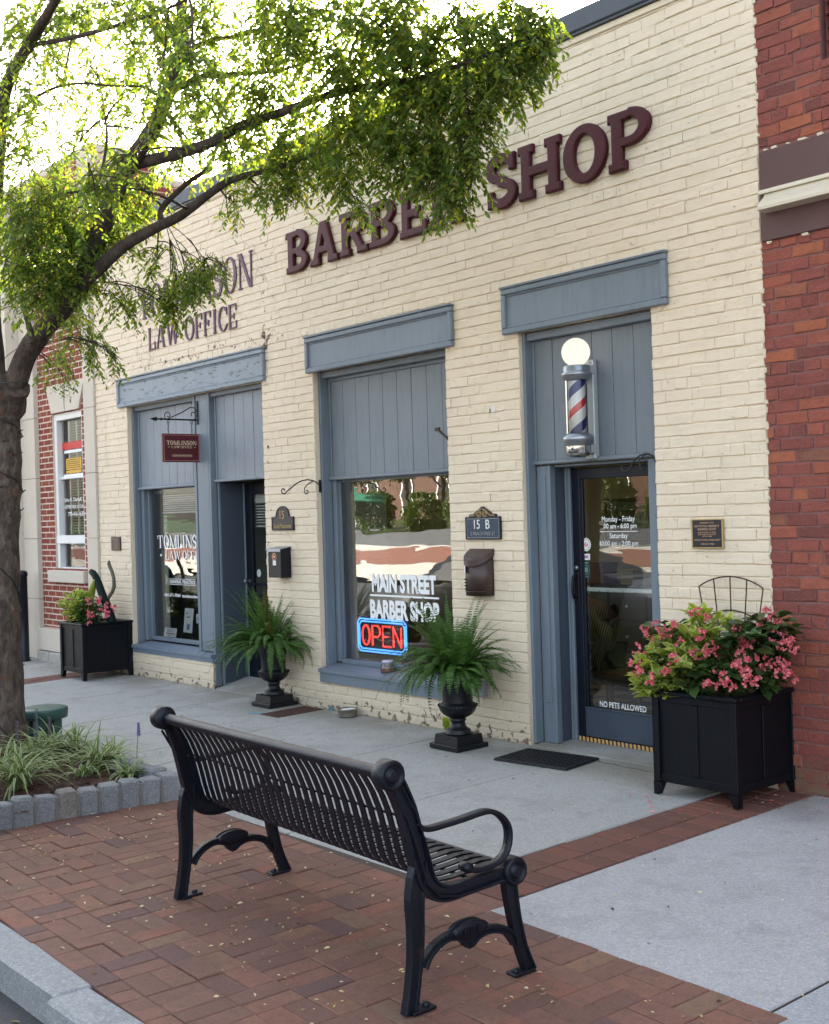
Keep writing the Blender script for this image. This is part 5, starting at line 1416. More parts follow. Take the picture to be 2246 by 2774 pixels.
def end_frame(u, outer):
    mb = MB()
    def ribbon(pts, wd, th, ww=None):
        """cast member: polyline in (v,z), in-plane half width list, thickness th along u"""
        P0 = [Vector((v, z)) for v, z in pts]
        if not hasattr(wd, '__len__'): wd = [wd]*len(P0)
        P, W_ = [], []
        for k in range(len(P0)-1):
            p0, p1, p2, p3 = P0[max(k-1, 0)], P0[k], P0[k+1], P0[min(k+2, len(P0)-1)]
            for q in range(3):
                t = q/3; P.append(.5*((2*p1)+(p2-p0)*t+(2*p0-5*p1+4*p2-p3)*t*t+(3*p1-p0-3*p2+p3)*t**3)); W_.append(wd[k]+(wd[k+1]-wd[k])*t)
        P.append(P0[-1]); W_.append(wd[-1])
        n = len(P); vs = []; fs = []; f = .010
        for k, p in enumerate(P):
            t = (P[min(k+1, n-1)]-P[max(k-1, 0)]).normalized(); nn = Vector((-t.y, t.x)); w_ = W_[k]*.84
            for a, b in ((w_-.002, -th), (w_, -th+.003), (w_, th-.003), (w_-.002, th), (w_-f, th), (w_-f-.004, th*.6), (-w_+f+.004, th*.6), (-w_+f, th), (-w_+.002, th), (-w_, th-.003), (-w_, -th+.003), (-w_+.002, -th), (-w_+f, -th), (-w_+f+.004, -th*.6), (w_-f-.004, -th*.6), (w_-f, -th)):
                vs.append((u+b, p.x+nn.x*a, p.y+nn.y*a))
        c = 16
        for k in range(n-1):
            for e in range(c): fs.append((k*c+e, k*c+(e+1) % c, k*c+c+(e+1) % c, k*c+c+e))
        fs += [tuple(range(c))[::-1], tuple(range(c*n-c, c*n))]
        mb.add(vs, fs)
    ribbon([(.092, .53), (.078, .47), (.064, .40), (.062, .34), (.061, .28), (.056, .22), (.050, .17), (.041, .12), (.029, .06), (.015, .0)], [.030, .043, .042, .038, .036, .034, .032, .031, .031, .033], .019)        # rear leg
    ribbon([(-.015, .875), (.018, .80), (.048, .72), (.072, .62), (.090, .53), (.112, .46), (.15, .41), (.21, .388), (.30, .388), (.42, .392), (.525, .398)], [.028, .036, .040, .042, .042, .044, .042, .036, .032, .032, .034], .021)   # back into seat
    ribbon([(.508, .375), (.510, .33), (.516, .28), (.525, .22), (.537, .16), (.552, .10), (.570, .05), (.590, .0)], [.036, .034, .032, .030, .029, .028, .029, .031], .019)                         # front leg
    A = [(.085, .150), (.11, .185), (.155, .215), (.21, .228), (.265, .216), (.30, .190), (.335, .200), (.385, .208), (.44, .198), (.49, .172), (.525, .125)]
    ribbon(A, [.022, .020, .019, .018, .022, .034, .022, .018, .019, .020, .022], .016)                                               # arched stretcher
    for dx in (-.012, .012):
        mb.lathe([(.0, 0), (.052, 0), (.052, .012), (.044, .016), (.0, .016)], 24, M=Matrix.Translation((u+dx*1.3-(.008), .30, .234)) @ Matrix.Rotation(rad(90), 4, 'Y') @ Matrix.Diagonal((.62, 1.55, 1, 1)))
    for c, r in (((-.024, .855), .054), ((.525, .398), .054)):
        mb.lathe([(.0, -.034), (r*.9, -.034), (r, -.026), (r, .026), (r*.9, .034), (r*.72, .034), (r*.66, .024), (r*.48, .024), (r*.44, .036), (r*.28, .038), (.0, .038)], 28, M=Matrix.Translation((u, c[0], c[1])) @ Matrix.Rotation(rad(90 if outer > 0 else -90), 4, 'Y'))
    # arm rest: flat strap curling down to the seat rail
    arm = [(.085, .665), (.105, .642), (.14, .632), (.20, .632), (.30, .636), (.38, .642), (.43, .638), (.475, .615), (.510, .575), (.518, .535), (.508, .490), (.480, .456), (.43, .440), (.36, .438), (.31, .448)]
    P0 = [Vector((u, v, z)) for v, z in arm]; P = []
    for k in range(len(P0)-1):
        p0, p1, p2, p3 = P0[max(k-1, 0)], P0[k], P0[k+1], P0[min(k+2, len(P0)-1)]
        for q in range(3):
            t = q/3; P.append(.5*((2*p1)+(p2-p0)*t+(2*p0-5*p1+4*p2-p3)*t*t+(3*p1-p0-3*p2+p3)*t**3))
    P.append(P0[-1])
    vs = []; fs = []
    for k, p in enumerate(P):
        t = (P[min(k+1, len(P)-1)]-P[max(k-1, 0)]).normalized(); nn = Vector((0, -t.z, t.y))
        for a, b in ((-.022, .004), (-.015, .010), (.015, .010), (.022, .004), (.018, -.008), (-.018, -.008)): vs.append((u+a, p.y+nn.y*b, p.z+nn.z*b))
    for k in range(len(P)-1):
        for e in range(6): fs.append((k*6+e, k*6+(e+1) % 6, k*6+6+(e+1) % 6, k*6+6+e))
    fs += [(5, 4, 3, 2, 1, 0), tuple(range(6*len(P)-6, 6*len(P)))]
    mb.add(vs, fs, 0, True)
    mb.lathe([(0, -.024), (.018, -.024), (.020, 0), (.018, .024), (0, .024)], 14, M=Matrix.Translation((u, .305, .458)) @ Matrix.Rotation(rad(90), 4, 'Y'))
    for v, d in ((.035, 1), (.575, -1)):
        mb.box(u-.03, u+.03, v-.02 if d > 0 else v-.08, v+.085 if d > 0 else v+.025, .001, .014, 0, .004)
        mb.lathe([(.014, 0), (.014, .010), (.008, .014), (0, .014)], 10, (u, v+.055*d, .013))
    # ribs cast on the outer face
    rib = [(-.01, .80), (.045, .70), (.085, .58), (.115, .46), (.17, .40), (.26, .378), (.40, .382), (.47, .388)]
    mb.tube([(u+outer*.025, v-.012, z-.008) for v, z in rib], .006, 6); mb.tube([(u+outer*.025, v+.024, z+.012) for v, z in rib[:4]], .004, 6)
    return mb.build('end_frame', M['rust_black'], bn)
ef = end_frame(-.012, -1)
mb = MB()
ef2 = end_frame(LB+.012, 1)
mb = MB(); put_text(mb, 'ERF', 0, 0, 0, .085, .030, th=.003, mp=lambda a, d, z: (LB+.012+.030+d, .30+a, .232+z)); mb.build('emblem', M['rust_black'], ef2)
A0, A1 = (-5.103, -3.45), (-3.337, -3.519)
bn.location = (A0[0]+.01, A0[1]-.012, gz(-3.45)+.002); bn.rotation_euler = (rad(1.4)*0, 0, math.atan2(A1[1]-A0[1], A1[0]-A0[0]))
bn.rotation_euler[0] = math.atan(SLOPE)

# ------------------------------------------------------------------ urns
def make_urn(x, y, label):
    u = thing('garden_urn', label, 'urn', (0, 0, 0))
    mb = MB(); mb.box(-.152, .152, -.152, .152, 0, .036, 0, .004); mb.prism([(-.125, .0365), (.125, .0365), (.118, .10), (-.118, .10)], lambda a, b: (a, -.125+ (b-.0365)*.11, b), lambda a, b: (a, .125-(b-.0365)*.11, b)); mb.build('plinth', M['iron_black'], u)
    mb = MB(); mb.lathe([(.02, .098), (.098, .1005), (.100, .108), (.088, .118), (.090, .128), (.078, .136), (.060, .150), (.052, .170), (.051, .190), (.058, .194), (.060, .204), (.052, .210), (.06, .216)], 32); mb.build('stem', M['iron_black'], u)
    mb = MB()
    mb.lathe([(.04, .212), (.075, .222), (.105, .240), (.128, .268), (.138, .295), (.136, .306), (.124, .316), (.112, .330)], 48, flute=lambda i, k: (-.035 if k % 3 == 0 else .0) if 1 <= i <= 4 else 0)
    for k in range(28):
        a = 2*math.pi*k/28; mb.tube([(.134*math.cos(a-.05), .134*math.sin(a-.05), .298), (.142*math.cos(a), .142*math.sin(a), .308), (.134*math.cos(a+.05), .134*math.sin(a+.05), .300)], .006, 5)
    mb.build('bowl', M['iron_black'], u)
    mb = MB(); mb.lathe([(.110, .328), (.108, .36), (.114, .43), (.124, .49), (.138, .528), (.152, .545), (.158, .552), (.156, .560), (.140, .562), (.125, .54), (.02, .53)], 40)
    for k in range(24):
        a = 2*math.pi*k/24; mb.lathe([(0, -.008), (.012, -.002), (.0125, .006), (0, .012)], 8, (.152*math.cos(a), .152*math.sin(a), .548))
    mb.build('neck', M['iron_black'], u)
    u.location = (x, y, gz(y)+.002); u.rotation_euler[0] = 0
    return u
u1 = make_urn(-6.585, -.375, 'black urn on square plinth nearest the shop door')
u2 = copy_tree(u1); u2.location = (-9.305, -.175, gz(-.175)+.002); u2['label'] = 'black urn on square plinth beside the law office doorway'
for u in (u1, u2): u['group'] = 'black cast urns along the wall'
# ------------------------------------------------------------------ planter boxes
def make_planter():
    p = thing('planter_box', 'large black square planter box beside the barber shop door', 'planter', (0, 0, 0))
    W = .295
    mb = MB()
    mb.box(-W+.02, W-.02, -W+.02, W-.02, .075, .575)
    for s in (-1, 1):
        mb.box(-W+.045, W-.045, s*(W-.012), s*(W-.021), .075, .125, 0, .003); mb.box(-W+.045, W-.045, s*(W-.012), s*(W-.021), .545, .588, 0, .003); mb.box(-.022, .022, s*(W-.012), s*(W-.021), .126, .544, 0, .003)
        mb.box(s*(W-.012), s*(W-.021), -W+.045, W-.045, .075, .125, 0, .003); mb.box(s*(W-.012), s*(W-.021), -W+.045, W-.045, .545, .588, 0, .003); mb.box(s*(W-.012), s*(W-.021), -.022, .022, .126, .544, 0, .003)
    mb.build('panels', M['planter_black'], p)
    for sx in (-1, 1):
        for sy in (-1, 1):
            mb = MB()
            mb.box(sx*W, sx*(W-.046), sy*W, sy*(W-.046), .074, .590, 0, .004)
            mb.prism([(sx*W, .0735), (sx*(W-.066), .0735), (sx*(W-.030), .0), (sx*(W-.002), .0)], lambda a, b: (a, sy*W, b), lambda a, b: (a, sy*(W-.044), b))
            mb.build('leg', M['planter_black'], p)
    mb = MB()
    o = W+.014; i_ = W-.04
    mb.box(-o, o, -o, -i_, .5905, .615, 0, .005); mb.box(-o, o, i_, o, .5905, .615, 0, .005); mb.box(-o, -i_, -i_+.0005, i_-.0005, .5905, .615, 0, .005); mb.box(i_, o, -i_+.0005, i_-.0005, .5905, .615, 0, .005)
    mb.build('rim', M['planter_black'], p)
    mb = MB(); mb.add([(-i_, -i_, .585), (i_, -i_, .585), (i_, i_, .585), (-i_, i_, .585)], [(0, 1, 2, 3)]); mb.build('soil', M['mulch'], p)
    return p
pb1 = make_planter(); pb1.location = (-4.362, -.262, gz(-.4)+.002)
pb2 = copy_tree(pb1); pb2.location = (-12.69, -.30, gz(-.3)+.002); pb2.rotation_euler[2] = rad(0); pb2['label'] = 'black square planter box left of the law office window'
for u in (pb1, pb2): u['group'] = 'black planter boxes against the walls'
mb = MB()
cxx, yy, z0 = -4.435, -.06, .55
def tx(f, z): return cxx+f*(.115+.115*(z-.55)/.63)
for f in (-1, -.5, 0, .5, 1):
    zt = 1.247-.065*f*f
    mb.tube([(tx(f, z0), yy, z0), (tx(f, zt)*1.0, yy, zt)], .0045, 6)
for zc in (1.247, 1.045, .845):
    mb.tube([(tx(f/6, zc-.065*(f/6)**2), yy, zc-.065*(f/6)**2) for f in range(-6, 7)], .0045, 6)
o = mb.build_at('trellis', M['iron_rust'], (cxx, yy, .58)); tag(o, 'rusty fan shaped wire trellis standing in the door planter', 'trellis')
# ------------------------------------------------------------------ mat, bowl, grate, pedestal, bollard
mt = MB()
n = mt.n
mt.box(-.305, .305, -.19, .19, .001, .009, 0, .004)
for i in range(15):
    for j in range(9):
        mt.box(-.275+i*.0378, -.245+i*.0378, -.165+j*.0372, -.155+j*.0372, .009, .015)
    mt.box(-.284+i*.0378, -.276+i*.0378, -.17, .17, .0092, .0165)
for s in (-1, 1): mt.box(-.30, .30, s*.186, s*.172, .0091, .016, 0, .002); mt.box(s*.300, s*.287, -.1715, .1715, .0091, .016, 0, .002)
o = mt.build('door_mat', M['rubber']); o.location = (-5.79, -.297, gz(-.297)+.003); o.rotation_euler = (math.atan(SLOPE), 0, rad(7)); tag(o, 'black ribbed rubber mat in front of the shop door', 'door mat')
bw_ = MB(); bw_.lathe([(.0, .004), (.062, .004), (.068, .0), (.078, .001), (.076, .012), (.084, .058), (.092, .064), (.089, .068), (.080, .058), (.066, .014), (.0, .012)], 32, (-8.27, -.12, -.001))
o = bw_.build_at('pet_bowl', M['bowl_steel'], (-8.27, -.12, 0)); tag(o, 'dull metal pet bowl at the foot of the wall', 'pet bowl')
mb = MB(); mb.box(-8.32, -8.25, -.15, -.085, .052, .060, 0, .003, jit=.006); mb.box(-8.27, -8.215, -.15, -.09, .062, .068, 0, .002, jit=.006)
o = mb.build_at('paper_scrap', M['white_paper'], (-8.27, -.12, .06)); tag(o, 'crumpled white paper lying in the metal pet bowl', 'paper')
mb = MB()
mb.box(-9.02, -8.735, -.515, -.035, -.004, .003, 0, .002)
for k in range(12): mb.box(-8.995, -8.76, -.495+k*.038, -.475+k*.038, .003, .006)
mb.v = [(x, y, z+gz(y)+.001) for x, y, z in mb.v]
o = mb.build_at('drain_cover', M['iron_rust'], (-8.88, -.27, 0)); tag(o, 'rusty iron utility cover set in the sidewalk beside the urn', 'utility cover')
mb = MB(); mb.add([(-9.12+.07*math.cos(k*.7)*(1+.3*math.sin(3*k)), -.50+.05*math.sin(k*.7), gz(-.5)+.0022) for k in range(9)], [tuple(range(9))])
mb.add([(-8.63+.035*math.cos(k*.7)*(1+.3*math.sin(3*k)), -.03+.015*math.sin(k*.7), .012+.03*math.cos(k*.7+1)) for k in range(9)], [tuple(range(9))])
struct(mb.build('spray_paint_mark', pm('turquoise_spray_paint', (.16, .33, .38), .8, var=.3, scale=40)))
bo = thing('bollard', 'black round bollard by the limestone pier', 'bollard', (-14.9, -.235, 0))
mb = MB(); mb.lathe([(.0, 0), (.075, .0), (.075, .02), (.062, .03), (.060, 1.06), (.066, 1.062), (.066, 1.10), (.058, 1.122), (.03, 1.135), (.0, 1.138)], 24, (-14.9, -.235, gz(-.235))); mb.build('post', M['black_metal'], bo)
mb = MB(); mb.lathe([(.016, 0), (.016, .004), (0, .005)], 10, M=Matrix.Translation((-14.885, -.297, .75)) @ Matrix.Rotation(rad(90), 4, 'X')); mb.lathe([(.02, 0), (.02, .006), (0, .008)], 10, M=Matrix.Translation((-14.93, -.293, 1.04)) @ Matrix.Rotation(rad(90), 4, 'X')); mb.build('reflector', M['white'], bo)
up_ = thing('utility_pedestal', 'dark green round-topped utility pedestal behind the tree', 'utility box', (-9.22, -2.37, 0))
gx, gy = -9.22, -2.37; z0 = gz(gy)
mb = MB(); mb.lathe([(.0, .322), (.13, .321), (.17, .317), (.184, .310), (.187, .302), (.182, .238), (.165, .236), (.0, .236)], 36, (gx, gy, z0)); mb.build('lid', M['green_plastic'], up_)
mb = MB(); mb.box(gx-.12, gx+.12, gy-.12, gy+.12, z0, z0+.06, 0, .01)
for a in (45, 135, 225, 315): mb.box(gx+.10*math.cos(rad(a))-.035, gx+.10*math.cos(rad(a))+.035, gy+.10*math.sin(rad(a))-.035, gy+.10*math.sin(rad(a))+.035, z0+.05, z0+.238, 0, .006)
mb.build('base', M['green_plastic'], up_)
# ------------------------------------------------------------------ street tree
def g_at(px, py, h=0.0):
    d = pray(px, py); t = (SLOPE*CAM.y+h-CAM.z)/(d.z-SLOPE*d.y)
    return CAM+d*t
tree = thing('street_tree', 'leafy street tree with a wire-wrapped trunk in the granite edged bed', 'tree', (-8.72, -2.85, 0))
limbs = []
def limb(pts, y0, y1, r0, r1, start=None):
    if r0 < .14: r0 *= .76; r1 *= .76
    n = len(pts); P = []
    for k, (a, b) in enumerate(pts):
        f = k/(n-1); P.append(pt(a, b, y0+(y1-y0)*f))
    if start is not None: P[0] = start
    # smooth
    Q = []
    for k in range(n-1):
        p0, p1, p2, p3 = P[max(k-1, 0)], P[k], P[k+1], P[min(k+2, n-1)]
        for q in range(4):
            t = q/4
            Q.append(.5*((2*p1)+(p2-p0)*t+(2*p0-5*p1+4*p2-p3)*t*t+(3*p1-p0-3*p2+p3)*t**3))
    Q.append(P[-1])
    R_ = [(r0+(r1-r0)*k/(len(Q)-1))*(1+random.uniform(-.06, .06)) for k in range(len(Q))]
    limbs.append((Q, R_)); return Q
T0 = limb([(24, 2085), (20, 2010), (6, 1760), (0, 1515), (4, 1362), (10, 1248), (7, 1177), (14, 1090), (30, 1040)], -2.86, -2.84, .150, .118)
limbs[0] = (limbs[0][0], [r*(1.28 if k < 2 else 1.12 if k < 4 else 1.18 if k > len(limbs[0][1])-7 else 1) for k, r in enumerate(limbs[0][1])])
LM = limb([(20, 1090), (42, 1038), (74, 955), (129, 880), (213, 776), (278, 614), (323, 492), (362, 427), (414, 349), (453, 259), (479, 175), (498, 116), (492, 39), (500, -60), (520, -160)], -2.84, -2.2, .112, .035)
L2 = limb([(205, 790), (278, 718), (336, 666), (414, 621), (492, 582), (569, 524), (634, 485), (776, 446), (873, 401), (938, 349)], -2.75, -1.8, .062, .014)
L3 = limb([(355, 445), (414, 433), (492, 414), (582, 382), (647, 343), (763, 304), (905, 253), (1050, 225), (1123, 215), (1304, 155), (1430, 100)], -2.5, -1.7, .060, .010)
limb([(440, 600), (440, 563), (505, 498), (563, 453), (602, 362), (640, 300)], -2.3, -1.9, .032, .010)
L5 = limb([(5, 1131), (-8, 1000), (-22, 800), (-14, 600), (-4, 400), (10, 272), (26, 213), (78, 123), (129, 39), (155, -10), (190, -90)], -2.86, -3.2, .085, .03)
limb([(78, 123), (194, 103), (310, 71), (414, 39), (492, 6), (560, -30)], -3.1, -2.6, .022, .008)
limb([(-4, 385), (39, 310), (129, 246), (213, 226), (310, 233), (401, 233)], -3.1, -2.5, .018, .006)
limb([(255, 510), (275, 470), (290, 375), (284, 320)], -2.7, -2.4, .020, .008)
limb([(479, 110), (446, 26), (440, -40)], -2.3, -2.3, .030, .015)
limb([(505, 140), (569, 110), (647, 97), (731, 71), (850, 40), (980, 10)], -2.3, -1.9, .026, .008)
limb([(470, 245), (550, 207), (647, 200), (760, 190), (880, 150)], -2.35, -1.9, .032, .008)
limb([(240, 440), (250, 520), (262, 560)], -2.7, -2.6, .012, .008)
limb([(90, 930), (60, 800), (40, 640), (60, 480)], -2.9, -2.9, .030, .008)
limb([(150, 860), (170, 760), (150, 640), (120, 560)], -2.8, -2.7, .022, .007)
mb = MB()
for Q, R_ in limbs: mb.tube(Q, R_, 12 if R_[0] > .05 else 8)
P_l = np.array([tuple(p) for Q, _ in limbs for p in Q])
clusters = [  # photo position (display px of 1736), half sizes, distance from the facade, density
(70,430,90,70,-3.0,1.1),(150,440,120,70,-2.7,1.2),(50,520,80,80,-3.1,1.1),(140,540,95,80,-2.8,1.2),(80,610,85,50,-3,1.0),(225,480,85,60,-2.5,1.0),(265,430,65,45,-2.4,.8),
(20,330,50,70,-3.2,.55),(40,130,70,120,-3.2,.6),(110,60,90,80,-2.7,.7),(190,110,90,95,-2.3,.6),(120,230,75,85,-2.3,.5),(215,280,70,75,-2.1,.55),(285,190,85,85,-2.3,.7),(320,90,85,85,-2.4,.7),(80,330,60,50,-2.6,.45),(150,320,60,50,-2.3,.4),(250,340,60,40,-2.9,.5),(200,400,60,45,-3.2,.6),(330,230,60,60,-3.0,.5),(400,150,60,70,-3.0,.5),(300,50,90,60,-2.9,.5),(160,20,90,50,-2.6,.6),
(420,60,80,60,-2.4,.8),(440,150,80,70,-2.2,.85),(430,240,80,60,-2.1,.9),(490,320,80,50,-2.1,.9),(330,290,50,50,-2.1,.5),(540,240,85,80,-2.1,1),(560,120,95,90,-2.1,1),(600,40,100,60,-2.3,1),
(700,90,110,80,-2.1,1.1),(730,190,110,70,-2,1.1),(640,300,90,65,-1.9,1),(750,290,90,70,-1.9,1.1),(810,40,110,60,-2,1.2),(850,140,110,80,-1.9,1.2),(880,240,95,80,-1.8,1.2),(840,330,80,62,-1.8,1),(920,345,75,60,-1.7,1.1),
(935,415,40,45,-1.7,.9),(960,80,95,80,-1.8,1.1),(985,190,85,80,-1.7,1.15),(995,290,55,60,-1.7,1),(1060,55,85,60,-1.7,1),(1060,150,65,60,-1.7,1),(1125,50,55,45,-1.65,.8),(1120,110,45,60,-1.65,.8),
(725,385,45,32,-1.8,.5),(755,440,42,30,-1.75,.3),(605,400,42,36,-1.9,.5),(545,400,50,40,-2,.6),(490,425,40,30,-2,.45),(690,350,55,35,-1.8,.6),
(400,585,50,40,-2.0,1.2),(445,570,45,28,-1.95,1),(370,600,40,40,-2.0,1),(360,650,18,22,-2.0,.7),(310,625,55,26,-2.1,.7),(255,630,50,40,-2.2,.7),(155,680,55,60,-2.1,.9),(200,735,45,35,-2.0,.5),(125,775,45,40,-2.0,.7),(160,600,60,50,-2.5,.8),(240,745,18,18,-2.0,.5),
(330,540,60,30,-2.2,.35),(300,400,60,40,-2.3,.5),(600,340,60,40,-2,.7),(380,350,60,40,-2.1,.5),(60,250,60,60,-3,.35),(980,370,40,40,-1.7,.6),(240,20,90,40,-2.5,.6),
(500,-60,200,60,-2.3,.8),(200,-60,200,60,-2.6,.6),(800,-60,200,60,-2,.8)]
TP, TD, TS = [], [], []
for (cx, cy, rx, ry, yy, dn) in clusters:
    k = 1.2938
    c = pt(cx*k, cy*k, yy); dist = (c-CAM).length; mpp = dist/FPX*k
    ax = rx*mpp; az = ry*mpp; ay = min(.55, max(ax, az)*.9)
    # feeder branch
    j = int(np.argmin(((P_l-np.array(tuple(c)))**2).sum(1))); s0 = Vector(P_l[j])
    L = (c-s0).length
    hang = cy > 560 and cx > 120
    midp = (s0+c)/2+Vector((random.uniform(-.05, .05), random.uniform(-.05, .05), .12*L*(2.2 if hang else 1)))
    fb = [s0*(1-t)**2+midp*2*t*(1-t)+c*t*t for t in np.linspace(0, 1, 7)]
    mb.tube(fb, [max(.0035, .010*(1-t*.7)) for t in np.linspace(0, 1, 7)] if not hang else .003, 5, caps=False)
    for _ in range(6):
        q = c+Vector((random.uniform(-1, 1)*ax*.85, random.uniform(-1, 1)*ay*.8, random.uniform(-1, 1)*az*.8))
        s1 = fb[random.randint(3, 6)]
        m1 = (s1+q)/2+Vector((0, 0, .07))
        mb.tube([s1*(1-t)**2+m1*2*t*(1-t)+q*t*t for t in np.linspace(0, 1, 5)], [.0045, .004, .0035, .003, .002], 4, caps=False)
    nt_ = int(dn*rx*ry/84)+5
    for _ in range(nt_):
        while True:
            u = [random.uniform(-1, 1) for _ in range(3)]
            if sum(a*a for a in u) < 1: break
        b = c+Vector((u[0]*ax, u[1]*ay, u[2]*az))
        out = Vector((u[0]*ax, u[1]*ay, 0))
        out = out.normalized() if out.length > .02 else Vector((1, 0, 0))
        dr = Vector((out.x+random.uniform(-.8, .8), out.y+random.uniform(-.8, .8), random.uniform(-.9, .15)-(.5 if hang else 0))).normalized()
        ln = random.uniform(.16, .34)
        pts = []; p = b-dr*ln*.5; d = dr.copy()
        nl = int(ln/.018)
        for k2 in range(nl+1):
            pts.append(p.copy()); p = p+d*(ln/nl); d = (d+Vector((random.uniform(-.08, .08), random.uniform(-.08, .08), -.085))).normalized()
        mb.tube([pts[0], pts[len(pts)//2], pts[-1]], [.002, .0016, .001], 3, caps=False)
        for k2 in range(1, nl+1):
            t = (pts[k2]-pts[k2-1]).normalized()
            sd = t.cross(Vector((0, 0, 1)))
            sd = sd.normalized() if sd.length > .1 else Vector((1, 0, 0))
            sgn = 1 if k2 % 2 else -1
            ld = (t*.65+sd*sgn*.75+Vector((random.uniform(-.35, .35), random.uniform(-.35, .35), random.uniform(-.55, .1)))).normalized()
            TP.append(tuple(pts[k2])); TD.append(tuple(ld)); TS.append(random.uniform(.026, .058))
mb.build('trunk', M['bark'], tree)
mb = MB()
mb.many([(x, y, z) for x, y, z in LEAF_V], LEAF_F, TP, dirs_rot(TD, np.random.uniform(-1.2, 1.2, len(TP))), np.array(TS), smooth=True)
mb.build('crown', M['leaf'], tree)
NLEAF = len(TP)
# dark wire of small lights round the trunk
mb = MB()
def wrap(k0, k1, turns, ph):
    pts = []
    Q, R_ = limbs[0]
    N = 60
    for i in range(N+1):
        f = k0+(k1-k0)*i/N; k = min(int(f), len(Q)-2); t = f-k
        c = Q[k]*(1-t)+Q[k+1]*t; r = R_[k]*(1-t)+R_[k+1]*t+.006; a = ph+turns*2*math.pi*i/N
        pts.append(c+Vector((math.cos(a)*r, math.sin(a)*r, .012*math.sin(5*a))))
    mb.tube(pts, .0042, 5)
    for p in pts[::4]:
        c = Q[0].lerp(Q[-1], (p.z-Q[0].z)/(Q[-1].z-Q[0].z)); o = Vector((p.x-c.x, p.y-c.y, 0)).normalized()
        mb.tube([p, p+o*.02+Vector((0, 0, .012)), p+o*.034+Vector((0, 0, .014))], [.004, .005, .003], 5)
wrap(1.0, len(limbs[0][0])-1.2, 11, .4); wrap(2.0, len(limbs[0][0])-3, -4, 2.0)
o = mb.build_at('string_lights', M['string_black'], (-8.72, -2.85, .1)); tag(o, 'dark string light cable wound round the tree trunk', 'string lights')

# ------------------------------------------------------------------ tree bed
def stone_block(w, d, h):
    mb = MB(); mb.box(-d, 0, -w/2, w/2, -.04, h, 0, .010, jit=.005)
    return mb
gran = concrete('split_granite', (.23, .245, .26), (.36, .375, .39), speck=.9, bump=.02)
gran2 = concrete('warm_split_granite', (.25, .235, .21), (.36, .34, .30), speck=.9, bump=.02)
labels = {0: 'granite block at the near corner of the tree bed, nearest the bench', 3: 'granite block with a warm brown face, in the front edge of the tree bed'}
a, b = Vector((-7.035, -3.56)), Vector((-6.835, -2.475))
dirv = (b-a).normalized(); nn = 10; step = (b-a).length/8.6
for k in range(nn):
    c = b-dirv*(step*(k+.5))
    w = step-.014+random.uniform(-.008, .005)
    if k == 0: w += .015
    h = .155+random.uniform(-.012, .012)
    o = stone_block(w, .115, h).build('granite_block', gran2 if k == 5 else gran)
    o.location = (c.x, c.y, gz(c.y)); o.rotation_euler = (0, 0, math.atan2(dirv.y, dirv.x)-math.pi/2)
    tag(o, ('corner granite block of the tree bed, nearest the bench' if k == 0 else 'brownish granite block in the end row of the tree bed' if k == 5 else 'granite block %s from the bench corner in the end row of the tree bed' % ordn[k] if k < 9 else 'granite block cut by the left edge of the photo'), 'granite block', 'split granite blocks edging the tree bed')
back0 = b+Vector((-.115, .0))
for k in range(5):
    c = Vector((b.x-.20-k*.155, b.y+.06-k*.004))
    o = stone_block(.13, .115, .145+random.uniform(-.012, .01)).build('granite_block', gran)
    o.location = (c.x, c.y, gz(c.y)); o.rotation_euler = (0, 0, rad(90))
    tag(o, 'granite block %s from the corner in the sidewalk edge of the tree bed' % ['second', 'third', 'fourth', 'fifth', 'sixth'][k], 'granite block', 'split granite blocks edging the tree bed')
mb = MB()
for k in range(nn+1):
    c = b-dirv*(step*k); 
    if k == 0: continue
    M4 = Matrix.Translation((c.x-.006, c.y, gz(c.y))) @ Matrix.Rotation(math.atan2(dirv.y, dirv.x)-math.pi/2, 4, 'Z')
    mb.box(-.10, -.006, -.014, .014, -.04, .135, 0, .004, M=M4)
mb.box(-10.2, -7.15, -2.47, -2.46, -.1, .03)
struct(mb.build('bed_mortar', M['bed_mortar']))
mb = MB()
N = 34
vs = []; fs = []
for i in range(N+1):
    for j in range(N+1):
        x = -10.4+3.42*i/N; y = -3.62+1.16*j/N
        if i == N: x = -7.13+.19*(y+3.56)
        vs.append((x, y, gz(y)+.075+random.uniform(-.012, .018)))
for i in range(N):
    for j in range(N): fs.append((i*(N+1)+j, (i+1)*(N+1)+j, (i+1)*(N+1)+j+1, i*(N+1)+j+1))
mb.add(vs, fs)
n = 1500
Pp = np.stack([np.random.uniform(-9.2, -6.98, n), np.random.uniform(-3.6, -2.5, n), np.zeros(n)], 1); Pp[:, 2] = SLOPE*Pp[:, 1]+.088
mb.many([(-.5, -.18, 0), (.5, -.15, .1), (.45, .2, .12), (-.5, .15, 0)], [(0, 1, 2, 3)], Pp, rots(n, np.random.uniform(0, 6.3, n), np.random.uniform(-.5, .5, n), np.random.uniform(-.4, .4, n)), np.random.uniform(.02, .055, n))
tag(mb.build('mulch', M['mulch']), 'dark bark mulch filling the tree bed', 'mulch', kind='stuff')

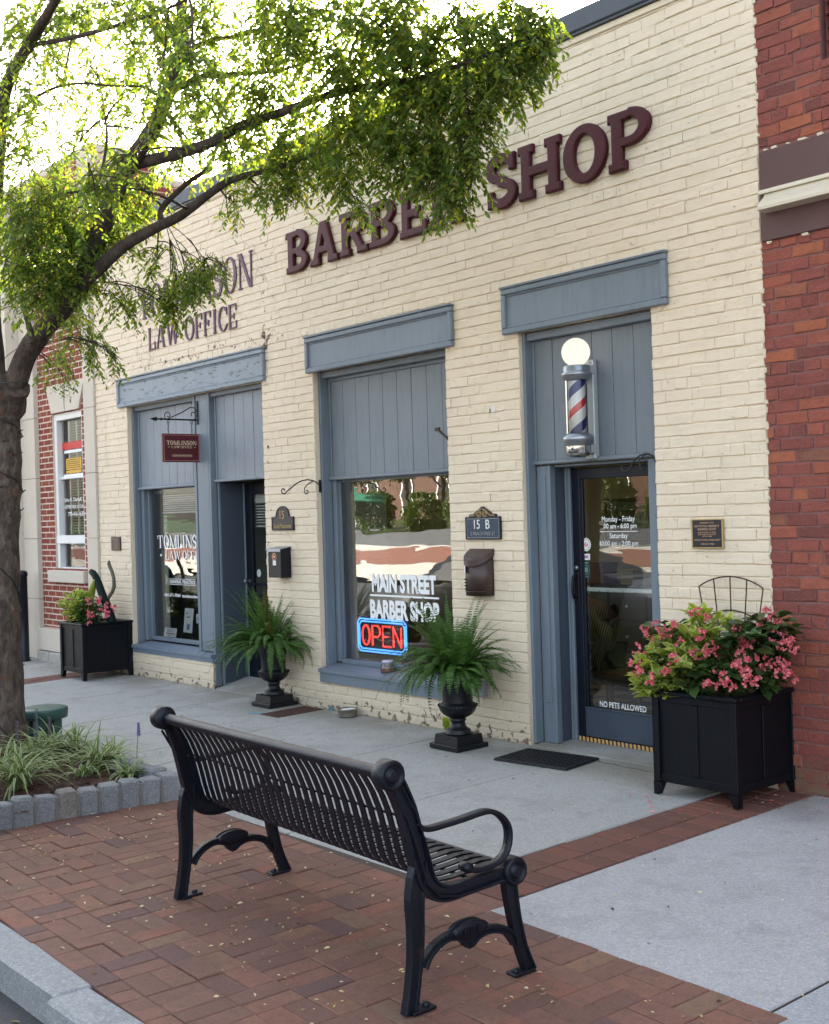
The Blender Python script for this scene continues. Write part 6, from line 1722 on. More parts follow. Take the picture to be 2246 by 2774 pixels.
def liriope(name, x, y, h0, nb, ln, label, spikes=0):
    t = thing(name, label, 'grass clump', (x, y, gz(y)+h0))
    mb = MB()
    for _ in range(int(nb*1.6)):
        az = random.uniform(0, 2*math.pi); L = ln*random.uniform(.55, 1.15); w = random.uniform(.006, .0095)
        el = random.uniform(.75, 1.45); droop = random.uniform(1.2, 2.4)
        p = Vector((x+random.gauss(0, .025), y+random.gauss(0, .025), gz(y)+h0)); rows = []
        S = 7
        dx, dy = math.cos(az), math.sin(az); side = Vector((-dy, dx, 0))
        for k in range(S+1):
            f = k/S; ww = w*(1-f**2.5)*(.6+.4*min(1, f*4)) + .0006
            up_n = Vector((0, 0, .0015))
            rows.append([tuple(p-side*ww), tuple(p-side*ww*.5-up_n), tuple(p+side*ww*.5-up_n), tuple(p+side*ww)])
            e = el-droop*f
            p = p+Vector((dx*math.cos(e), dy*math.cos(e), math.sin(e)))*(L/S)
        vs = [v for r in rows for v in r]; fs = []; ms = []
        for k in range(S):
            for q in range(3): fs.append((k*4+q, k*4+q+1, k*4+5+q, k*4+4+q)); ms.append(1 if q != 1 else 0)
        mb.add(vs, fs, ms, True)
    mb.build('blades', [M['liriope'], M['liriope_edge']], t)
    for _ in range(spikes):
        px, py = x+random.uniform(-.08, .08), y+random.uniform(-.08, .08); H = random.uniform(.3, .42)
        mb = MB(); mb.tube([(px, py, gz(py)+h0), (px+.01, py, gz(py)+h0+H)], .003, 5)
        for k in range(26): 
            z = gz(py)+h0+H*.6+H*.42*k/26; a = k*2.4
            mb.lathe([(0, -.005), (.006, 0), (0, .005)], 5, (px+.008*math.cos(a), py+.008*math.sin(a), z))
        mb.build('flower_spike', M['grey_lilac'], t)
t3 = lambda x, y: (x/3.338, 1850+y/3.338)
for (qx, qy, nb, ln, lb, sp) in (
    (175, 960, 75, .46, 'large cream-striped grass clump at the left front of the tree bed', 0), (900, 780, 60, .36, 'cream-striped grass clump in the middle of the tree bed, right of the mulch', 0),
    (1180, 860, 30, .24, 'small cream-striped grass clump next to the corner granite block', 0), (480, 690, 70, .40, 'cream-striped grass clump in front of the green pedestal', 1),
    (680, 650, 55, .38, 'cream-striped grass clump right behind the middle clump, by the sidewalk', 0), (760, 850, 22, .24, 'smallest cream-striped grass clump, in front of the middle clump', 0),
    (20, 840, 55, .40, 'cream-striped grass clump cut by the left edge of the photo', 0), (290, 760, 60, .38, 'cream-striped grass clump with grey flower spikes in front of the trunk', 2), (1010, 720, 40, .30, 'cream-striped grass clump at the back edge near the lone purple flower', 0)):
    g = g_at(*t3(qx, qy), .08)
    liriope('striped_grass', g.x, g.y, .075, nb, ln, lb, sp)
    bpy.data.objects[[o.name for o in bpy.data.objects if o.name.startswith('striped_grass')][-1]]['group'] = 'striped grass clumps in the tree bed'
g = g_at(*t3(1235, 760), .08)
mb = MB(); tp = g+Vector((.03, .01, .30)); mb.tube([g, g+Vector((.02, 0, .15)), tp], .0025, 5)
for k in range(34):
    a = k*2.4; r = .011*(1-k/50)
    mb.lathe([(0, -.006), (.0065, 0), (0, .006)], 5, (tp.x-.004+r*math.cos(a), tp.y+r*math.sin(a), tp.z-.085+.09*k/34), 1)
o = mb.build_at('flower_stalk', [M['liriope'], M['purple']], tuple(g)); tag(o, 'lone purple flower spike leaning over the sidewalk by the bed', 'flower')

# ------------------------------------------------------------------ ferns in the urns
def fern(label, x, y, z, seed, sx=1.0):
    rnd = random.Random(seed)
    mb = MB(); PP, DD, SS, UU, BB = [], [], [], [], []
    for f in range(185):
        az = rnd.uniform(0, 2*math.pi); L = rnd.uniform(.34, .60)
        el = rnd.choice((rnd.uniform(.9, 1.5), rnd.uniform(.35, 1.0), rnd.uniform(.1, .7)))
        droop = rnd.uniform(.7, 2.5) if el < 1.1 else rnd.uniform(.2, .9)
        d0 = Vector((math.cos(az), math.sin(az), 0)); side = Vector((-d0.y, d0.x, 0)); roll = rnd.uniform(-.9, .9)
        p = Vector((x, y, z))+d0*rnd.uniform(.01, .09); S = 30; rach = []; L *= 1+.22*math.cos(az-seed); bn_ = rnd.random() < .045
        for k in range(S+1):
            t = k/S; e = el-droop*t**1.3
            T = Vector((d0.x*math.cos(e), d0.y*math.cos(e), math.sin(e)))
            rach.append(p.copy())
            if k > 3:
                w = .041*math.sin(math.pi*min(1, (t*.93+.07)))**.55*(1-t*.35)+.005
                nrm = side.cross(T)
                for s in (-1, 1):
                    dd = (side*s*math.cos(roll*s)+nrm*math.sin(roll)*.6+T*.28+Vector((0, 0, rnd.uniform(-.25, .05)))).normalized()
                    BB.append(bn_); PP.append(tuple(p)); DD.append(tuple(dd)); UU.append(tuple(nrm+side*(s*.35+rnd.uniform(-.3, .3)))); SS.append((w*1.0, w*rnd.uniform(.9, 1.1), w*.6))
            p = p+T*(L/S)
        mb.tube(rach[::3], [.003-.002*q/10 for q in range(len(rach[::3]))], 4, caps=False)
    o_ = np.array(SS)
    RR = dirs_rot(DD, up=UU); BB = np.array(BB); PP = np.array(PP)
    for q, sel in ((0, ~BB), (1, BB)):
        if sel.any(): mb.many([(-.17, 0, 0), (-.15, .6, .02), (0, 1, -.05), (.15, .6, .02), (.17, 0, 0)], [(0, 4, 3, 2, 1)], PP[sel], RR[sel], o_[sel], q)
    o = mb.build_at('fern', [M['fern'], M['fern_old']], (x, y, z)); tag(o, label, 'fern', 'bushy ferns in the urns')
fern('bushy green fern in the urn nearest the shop door', -6.585, -.385, .53, 3)
fern('bushy green fern in the urn beside the law office doorway', -9.305, -.20, .53, 11)

# ------------------------------------------------------------------ planter flowers
VL_V = [(0,0,0),(-.13,.28,.03),(-.24,.34,.05),(-.12,.66,.03),(-.2,.72,.05),(0,1,-.06),(.12,.66,.03),(.2,.72,.05),(.13,.28,.03),(.24,.34,.05),(0,.3,-.01),(0,.68,-.01)]
VL_F = [(0,10,1),(0,8,10),(1,10,11,3),(8,6,11,10),(3,11,5),(6,5,11),(0,1,2),(2,1,3,4),(4,3,5),(0,9,8),(9,7,6,8),(7,5,6)]
VL_M = [0]*6+[1]*6
def bush(mb, c, rad3, n, size, seed, mats=1, tv=None, tf=None, mi=0, down=.0, stems=True):
    rnd = random.Random(seed); PP, DD, SS = [], [], []
    base = Vector((c[0], c[1], c[2]-rad3[2]*.95))
    for k in range(n):
        while True:
            u = Vector((rnd.uniform(-1, 1), rnd.uniform(-1, 1), rnd.uniform(-1, 1)))
            if .25 < u.length < 1: break
        tip = Vector((c[0]+u.x*rad3[0], c[1]+u.y*rad3[1], c[2]+u.z*rad3[2]))
        if stems: mb.tube([base+(tip-base)*.1, (base+tip)/2+Vector((0, 0, .03)), tip], [.0035, .003, .002], 4, mi=2 if mats > 1 else 1, caps=False)
        o = (tip-base); o.z *= .3; o = o.normalized() if o.length > .01 else Vector((0, -1, 0))
        m = rnd.randint(5, 7)
        for q in range(m):
            a = q*2.4+rnd.uniform(-.3, .3)
            d = Vector((math.cos(a), math.sin(a), rnd.uniform(-.35, .45)-down))+o*.75
            PP.append(tuple(tip-o*.02*q*.5)); DD.append(tuple(d)); SS.append(size*rnd.uniform(.7, 1.2))
    mb.many(tv, tf, PP, dirs_rot(DD, np.array([rnd.uniform(-.5, .5) for _ in PP])), np.array(SS), mi, True)
stemg = pm('plant_stem', (.10, .14, .04), .6)
def varieg(label, cs, seed):
    mb = MB()
    for k, (c, r, n, s) in enumerate(cs): bush(mb, c, r, n, s, seed+k, 2, VL_V, VL_F, VL_M)
    o = mb.build_at('variegated_plant', [M['varieg'], M['varieg_pale'], stemg], cs[0][0]); tag(o, label, 'plant')
varieg('bright lime and cream leaved plant filling the left half of the door planter', [((-4.51, -.42, .77), (.24, .20, .20), 95, .09), ((-4.63, -.52, .67), (.16, .13, .15), 60, .09), ((-4.47, -.30, .94), (.22, .13, .14), 50, .08)], 5)
varieg('lime green leaved plant in the planter left of the law office', [((-12.86, -.44, .78), (.22, .20, .18), 85, .07), ((-12.75, -.42, .70), (.18, .15, .12), 40, .07)], 31)
BL_V = [(0,0,0),(-.26,.22,.05),(-.30,.58,.06),(0,1,-.08),(.28,.6,.06),(.24,.2,.05),(0,.5,-.03)]
BL_F = [(0,6,1),(1,6,2),(2,6,3),(3,6,4),(4,6,5),(5,6,0)]
fl_me = []
for v in range(3):
    mb = MB(); rnd = random.Random(40+v)
    n = 7; PP, DD = [], []
    for k in range(n):
        c = Vector((rnd.gauss(0, .017), rnd.gauss(0, .012), rnd.gauss(0, .017)))
        for q in range(5):
            a = rnd.uniform(0, 6.3); PP.append(tuple(c)); DD.append((math.cos(a), -.5+rnd.uniform(-.6, .6), math.sin(a)))
    mb.many([(0,0,0),(-.5,.3,.12),(-.52,.75,.2),(0,1,.1),(.52,.75,.2),(.5,.3,.12)], [(0,3,2,1),(0,5,4,3)], PP, dirs_rot(DD, np.array([rnd.uniform(-1, 1) for _ in PP])), np.full(len(PP), .0165))
    o = mb.build('flower_tmp', M['petal']); fl_me.append(o.data); bpy.data.objects.remove(o)
def begonia(label, cs, flowers, seed, grp):
    t = thing('begonia', label, 'flower plant', cs[0][0])
    mb = MB()
    for k, (c, r, n, s) in enumerate(cs): bush(mb, c, r, n, s, seed+k, 1, BL_V, BL_F, 0, down=.25)
    mb.build('leaves', [M['begonia'], stemg], t)
    for k, p in enumerate(flowers):
        f = link('flower', fl_me[k % 3], t); f.location = Vector(p)-ORG[t.name]; f.rotation_euler = (random.uniform(-.4, .4), random.uniform(0, 6), random.uniform(-.6, .6)); f.scale = (random.uniform(.8, 1.25),)*3
    return t
c7 = lambda x, y: (1700+x/3.458, 1600+y/3.458)
fp = [(480,480),(430,640),(350,760),(690,420),(110,560),(165,380),(205,430),(60,700),(120,750),(300,400),(350,390),(400,400),(600,205),(665,200),(745,250),(220,840),(260,320),(440,320)]
fr = [(640,630),(610,590),(740,590),(780,520),(815,570),(735,870),(800,870),(870,790),(910,870),(965,870),(1060,460),(1080,510),(1150,490),(1050,560),(1020,690),(1100,690),(1250,640),(1270,730),(1370,670),(1400,745),(1110,810),(1130,870),(1200,830),(1340,250),(1390,330),(1310,215),(1450,400),(1380,490),(1440,520),(1520,470),(1540,540),(1480,700),(1490,760),(1550,810),(1030,370),(1250,340),(1100,480),(1080,660)]
def fy(y, x): return -.62+max(0, (860-y))/860*.46 if x < 1250 else -.42+max(0, 800-y)/800*.22
begonia('pink flowered dark leaved begonia spilling over the left side of the door planter', [((-4.60, -.40, .84), (.22, .20, .18), 34, .085)], [tuple(pt(*c7(a, b), -.72+max(0, 860-b)/860*.40)) for a, b in fp], 61, '')
begonia('pink flowered dark leaved begonia on the right of the door planter, by the red brick', [((-4.16, -.32, .80), (.26, .20, .20), 75, .10), ((-4.30, -.45, .70), (.22, .12, .10), 30, .095), ((-4.02, -.22, .98), (.16, .12, .10), 20, .09)], [tuple(pt(*c7(a, b), fy(b, a))) for a, b in fr], 71, '')
l6 = lambda x, y: (100+x/5.643, 1500+y/5.643)
fl = [(790,730),(955,700),(935,750),(1060,780),(1170,830),(790,890),(850,930),(1075,910),(1060,960),(1010,850),(790,1040),(800,940)]
begonia('pink flowered begonia in the planter left of the law office', [((-12.56, -.40, .72), (.20, .18, .16), 60, .065)], [tuple(pt(*l6(a, b), -.55)) for a, b in fl], 81, '')
ca = thing('cactus', 'tall cactus with dark, lime and thin curved stems in the left planter', 'cactus', (-12.62, -.25, .58))
def pth(pts, y): return [pt(*l6(a, b), y) for a, b in pts]
mb = MB(); mb.tube(pth([(1150, 1060), (1110, 900), (1060, 760), (1000, 620), (940, 450), (900, 350), (860, 295), (830, 275), (812, 285)], -.25), [.052, .050, .047, .045, .043, .040, .037, .032, .012], 10); mb.build('stem', M['cactus_dark'], ca)
mb = MB(); mb.tube(pth([(800, 800), (820, 640), (860, 500), (885, 420), (890, 392)], -.28), [.045, .046, .036, .026, .010], 10); mb.build('stem', M['cactus_lime'], ca)
mb = MB(); mb.tube(pth([(1060, 780), (1090, 680), (1150, 590), (1180, 500), (1175, 380), (1150, 280), (1115, 200), (1100, 150), (1103, 105)], -.22), [.020, .020, .021, .021, .020, .020, .021, .021, .010], 9); mb.build('stem', M['cactus_grey'], ca)
# weed at the foot of the wall
mb = MB(); PP, DD = [], []
for k in range(9): PP.append((-7.08+random.uniform(-.02, .02), -.05, gz(-.05)+random.uniform(0, .02))); DD.append((random.uniform(-.6, .6), -.3, random.uniform(.4, 1.2)))
mb.many(LEAF_V, LEAF_F, PP, dirs_rot(DD), np.random.uniform(.06, .14, len(PP)))
o = mb.build_at('weed', M['varieg'], (-7.08, -.05, 0)); tag(o, 'small green weed growing at the wall base behind the near urn', 'weed')
# ------------------------------------------------------------------ fallen leaves
def litter(name, n, region, size, mat, label, cat, curl=.35):
    PP = []
    while len(PP) < n:
        x, y = region()
        if y < -4.36: z = -.243
        elif y < -4.17: z = -.103
        else: z = gz(y)+.004
        PP.append((x, y, z+.003))
    mb = MB(); k = len(PP)
    mb.many([(0,-.5,0),(-.24,-.1,curl*.4),(-.2,.25,curl*.35),(0,.5,.03),(.2,.25,curl*.35),(.24,-.1,curl*.4)], [(0,3,2,1),(0,5,4,3)], PP, rots(k, np.random.uniform(0, 6.3, k), np.random.uniform(-.3, .3, k), np.random.uniform(-.6, .6, k)), np.random.uniform(size*.55, size*1.3, k))
    tag(mb.build(name, mat), label, cat, kind='stuff')
litter('fallen_leaves', 340, lambda: (random.uniform(-7, -2.6), random.triangular(-4.2, -2.5, -3.3)) , .022, M['litter'], 'small pale dry leaves scattered on the paving', 'leaves')
litter('sidewalk_debris', 200, lambda: (random.uniform(-9, -2.0), random.uniform(-2.6, -.1)), .016, M['litter'], 'tiny pale scraps scattered on the sidewalk', 'debris')
litter('dark_twigs', 150, lambda: (random.uniform(-10, -2.0), random.uniform(-4.1, -.05)), .018, M['mulch'], 'dark bits of twig and dirt on the sidewalk', 'debris')
litter('gutter_leaves', 40, lambda: (random.uniform(-5.6, -3.5), random.uniform(-4.6, -4.37)), .05, M['litter'], 'dry leaves lying in the gutter', 'leaves')
litter('fallen_petals', 26, lambda: (random.gauss(-4.5, .25), random.gauss(-.68, .14)) if random.random() < .6 else (random.gauss(-3.95, .12), random.uniform(-.4, -.05)), .026, M['petal'], 'pink petals fallen round the door planter', 'petals')
o = MB(); o.many(LEAF_V, LEAF_F, [(0, 0, 0)], rots(1, [.6]), [.06])
o = o.build('fallen_leaf', pm('yellow_leaf', (.42, .38, .05), .6)); o.location = (-3.56, -3.24, gz(-3.24)+.433); tag(o, 'yellow green leaf lying on the bench seat', 'leaf')

mb = MB(); mb.tube([g_at(a, b, .0005) for a, b in _cr], [.0035, .003, .004, .0028, .0035, .003, .002], 4, flat=1.0)
mb.tube([(-7.9, -1.0, gz(-1.0)), (-7.86, -1.3, gz(-1.3)), (-7.93, -1.7, gz(-1.7)), (-7.88, -2.1, gz(-2.1))], .002, 4)
struct(mb.build('pavement_crack', M['joint']))
# ------------------------------------------------------------------ inside the barber shop
p0 = thing('waiting_bench', 'low wooden bench inside the barber shop door', 'bench', (-6.95, 1.2, .035))
mb = MB(); mb.box(-7.45, -6.66, .98, 1.42, .36, .395, 0, .004); mb.build('seat', M['wood'], p0)
for x in (-7.40, -6.74):
    for y in (1.02, 1.35):
        mb = MB(); mb.box(x, x+.05, y, y+.05, .035, .3595, 0, .004); mb.build('leg', M['wood'], p0)
def skin_body(name, joints, edges, mat, parent, root=0, sub=2):
    me = bpy.data.meshes.new(name); me.from_pydata([tuple(Vector(j[0])-org(parent)) for j in joints], edges, []); me.materials.append(mat)
    ob = link(name, me, parent)
    md = ob.modifiers.new('skin', 'SKIN'); md.use_smooth_shade = True
    layer = me.skin_vertices[0] if me.skin_vertices else None
    if layer is None:
        bpy.context.view_layer.objects.active = ob
        bm_ = bmesh.new(); bm_.from_mesh(me); bm_.verts.layers.skin.verify(); bm_.to_mesh(me); bm_.free(); layer = me.skin_vertices[0]
    for k, j in enumerate(joints):
        r = j[1]; layer.data[k].radius = (r, r) if not hasattr(r, '__len__') else r
        layer.data[k].use_root = (k == root)
    ob.modifiers.new('subd', 'SUBSURF').render_levels = sub
    return ob
skinm = pm('skin', (.42, .24, .17), .55, var=.06)
tsh = NT('striped_shirt'); sxx = tsh.xyz()
wv = tsh.math('FRACT', tsh.math('MULTIPLY', tsh.math('ADD', tsh.math('MULTIPLY', sxx[0], .73), tsh.math('ADD', tsh.math('MULTIPLY', sxx[1], .68), tsh.math('MULTIPLY', sxx[2], .12))), 78.0))
M['shirt'] = tsh.done(tsh.bsdf(tsh.mixc(tsh.thr(wv, .50, .56), (.62, .57, .42), (.03, .028, .03)), .85))
per = thing('person', 'person in a striped long-sleeved shirt bending forward on the bench inside', 'person', (-6.95, 1.2, .035))
PXm = -.06
J = [((-6.93, 1.22, .50), .125), ((-6.95, 1.21, .62), .118), ((-6.98, 1.20, .76), .125), ((-7.03, 1.19, .87), .085), ((-7.09, 1.18, .93), .052), ((-7.17, 1.17, 1.00), .085), ((-7.21, 1.17, 1.09), .078),
     ((-6.92, 1.04, .83), .062), ((-6.69, 1.02, .66), .043), ((-6.85, .98, .44), .030), ((-6.89, .97, .40), .034),
     ((-6.96, 1.38, .83), .062), ((-7.05, 1.47, .62), .043), ((-7.22, 1.38, .52), .030), ((-7.28, 1.34, .52), .034),
     ((-6.95, 1.11, .47), .088), ((-7.32, 1.09, .50), .064), ((-7.38, 1.09, .14), .040), ((-7.48, 1.08, .07), .036),
     ((-6.95, 1.33, .47), .088), ((-7.32, 1.36, .50), .064), ((-7.40, 1.37, .14), .040), ((-7.50, 1.37, .07), .036)]
E_ = [(0,1),(1,2),(2,3),(3,4),(4,5),(5,6),(3,7),(7,8),(8,9),(9,10),(3,11),(11,12),(12,13),(13,14),(0,15),(15,16),(16,17),(17,18),(0,19),(19,20),(20,21),(21,22)]
for hnd, wr in ((10, 9), (14, 13)):
    c = Vector(J[hnd][0]); w = Vector(J[wr][0]); d = (c-w).normalized(); s = d.cross(Vector((0, 0, 1))).normalized()
    for k in range(5):
        L = (.050, .066, .072, .066, .052)[k]
        a = c+s*(-.026+.013*k) if k else c+s*-.03-d*.03
        i0 = len(J); dd = (d+s*(-.9 if k == 0 else 0)).normalized()
        J.append((tuple(a+dd*.012), .0095)); J.append((tuple(a+dd*L*.6+Vector((0, 0, -.008))), .0085)); J.append((tuple(a+dd*L+Vector((0, 0, -.022))), .007))
        E_ += [(hnd, i0), (i0, i0+1), (i0+1, i0+2)]
skin_body('body', J, E_, skinm, per)
grow = lambda ids, k: [(J[i][0], (J[i][1]+k)) for i in ids]
skin_body('shirt', grow([0, 1, 2, 3, 7, 8, 9, 11, 12, 13], .016), [(0,1),(1,2),(2,3),(3,4),(4,5),(5,6),(3,7),(7,8),(8,9)], M['shirt'], per)
skin_body('trousers', grow([0, 15, 16, 17, 19, 20, 21], .014), [(0,1),(1,2),(2,3),(0,4),(4,5),(5,6)], pm('dark_trousers', (.05, .03, .028), .85), per)
mb = MB(); mb.lathe([(.0, -.06), (.06, -.05), (.088, .0), (.084, .05), (.05, .09), (0, .10)], 16, (-7.185, 1.17, 1.07)); mb.build('hair', pm('dark_hair', (.03, .02, .015), .7), per)
mb = MB()
for s in (-1, 1): mb.box(-7.50, -7.36, 1.08+.145+s*.145-.04, 1.08+.145+s*.145+.04, .036, .085, 0, .02); mb.box(-7.58, -7.49, 1.08+.145+s*.145-.038, 1.08+.145+s*.145+.038, .036, .07, 0, .02)
mb.build('shoes', M['black'], per)
mb = MB()
for s in (-1, 1): mb.lathe([(0, -.008), (.009, 0), (0, .008)], 8, (-7.285, 1.17+s*.03, 1.075))
mb.lathe([(0, -.012), (.012, 0), (0, .018)], 8, (-7.292, 1.17, 1.045)); mb.box(-7.283, -7.27, 1.15, 1.19, 1.010, 1.016)
for s in (-1, 1): mb.lathe([(0, -.02), (.012, 0), (0, .02)], 8, (-7.20, 1.17+s*.083, 1.06))
mb.build('face', skinm, per)
per.location.x += .32; p0.location.x += .33
cb = thing('drawer_cabinet', 'dark wooden drawer cabinet inside the barber shop', 'cabinet', (-7.2, 2.6, .035))
mb = MB(); mb.box(-8.05, -6.2, 2.42, 3.04, .035, .93, 0, .004); mb.box(-8.08, -6.17, 2.38, 3.045, .9305, .965, 0, .006); mb.build('carcass', pm('dark_cabinet', (.085, .07, .045), .5), cb)
for i in range(4):
    for j in range(3):
        x = -8.0+i*.45; z = .10+j*.28
        mb = MB(); mb.box(x, x+.42, 2.40, 2.4195, z, z+.25, 0, .005); d = mb.build('drawer', pm('olive_drawer', (.12, .10, .06), .5) if (i, j) == (0, 0) else bpy.data.materials['olive_drawer'], cb)
        mb = MB(); mb.lathe([(.006, 0), (.006, .01), (.014, .014), (.012, .022), (0, .024)], 10, M=Matrix.Translation((x+.21, 2.40, z+.125)) @ Matrix.Rotation(rad(90), 4, 'X')); mb.build('knob', M['white'], d)
pf = thing('framed_picture', 'framed picture on the barber shop wall seen through the door', 'picture', (-7.85, 3.04, 1.55))
mb = MB()
for a, b, c, d in ((-8.13, -7.57, 1.74, 1.78), (-8.13, -7.57, 1.33, 1.37), (-8.13, -8.09, 1.3701, 1.7399), (-7.61, -7.57, 1.3701, 1.7399)): mb.box(a, b, 3.015, 3.045, c, d, 0, .004)
mb.build('frame', pm('dark_red_frame', (.07, .02, .015), .4), pf)
mb = MB(); mb.box(-8.09, -7.61, 3.03, 3.044, 1.37, 1.74); mb.box(-8.02, -7.68, 3.027, 3.0299, 1.44, 1.67, 1); mb.build('print', [pm('grey_mat', (.12, .11, .10), .6), pm('brown_print', (.05, .04, .035), .5)], pf)
for k, (x, w, h, m, nm, lb, cat) in enumerate(((-7.95, .20, .20, 'wood', 'storage_box', 'brown box on the cabinet inside the barber shop', 'box'), (-7.55, .16, .14, 'khaki', 'storage_box', 'tan box on the cabinet inside the barber shop', 'box'), (-7.28, .24, .16, 'pale_wall', 'storage_box', 'pale box on the cabinet inside the barber shop', 'box'), (-6.9, .25, .22, 'rubber', 'storage_bin', 'black bin on the cabinet inside the barber shop', 'bin'))):
    mb = MB(); mb.box(x, x+w, 2.55, 2.75, .966, .966+h, 0, .008); mb.box(x-.008, x+w+.008, 2.542, 2.758, .966+h*.8, .966+h*1.02, 0, .005); o = mb.build_at(nm, M[m], (x, 2.6, .966)); tag(o, lb, cat)
dk = thing('desk', 'dark desk standing inside the law office window', 'desk', (-12.0, 1.6, .05))
mb = MB(); mb.box(-12.7, -11.2, 1.2, 1.9, .72, .76, 0, .005); mb.build('top', M['wood'], dk)
for x in (-12.65, -11.29):
    for y in (1.25, 1.80): mb = MB(); mb.box(x, x+.05, y, y+.05, .05, .7199, 0, .003); mb.build('leg', M['wood'], dk)
mb = MB()
for s in range(12): mb.tube([(-12.17-.006*s, .34+.012*(s % 2), .42), (-12.18-.006*s, .34+.012*(s % 2), 1.76)], .010, 6)
o = mb.build_at('curtain', pm('sage_curtain', (.42, .47, .40), .9), (-12.2, .34, .42)); tag(o, 'pale green curtain at the left edge of the law office window', 'curtain')
mt = thing('toy_car', 'small cream toy car on the law office window sill', 'toy car', (-11.22, .28, .43))
mb = MB(); mb.prism([(-11.33, .445), (-11.33, .475), (-11.29, .485), (-11.26, .515), (-11.19, .515), (-11.16, .485), (-11.11, .475), (-11.11, .445)][::-1], lambda a, b: (a, .25, b), lambda a, b: (a, .31, b)); mb.build('body', M['cream_trim'], mt)
for x in (-11.29, -11.15): mb = MB(); mb.lathe([(0, 0), (.018, 0), (.018, .07), (0, .07)], 12, M=Matrix.Translation((x, .315, .443)) @ Matrix.Rotation(rad(90), 4, 'X')); mb.build('wheel', M['black'], mt)
mb = MB(); PP, DD = [], []
for k in range(60): PP.append((random.uniform(-11.8, -11.3), random.uniform(.27, .36), .425+random.uniform(0, .05))); DD.append((random.uniform(-1, 1), random.uniform(-1, .2), random.uniform(-.2, .8)))
mb.many(LEAF_V, LEAF_F, PP, dirs_rot(DD), np.random.uniform(.03, .07, 60))
o = mb.build_at('garland', M['begonia'], (-11.5, .3, .42)); tag(o, 'dark green garland lying along the law office window sill', 'garland')

# ------------------------------------------------------------------ across the street (seen in the glass)
def car(label, cx, cy, rot, col, prof, roofw, wz):
    t = thing('parked_car', label, 'car', (0, 0, 0))
    W = .92
    mb = MB()
    # body: loft of sections along the length, waist tucked in at the roof
    def sec(x, zlo, zhi, wtop): return [(x, -W*.94, zlo), (x, -W, zlo+.25), (x, -W*.97, min(zhi, .92)), (x, -wtop, zhi), (x, wtop, zhi), (x, W*.97, min(zhi, .92)), (x, W, zlo+.25), (x, W*.94, zlo)]
    S = [sec(*p) for p in prof]; n = 8
    vs = [v for s in S for v in s]; fs = []
    for k in range(len(S)-1):
        for e in range(n): fs.append((k*n+e, k*n+(e+1) % n, (k+1)*n+(e+1) % n, (k+1)*n+e))
    fs += [tuple(range(n))[::-1], tuple(range(len(vs)-n, len(vs)))]
    mb.add(vs, fs, 0, True); mb.build('body', col, t)
    gl = pm('car_glass', (.02, .03, .035), .08, 0, var=.05, spec=.8) if 'car_glass' not in bpy.data.materials else bpy.data.materials['car_glass']
    for (x0, z0, x1, z1) in wz[:2]:      # windscreen, rear screen
        w0, w1 = W*.86, roofw*.9
        mb = MB(); mb.add([(x0, -w0, z0), (x0, w0, z0), (x1, w1, z1), (x1, -w1, z1)], [(0, 1, 2, 3)]); mb.build('windscreen', gl, t)
    for s in (-1, 1):
        (xa, xb, xc, xd, za, zb) = wz[2]
        mb = MB(); mb.add([(xa, s*(W*.985), za), (xb, s*(W*.985), za), (xc, s*(roofw+.035), zb), (xd, s*(roofw+.035), zb)], [(0, 1, 2, 3)]); mb.build('side_window', gl, t)
        mb = MB(); mb.box(prof[0][0]+.0, prof[0][0]-.02, s*.55, s*.85, .62, .74, 0, .02); mb.build('headlight', M['chrome'], t)
        for x in (-1.35, 1.35):
            w = MB(); w.lathe([(.0, -.10), (.20, -.10), (.31, -.09), (.33, -.05), (.33, .05), (.31, .09), (.20, .10), (.0, .10)], 28, M=Matrix.Translation((x, s*.84, .33)) @ Matrix.Rotation(rad(90), 4, 'X')); w = w.build('wheel', M['rubber'], t)
            mb = MB(); mb.lathe([(.0, 0), (.19, 0), (.20, .02), (.15, .03), (.0, .035)], 20, M=Matrix.Translation((x, s*.935, .33)) @ Matrix.Rotation(rad(90 if s < 0 else -90), 4, 'X')); mb.build('rim', M['pewter'], w)
    t.location = (cx, cy, -.245); t.rotation_euler[2] = rot; t['group'] = 'cars parked along the kerb'
dark = pm('dark_blue_car_paint', (.03, .04, .055), .18, .3, var=.05, spec=.6); lite = pm('silver_car_paint', (.50, .56, .62), .2, .3, var=.05, spec=.6)
sedan = [(-2.25, .25, .60, .70), (-2.15, .2, .82, .72), (-1.1, .2, 1.0, .78), (-.35, .2, 1.42, .62), (.2, .2, 1.48, .62), (1.0, .2, 1.40, .60), (1.7, .2, 1.06, .72), (2.2, .2, 1.0, .72), (2.28, .3, .7, .7)]
car('dark blue car parked at the kerb, mirrored in the barber window', -12.45, -5.45, rad(2), dark, sedan, .62, [(-1.08, 1.01, -.37, 1.42), (1.69, 1.07, 1.02, 1.40), (-.85, 1.45, .95, -.2, .98, 1.40)])
suv = [(-2.3, .3, .75, .75), (-2.2, .25, 1.02, .76), (-1.2, .25, 1.16, .82), (-.65, .25, 1.72, .70), (.3, .25, 1.86, .70), (1.9, .25, 1.82, .68), (2.2, .25, 1.2, .78), (2.28, .35, .8, .75)]
car('tall silver car parked at the kerb, mirrored in the shop door', -7.75, -5.75, rad(1), lite, suv, .70, [(-1.18, 1.17, -.67, 1.71), (2.19, 1.22, 1.92, 1.80), (-.95, 2.0, 1.8, -.55, 1.12, 1.74)])
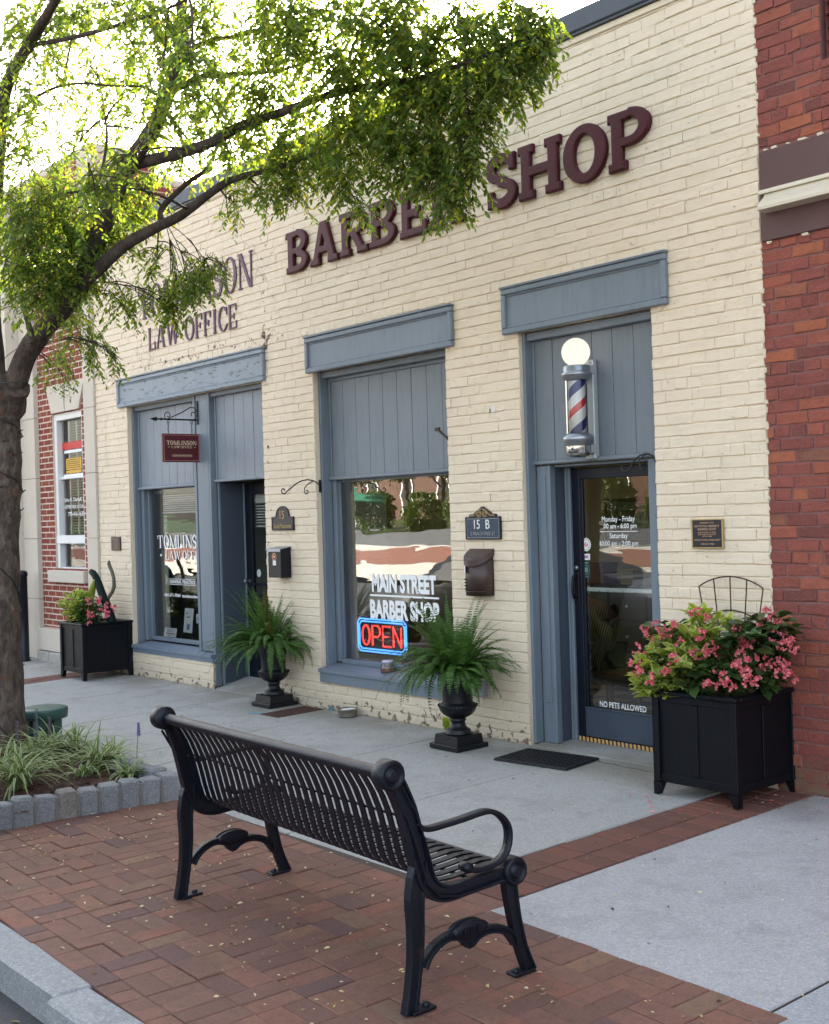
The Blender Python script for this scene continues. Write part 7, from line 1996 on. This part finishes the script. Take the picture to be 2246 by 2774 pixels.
def leafball(name, mat, c, r3, n, size):
    mb = MB(); PP, DD = [], []
    while len(PP) < n:
        u = np.random.uniform(-1, 1, 3); l = np.linalg.norm(u)
        if l > 1 or l < .55: continue
        PP.append((c[0]+u[0]*r3[0], c[1]+u[1]*r3[1], c[2]+u[2]*r3[2])); DD.append(tuple(u+np.random.uniform(-.6, .6, 3)))
    mb.many(LEAF_V, LEAF_F, PP, dirs_rot(DD, np.random.uniform(-1, 1, n)), np.random.uniform(size*.6, size*1.3, n))
    return mb
hb = leafball('hedge', M['hedge'], (0, 0, 1.0), (2.6, 1.1, 1.15), 2200, .34).build('hedge', M['hedge'])
k = 0
for x in (-46, -52, -58, -64, -70, -76, -82, -88):
    h = hb if k == 0 else hb.copy()
    if k: COL.objects.link(h)
    h.location = (x, -52+.8*math.sin(x), .55); h.rotation_euler[2] = x*.7; h.scale = (1, 1, 1.15+.3*abs(math.sin(x*1.3)))
    tag(h, 'clipped hedge across the street, mirrored in the shop glass', 'hedge', 'hedges across the street'); k += 1
def far_tree(label, x, y, s):
    t = thing('plaza_tree', label, 'tree', (0, 0, 0))
    mb = MB(); mb.tube([(0, 0, 0), (.1, 0, 1.5), (-.1, .1, 3.2), (.1, 0, 5)], [.28, .22, .18, .1], 10)
    for a in range(5): mb.tube([(0, 0, 2.6+a*.3), (1.3*math.cos(a*1.3), 1.3*math.sin(a*1.3), 4.2+a*.3)], [.1, .04], 6)
    mb.build('trunk', M['bark'], t)
    mb = MB()
    for q in range(7):
        m2 = leafball('c', M['hedge'], (random.uniform(-2, 2), random.uniform(-2, 2), random.uniform(4, 7.5)), (1.7, 1.7, 1.2), 420, .42)
        b = mb.n; mb.v += m2.v; mb.n += m2.n; mb.f += [tuple(i+b for i in f) for f in m2.f]; mb.m += m2.m; mb.s += m2.s
    mb.build('crown', M['hedge'], t); return t
ft = far_tree('broad green tree across the street, mirrored in the shop glass', 0, 0, 1)
k = 0
for x, y in ((-48, -60), (-54, -63), (-61, -58), (-67, -61), (-73, -57), (-81, -60), (-88, -58), (-97, -60), (-106, -58)):
    h = ft if k == 0 else copy_tree(ft)
    h.location = (x, y, .7); h.rotation_euler[2] = x; h.scale = (1+.15*math.sin(x),)*3; h['group'] = 'trees across the street'; k += 1
um = thing('parasol', 'green market parasol across the street, mirrored in the barber window', 'parasol', (-76, -50.5, .5))
mb = MB(); mb.tube([(-76, -50.5, .5), (-76, -50.5, 3.9)], .05, 8); mb.build('pole', M['white'], um)
mb = MB(); n = 8; R0 = 2.4
mb.add([(-76, -50.5, 3.95)]+[(-76+R0*math.cos(2*math.pi*q/n), -50.5+R0*math.sin(2*math.pi*q/n), 3.0) for q in range(n)]+[(-76+R0*math.cos(2*math.pi*q/n), -50.5+R0*math.sin(2*math.pi*q/n), 2.75) for q in range(n)], [(0, 1+q, 1+(q+1) % n) for q in range(n)]+[(1+q, 9+q, 9+(q+1) % n, 1+(q+1) % n) for q in range(n)]); mb.build('canopy', M['canvas_green'], um)
fb = thing('brick_house', 'long brick building with arched windows far across the street', 'building', (-75, -78, 1))
mb = MB(); mb.box(-120, -35, -88, -78, .5, 9); mb.build('wall', pm('far_dark_brick', (.11, .06, .045), .9), fb)
mb = MB(); mb.box(-121, -34, -89, -77.5, 9, 9.6); mb.build('cornice', M['limestone'], fb)
for q in range(14):
    x = -116+q*6
    pl_ = [(x, 2), (x+2.2, 2), (x+2.2, 5)]+arc(x+1.1, 5, 1.1, 0, 180, 8)+[(x, 5)]
    mb = MB(); mb.prism(pl_, lambda a, b: (a, -77.95, b), lambda a, b: (a, -77.90, b)); f = mb.build('window', M['white'], fb)
    mb = MB(); mb.prism([(x+1.1+(a-x-1.1)*.82, 3.6+(b-3.6)*.88) for a, b in pl_], lambda a, b: (a, -77.895, b), lambda a, b: (a, -77.88, b)); mb.build('pane', M['near_black'], f)
print('leaves', NLEAF, 'objects', len(bpy.data.objects))
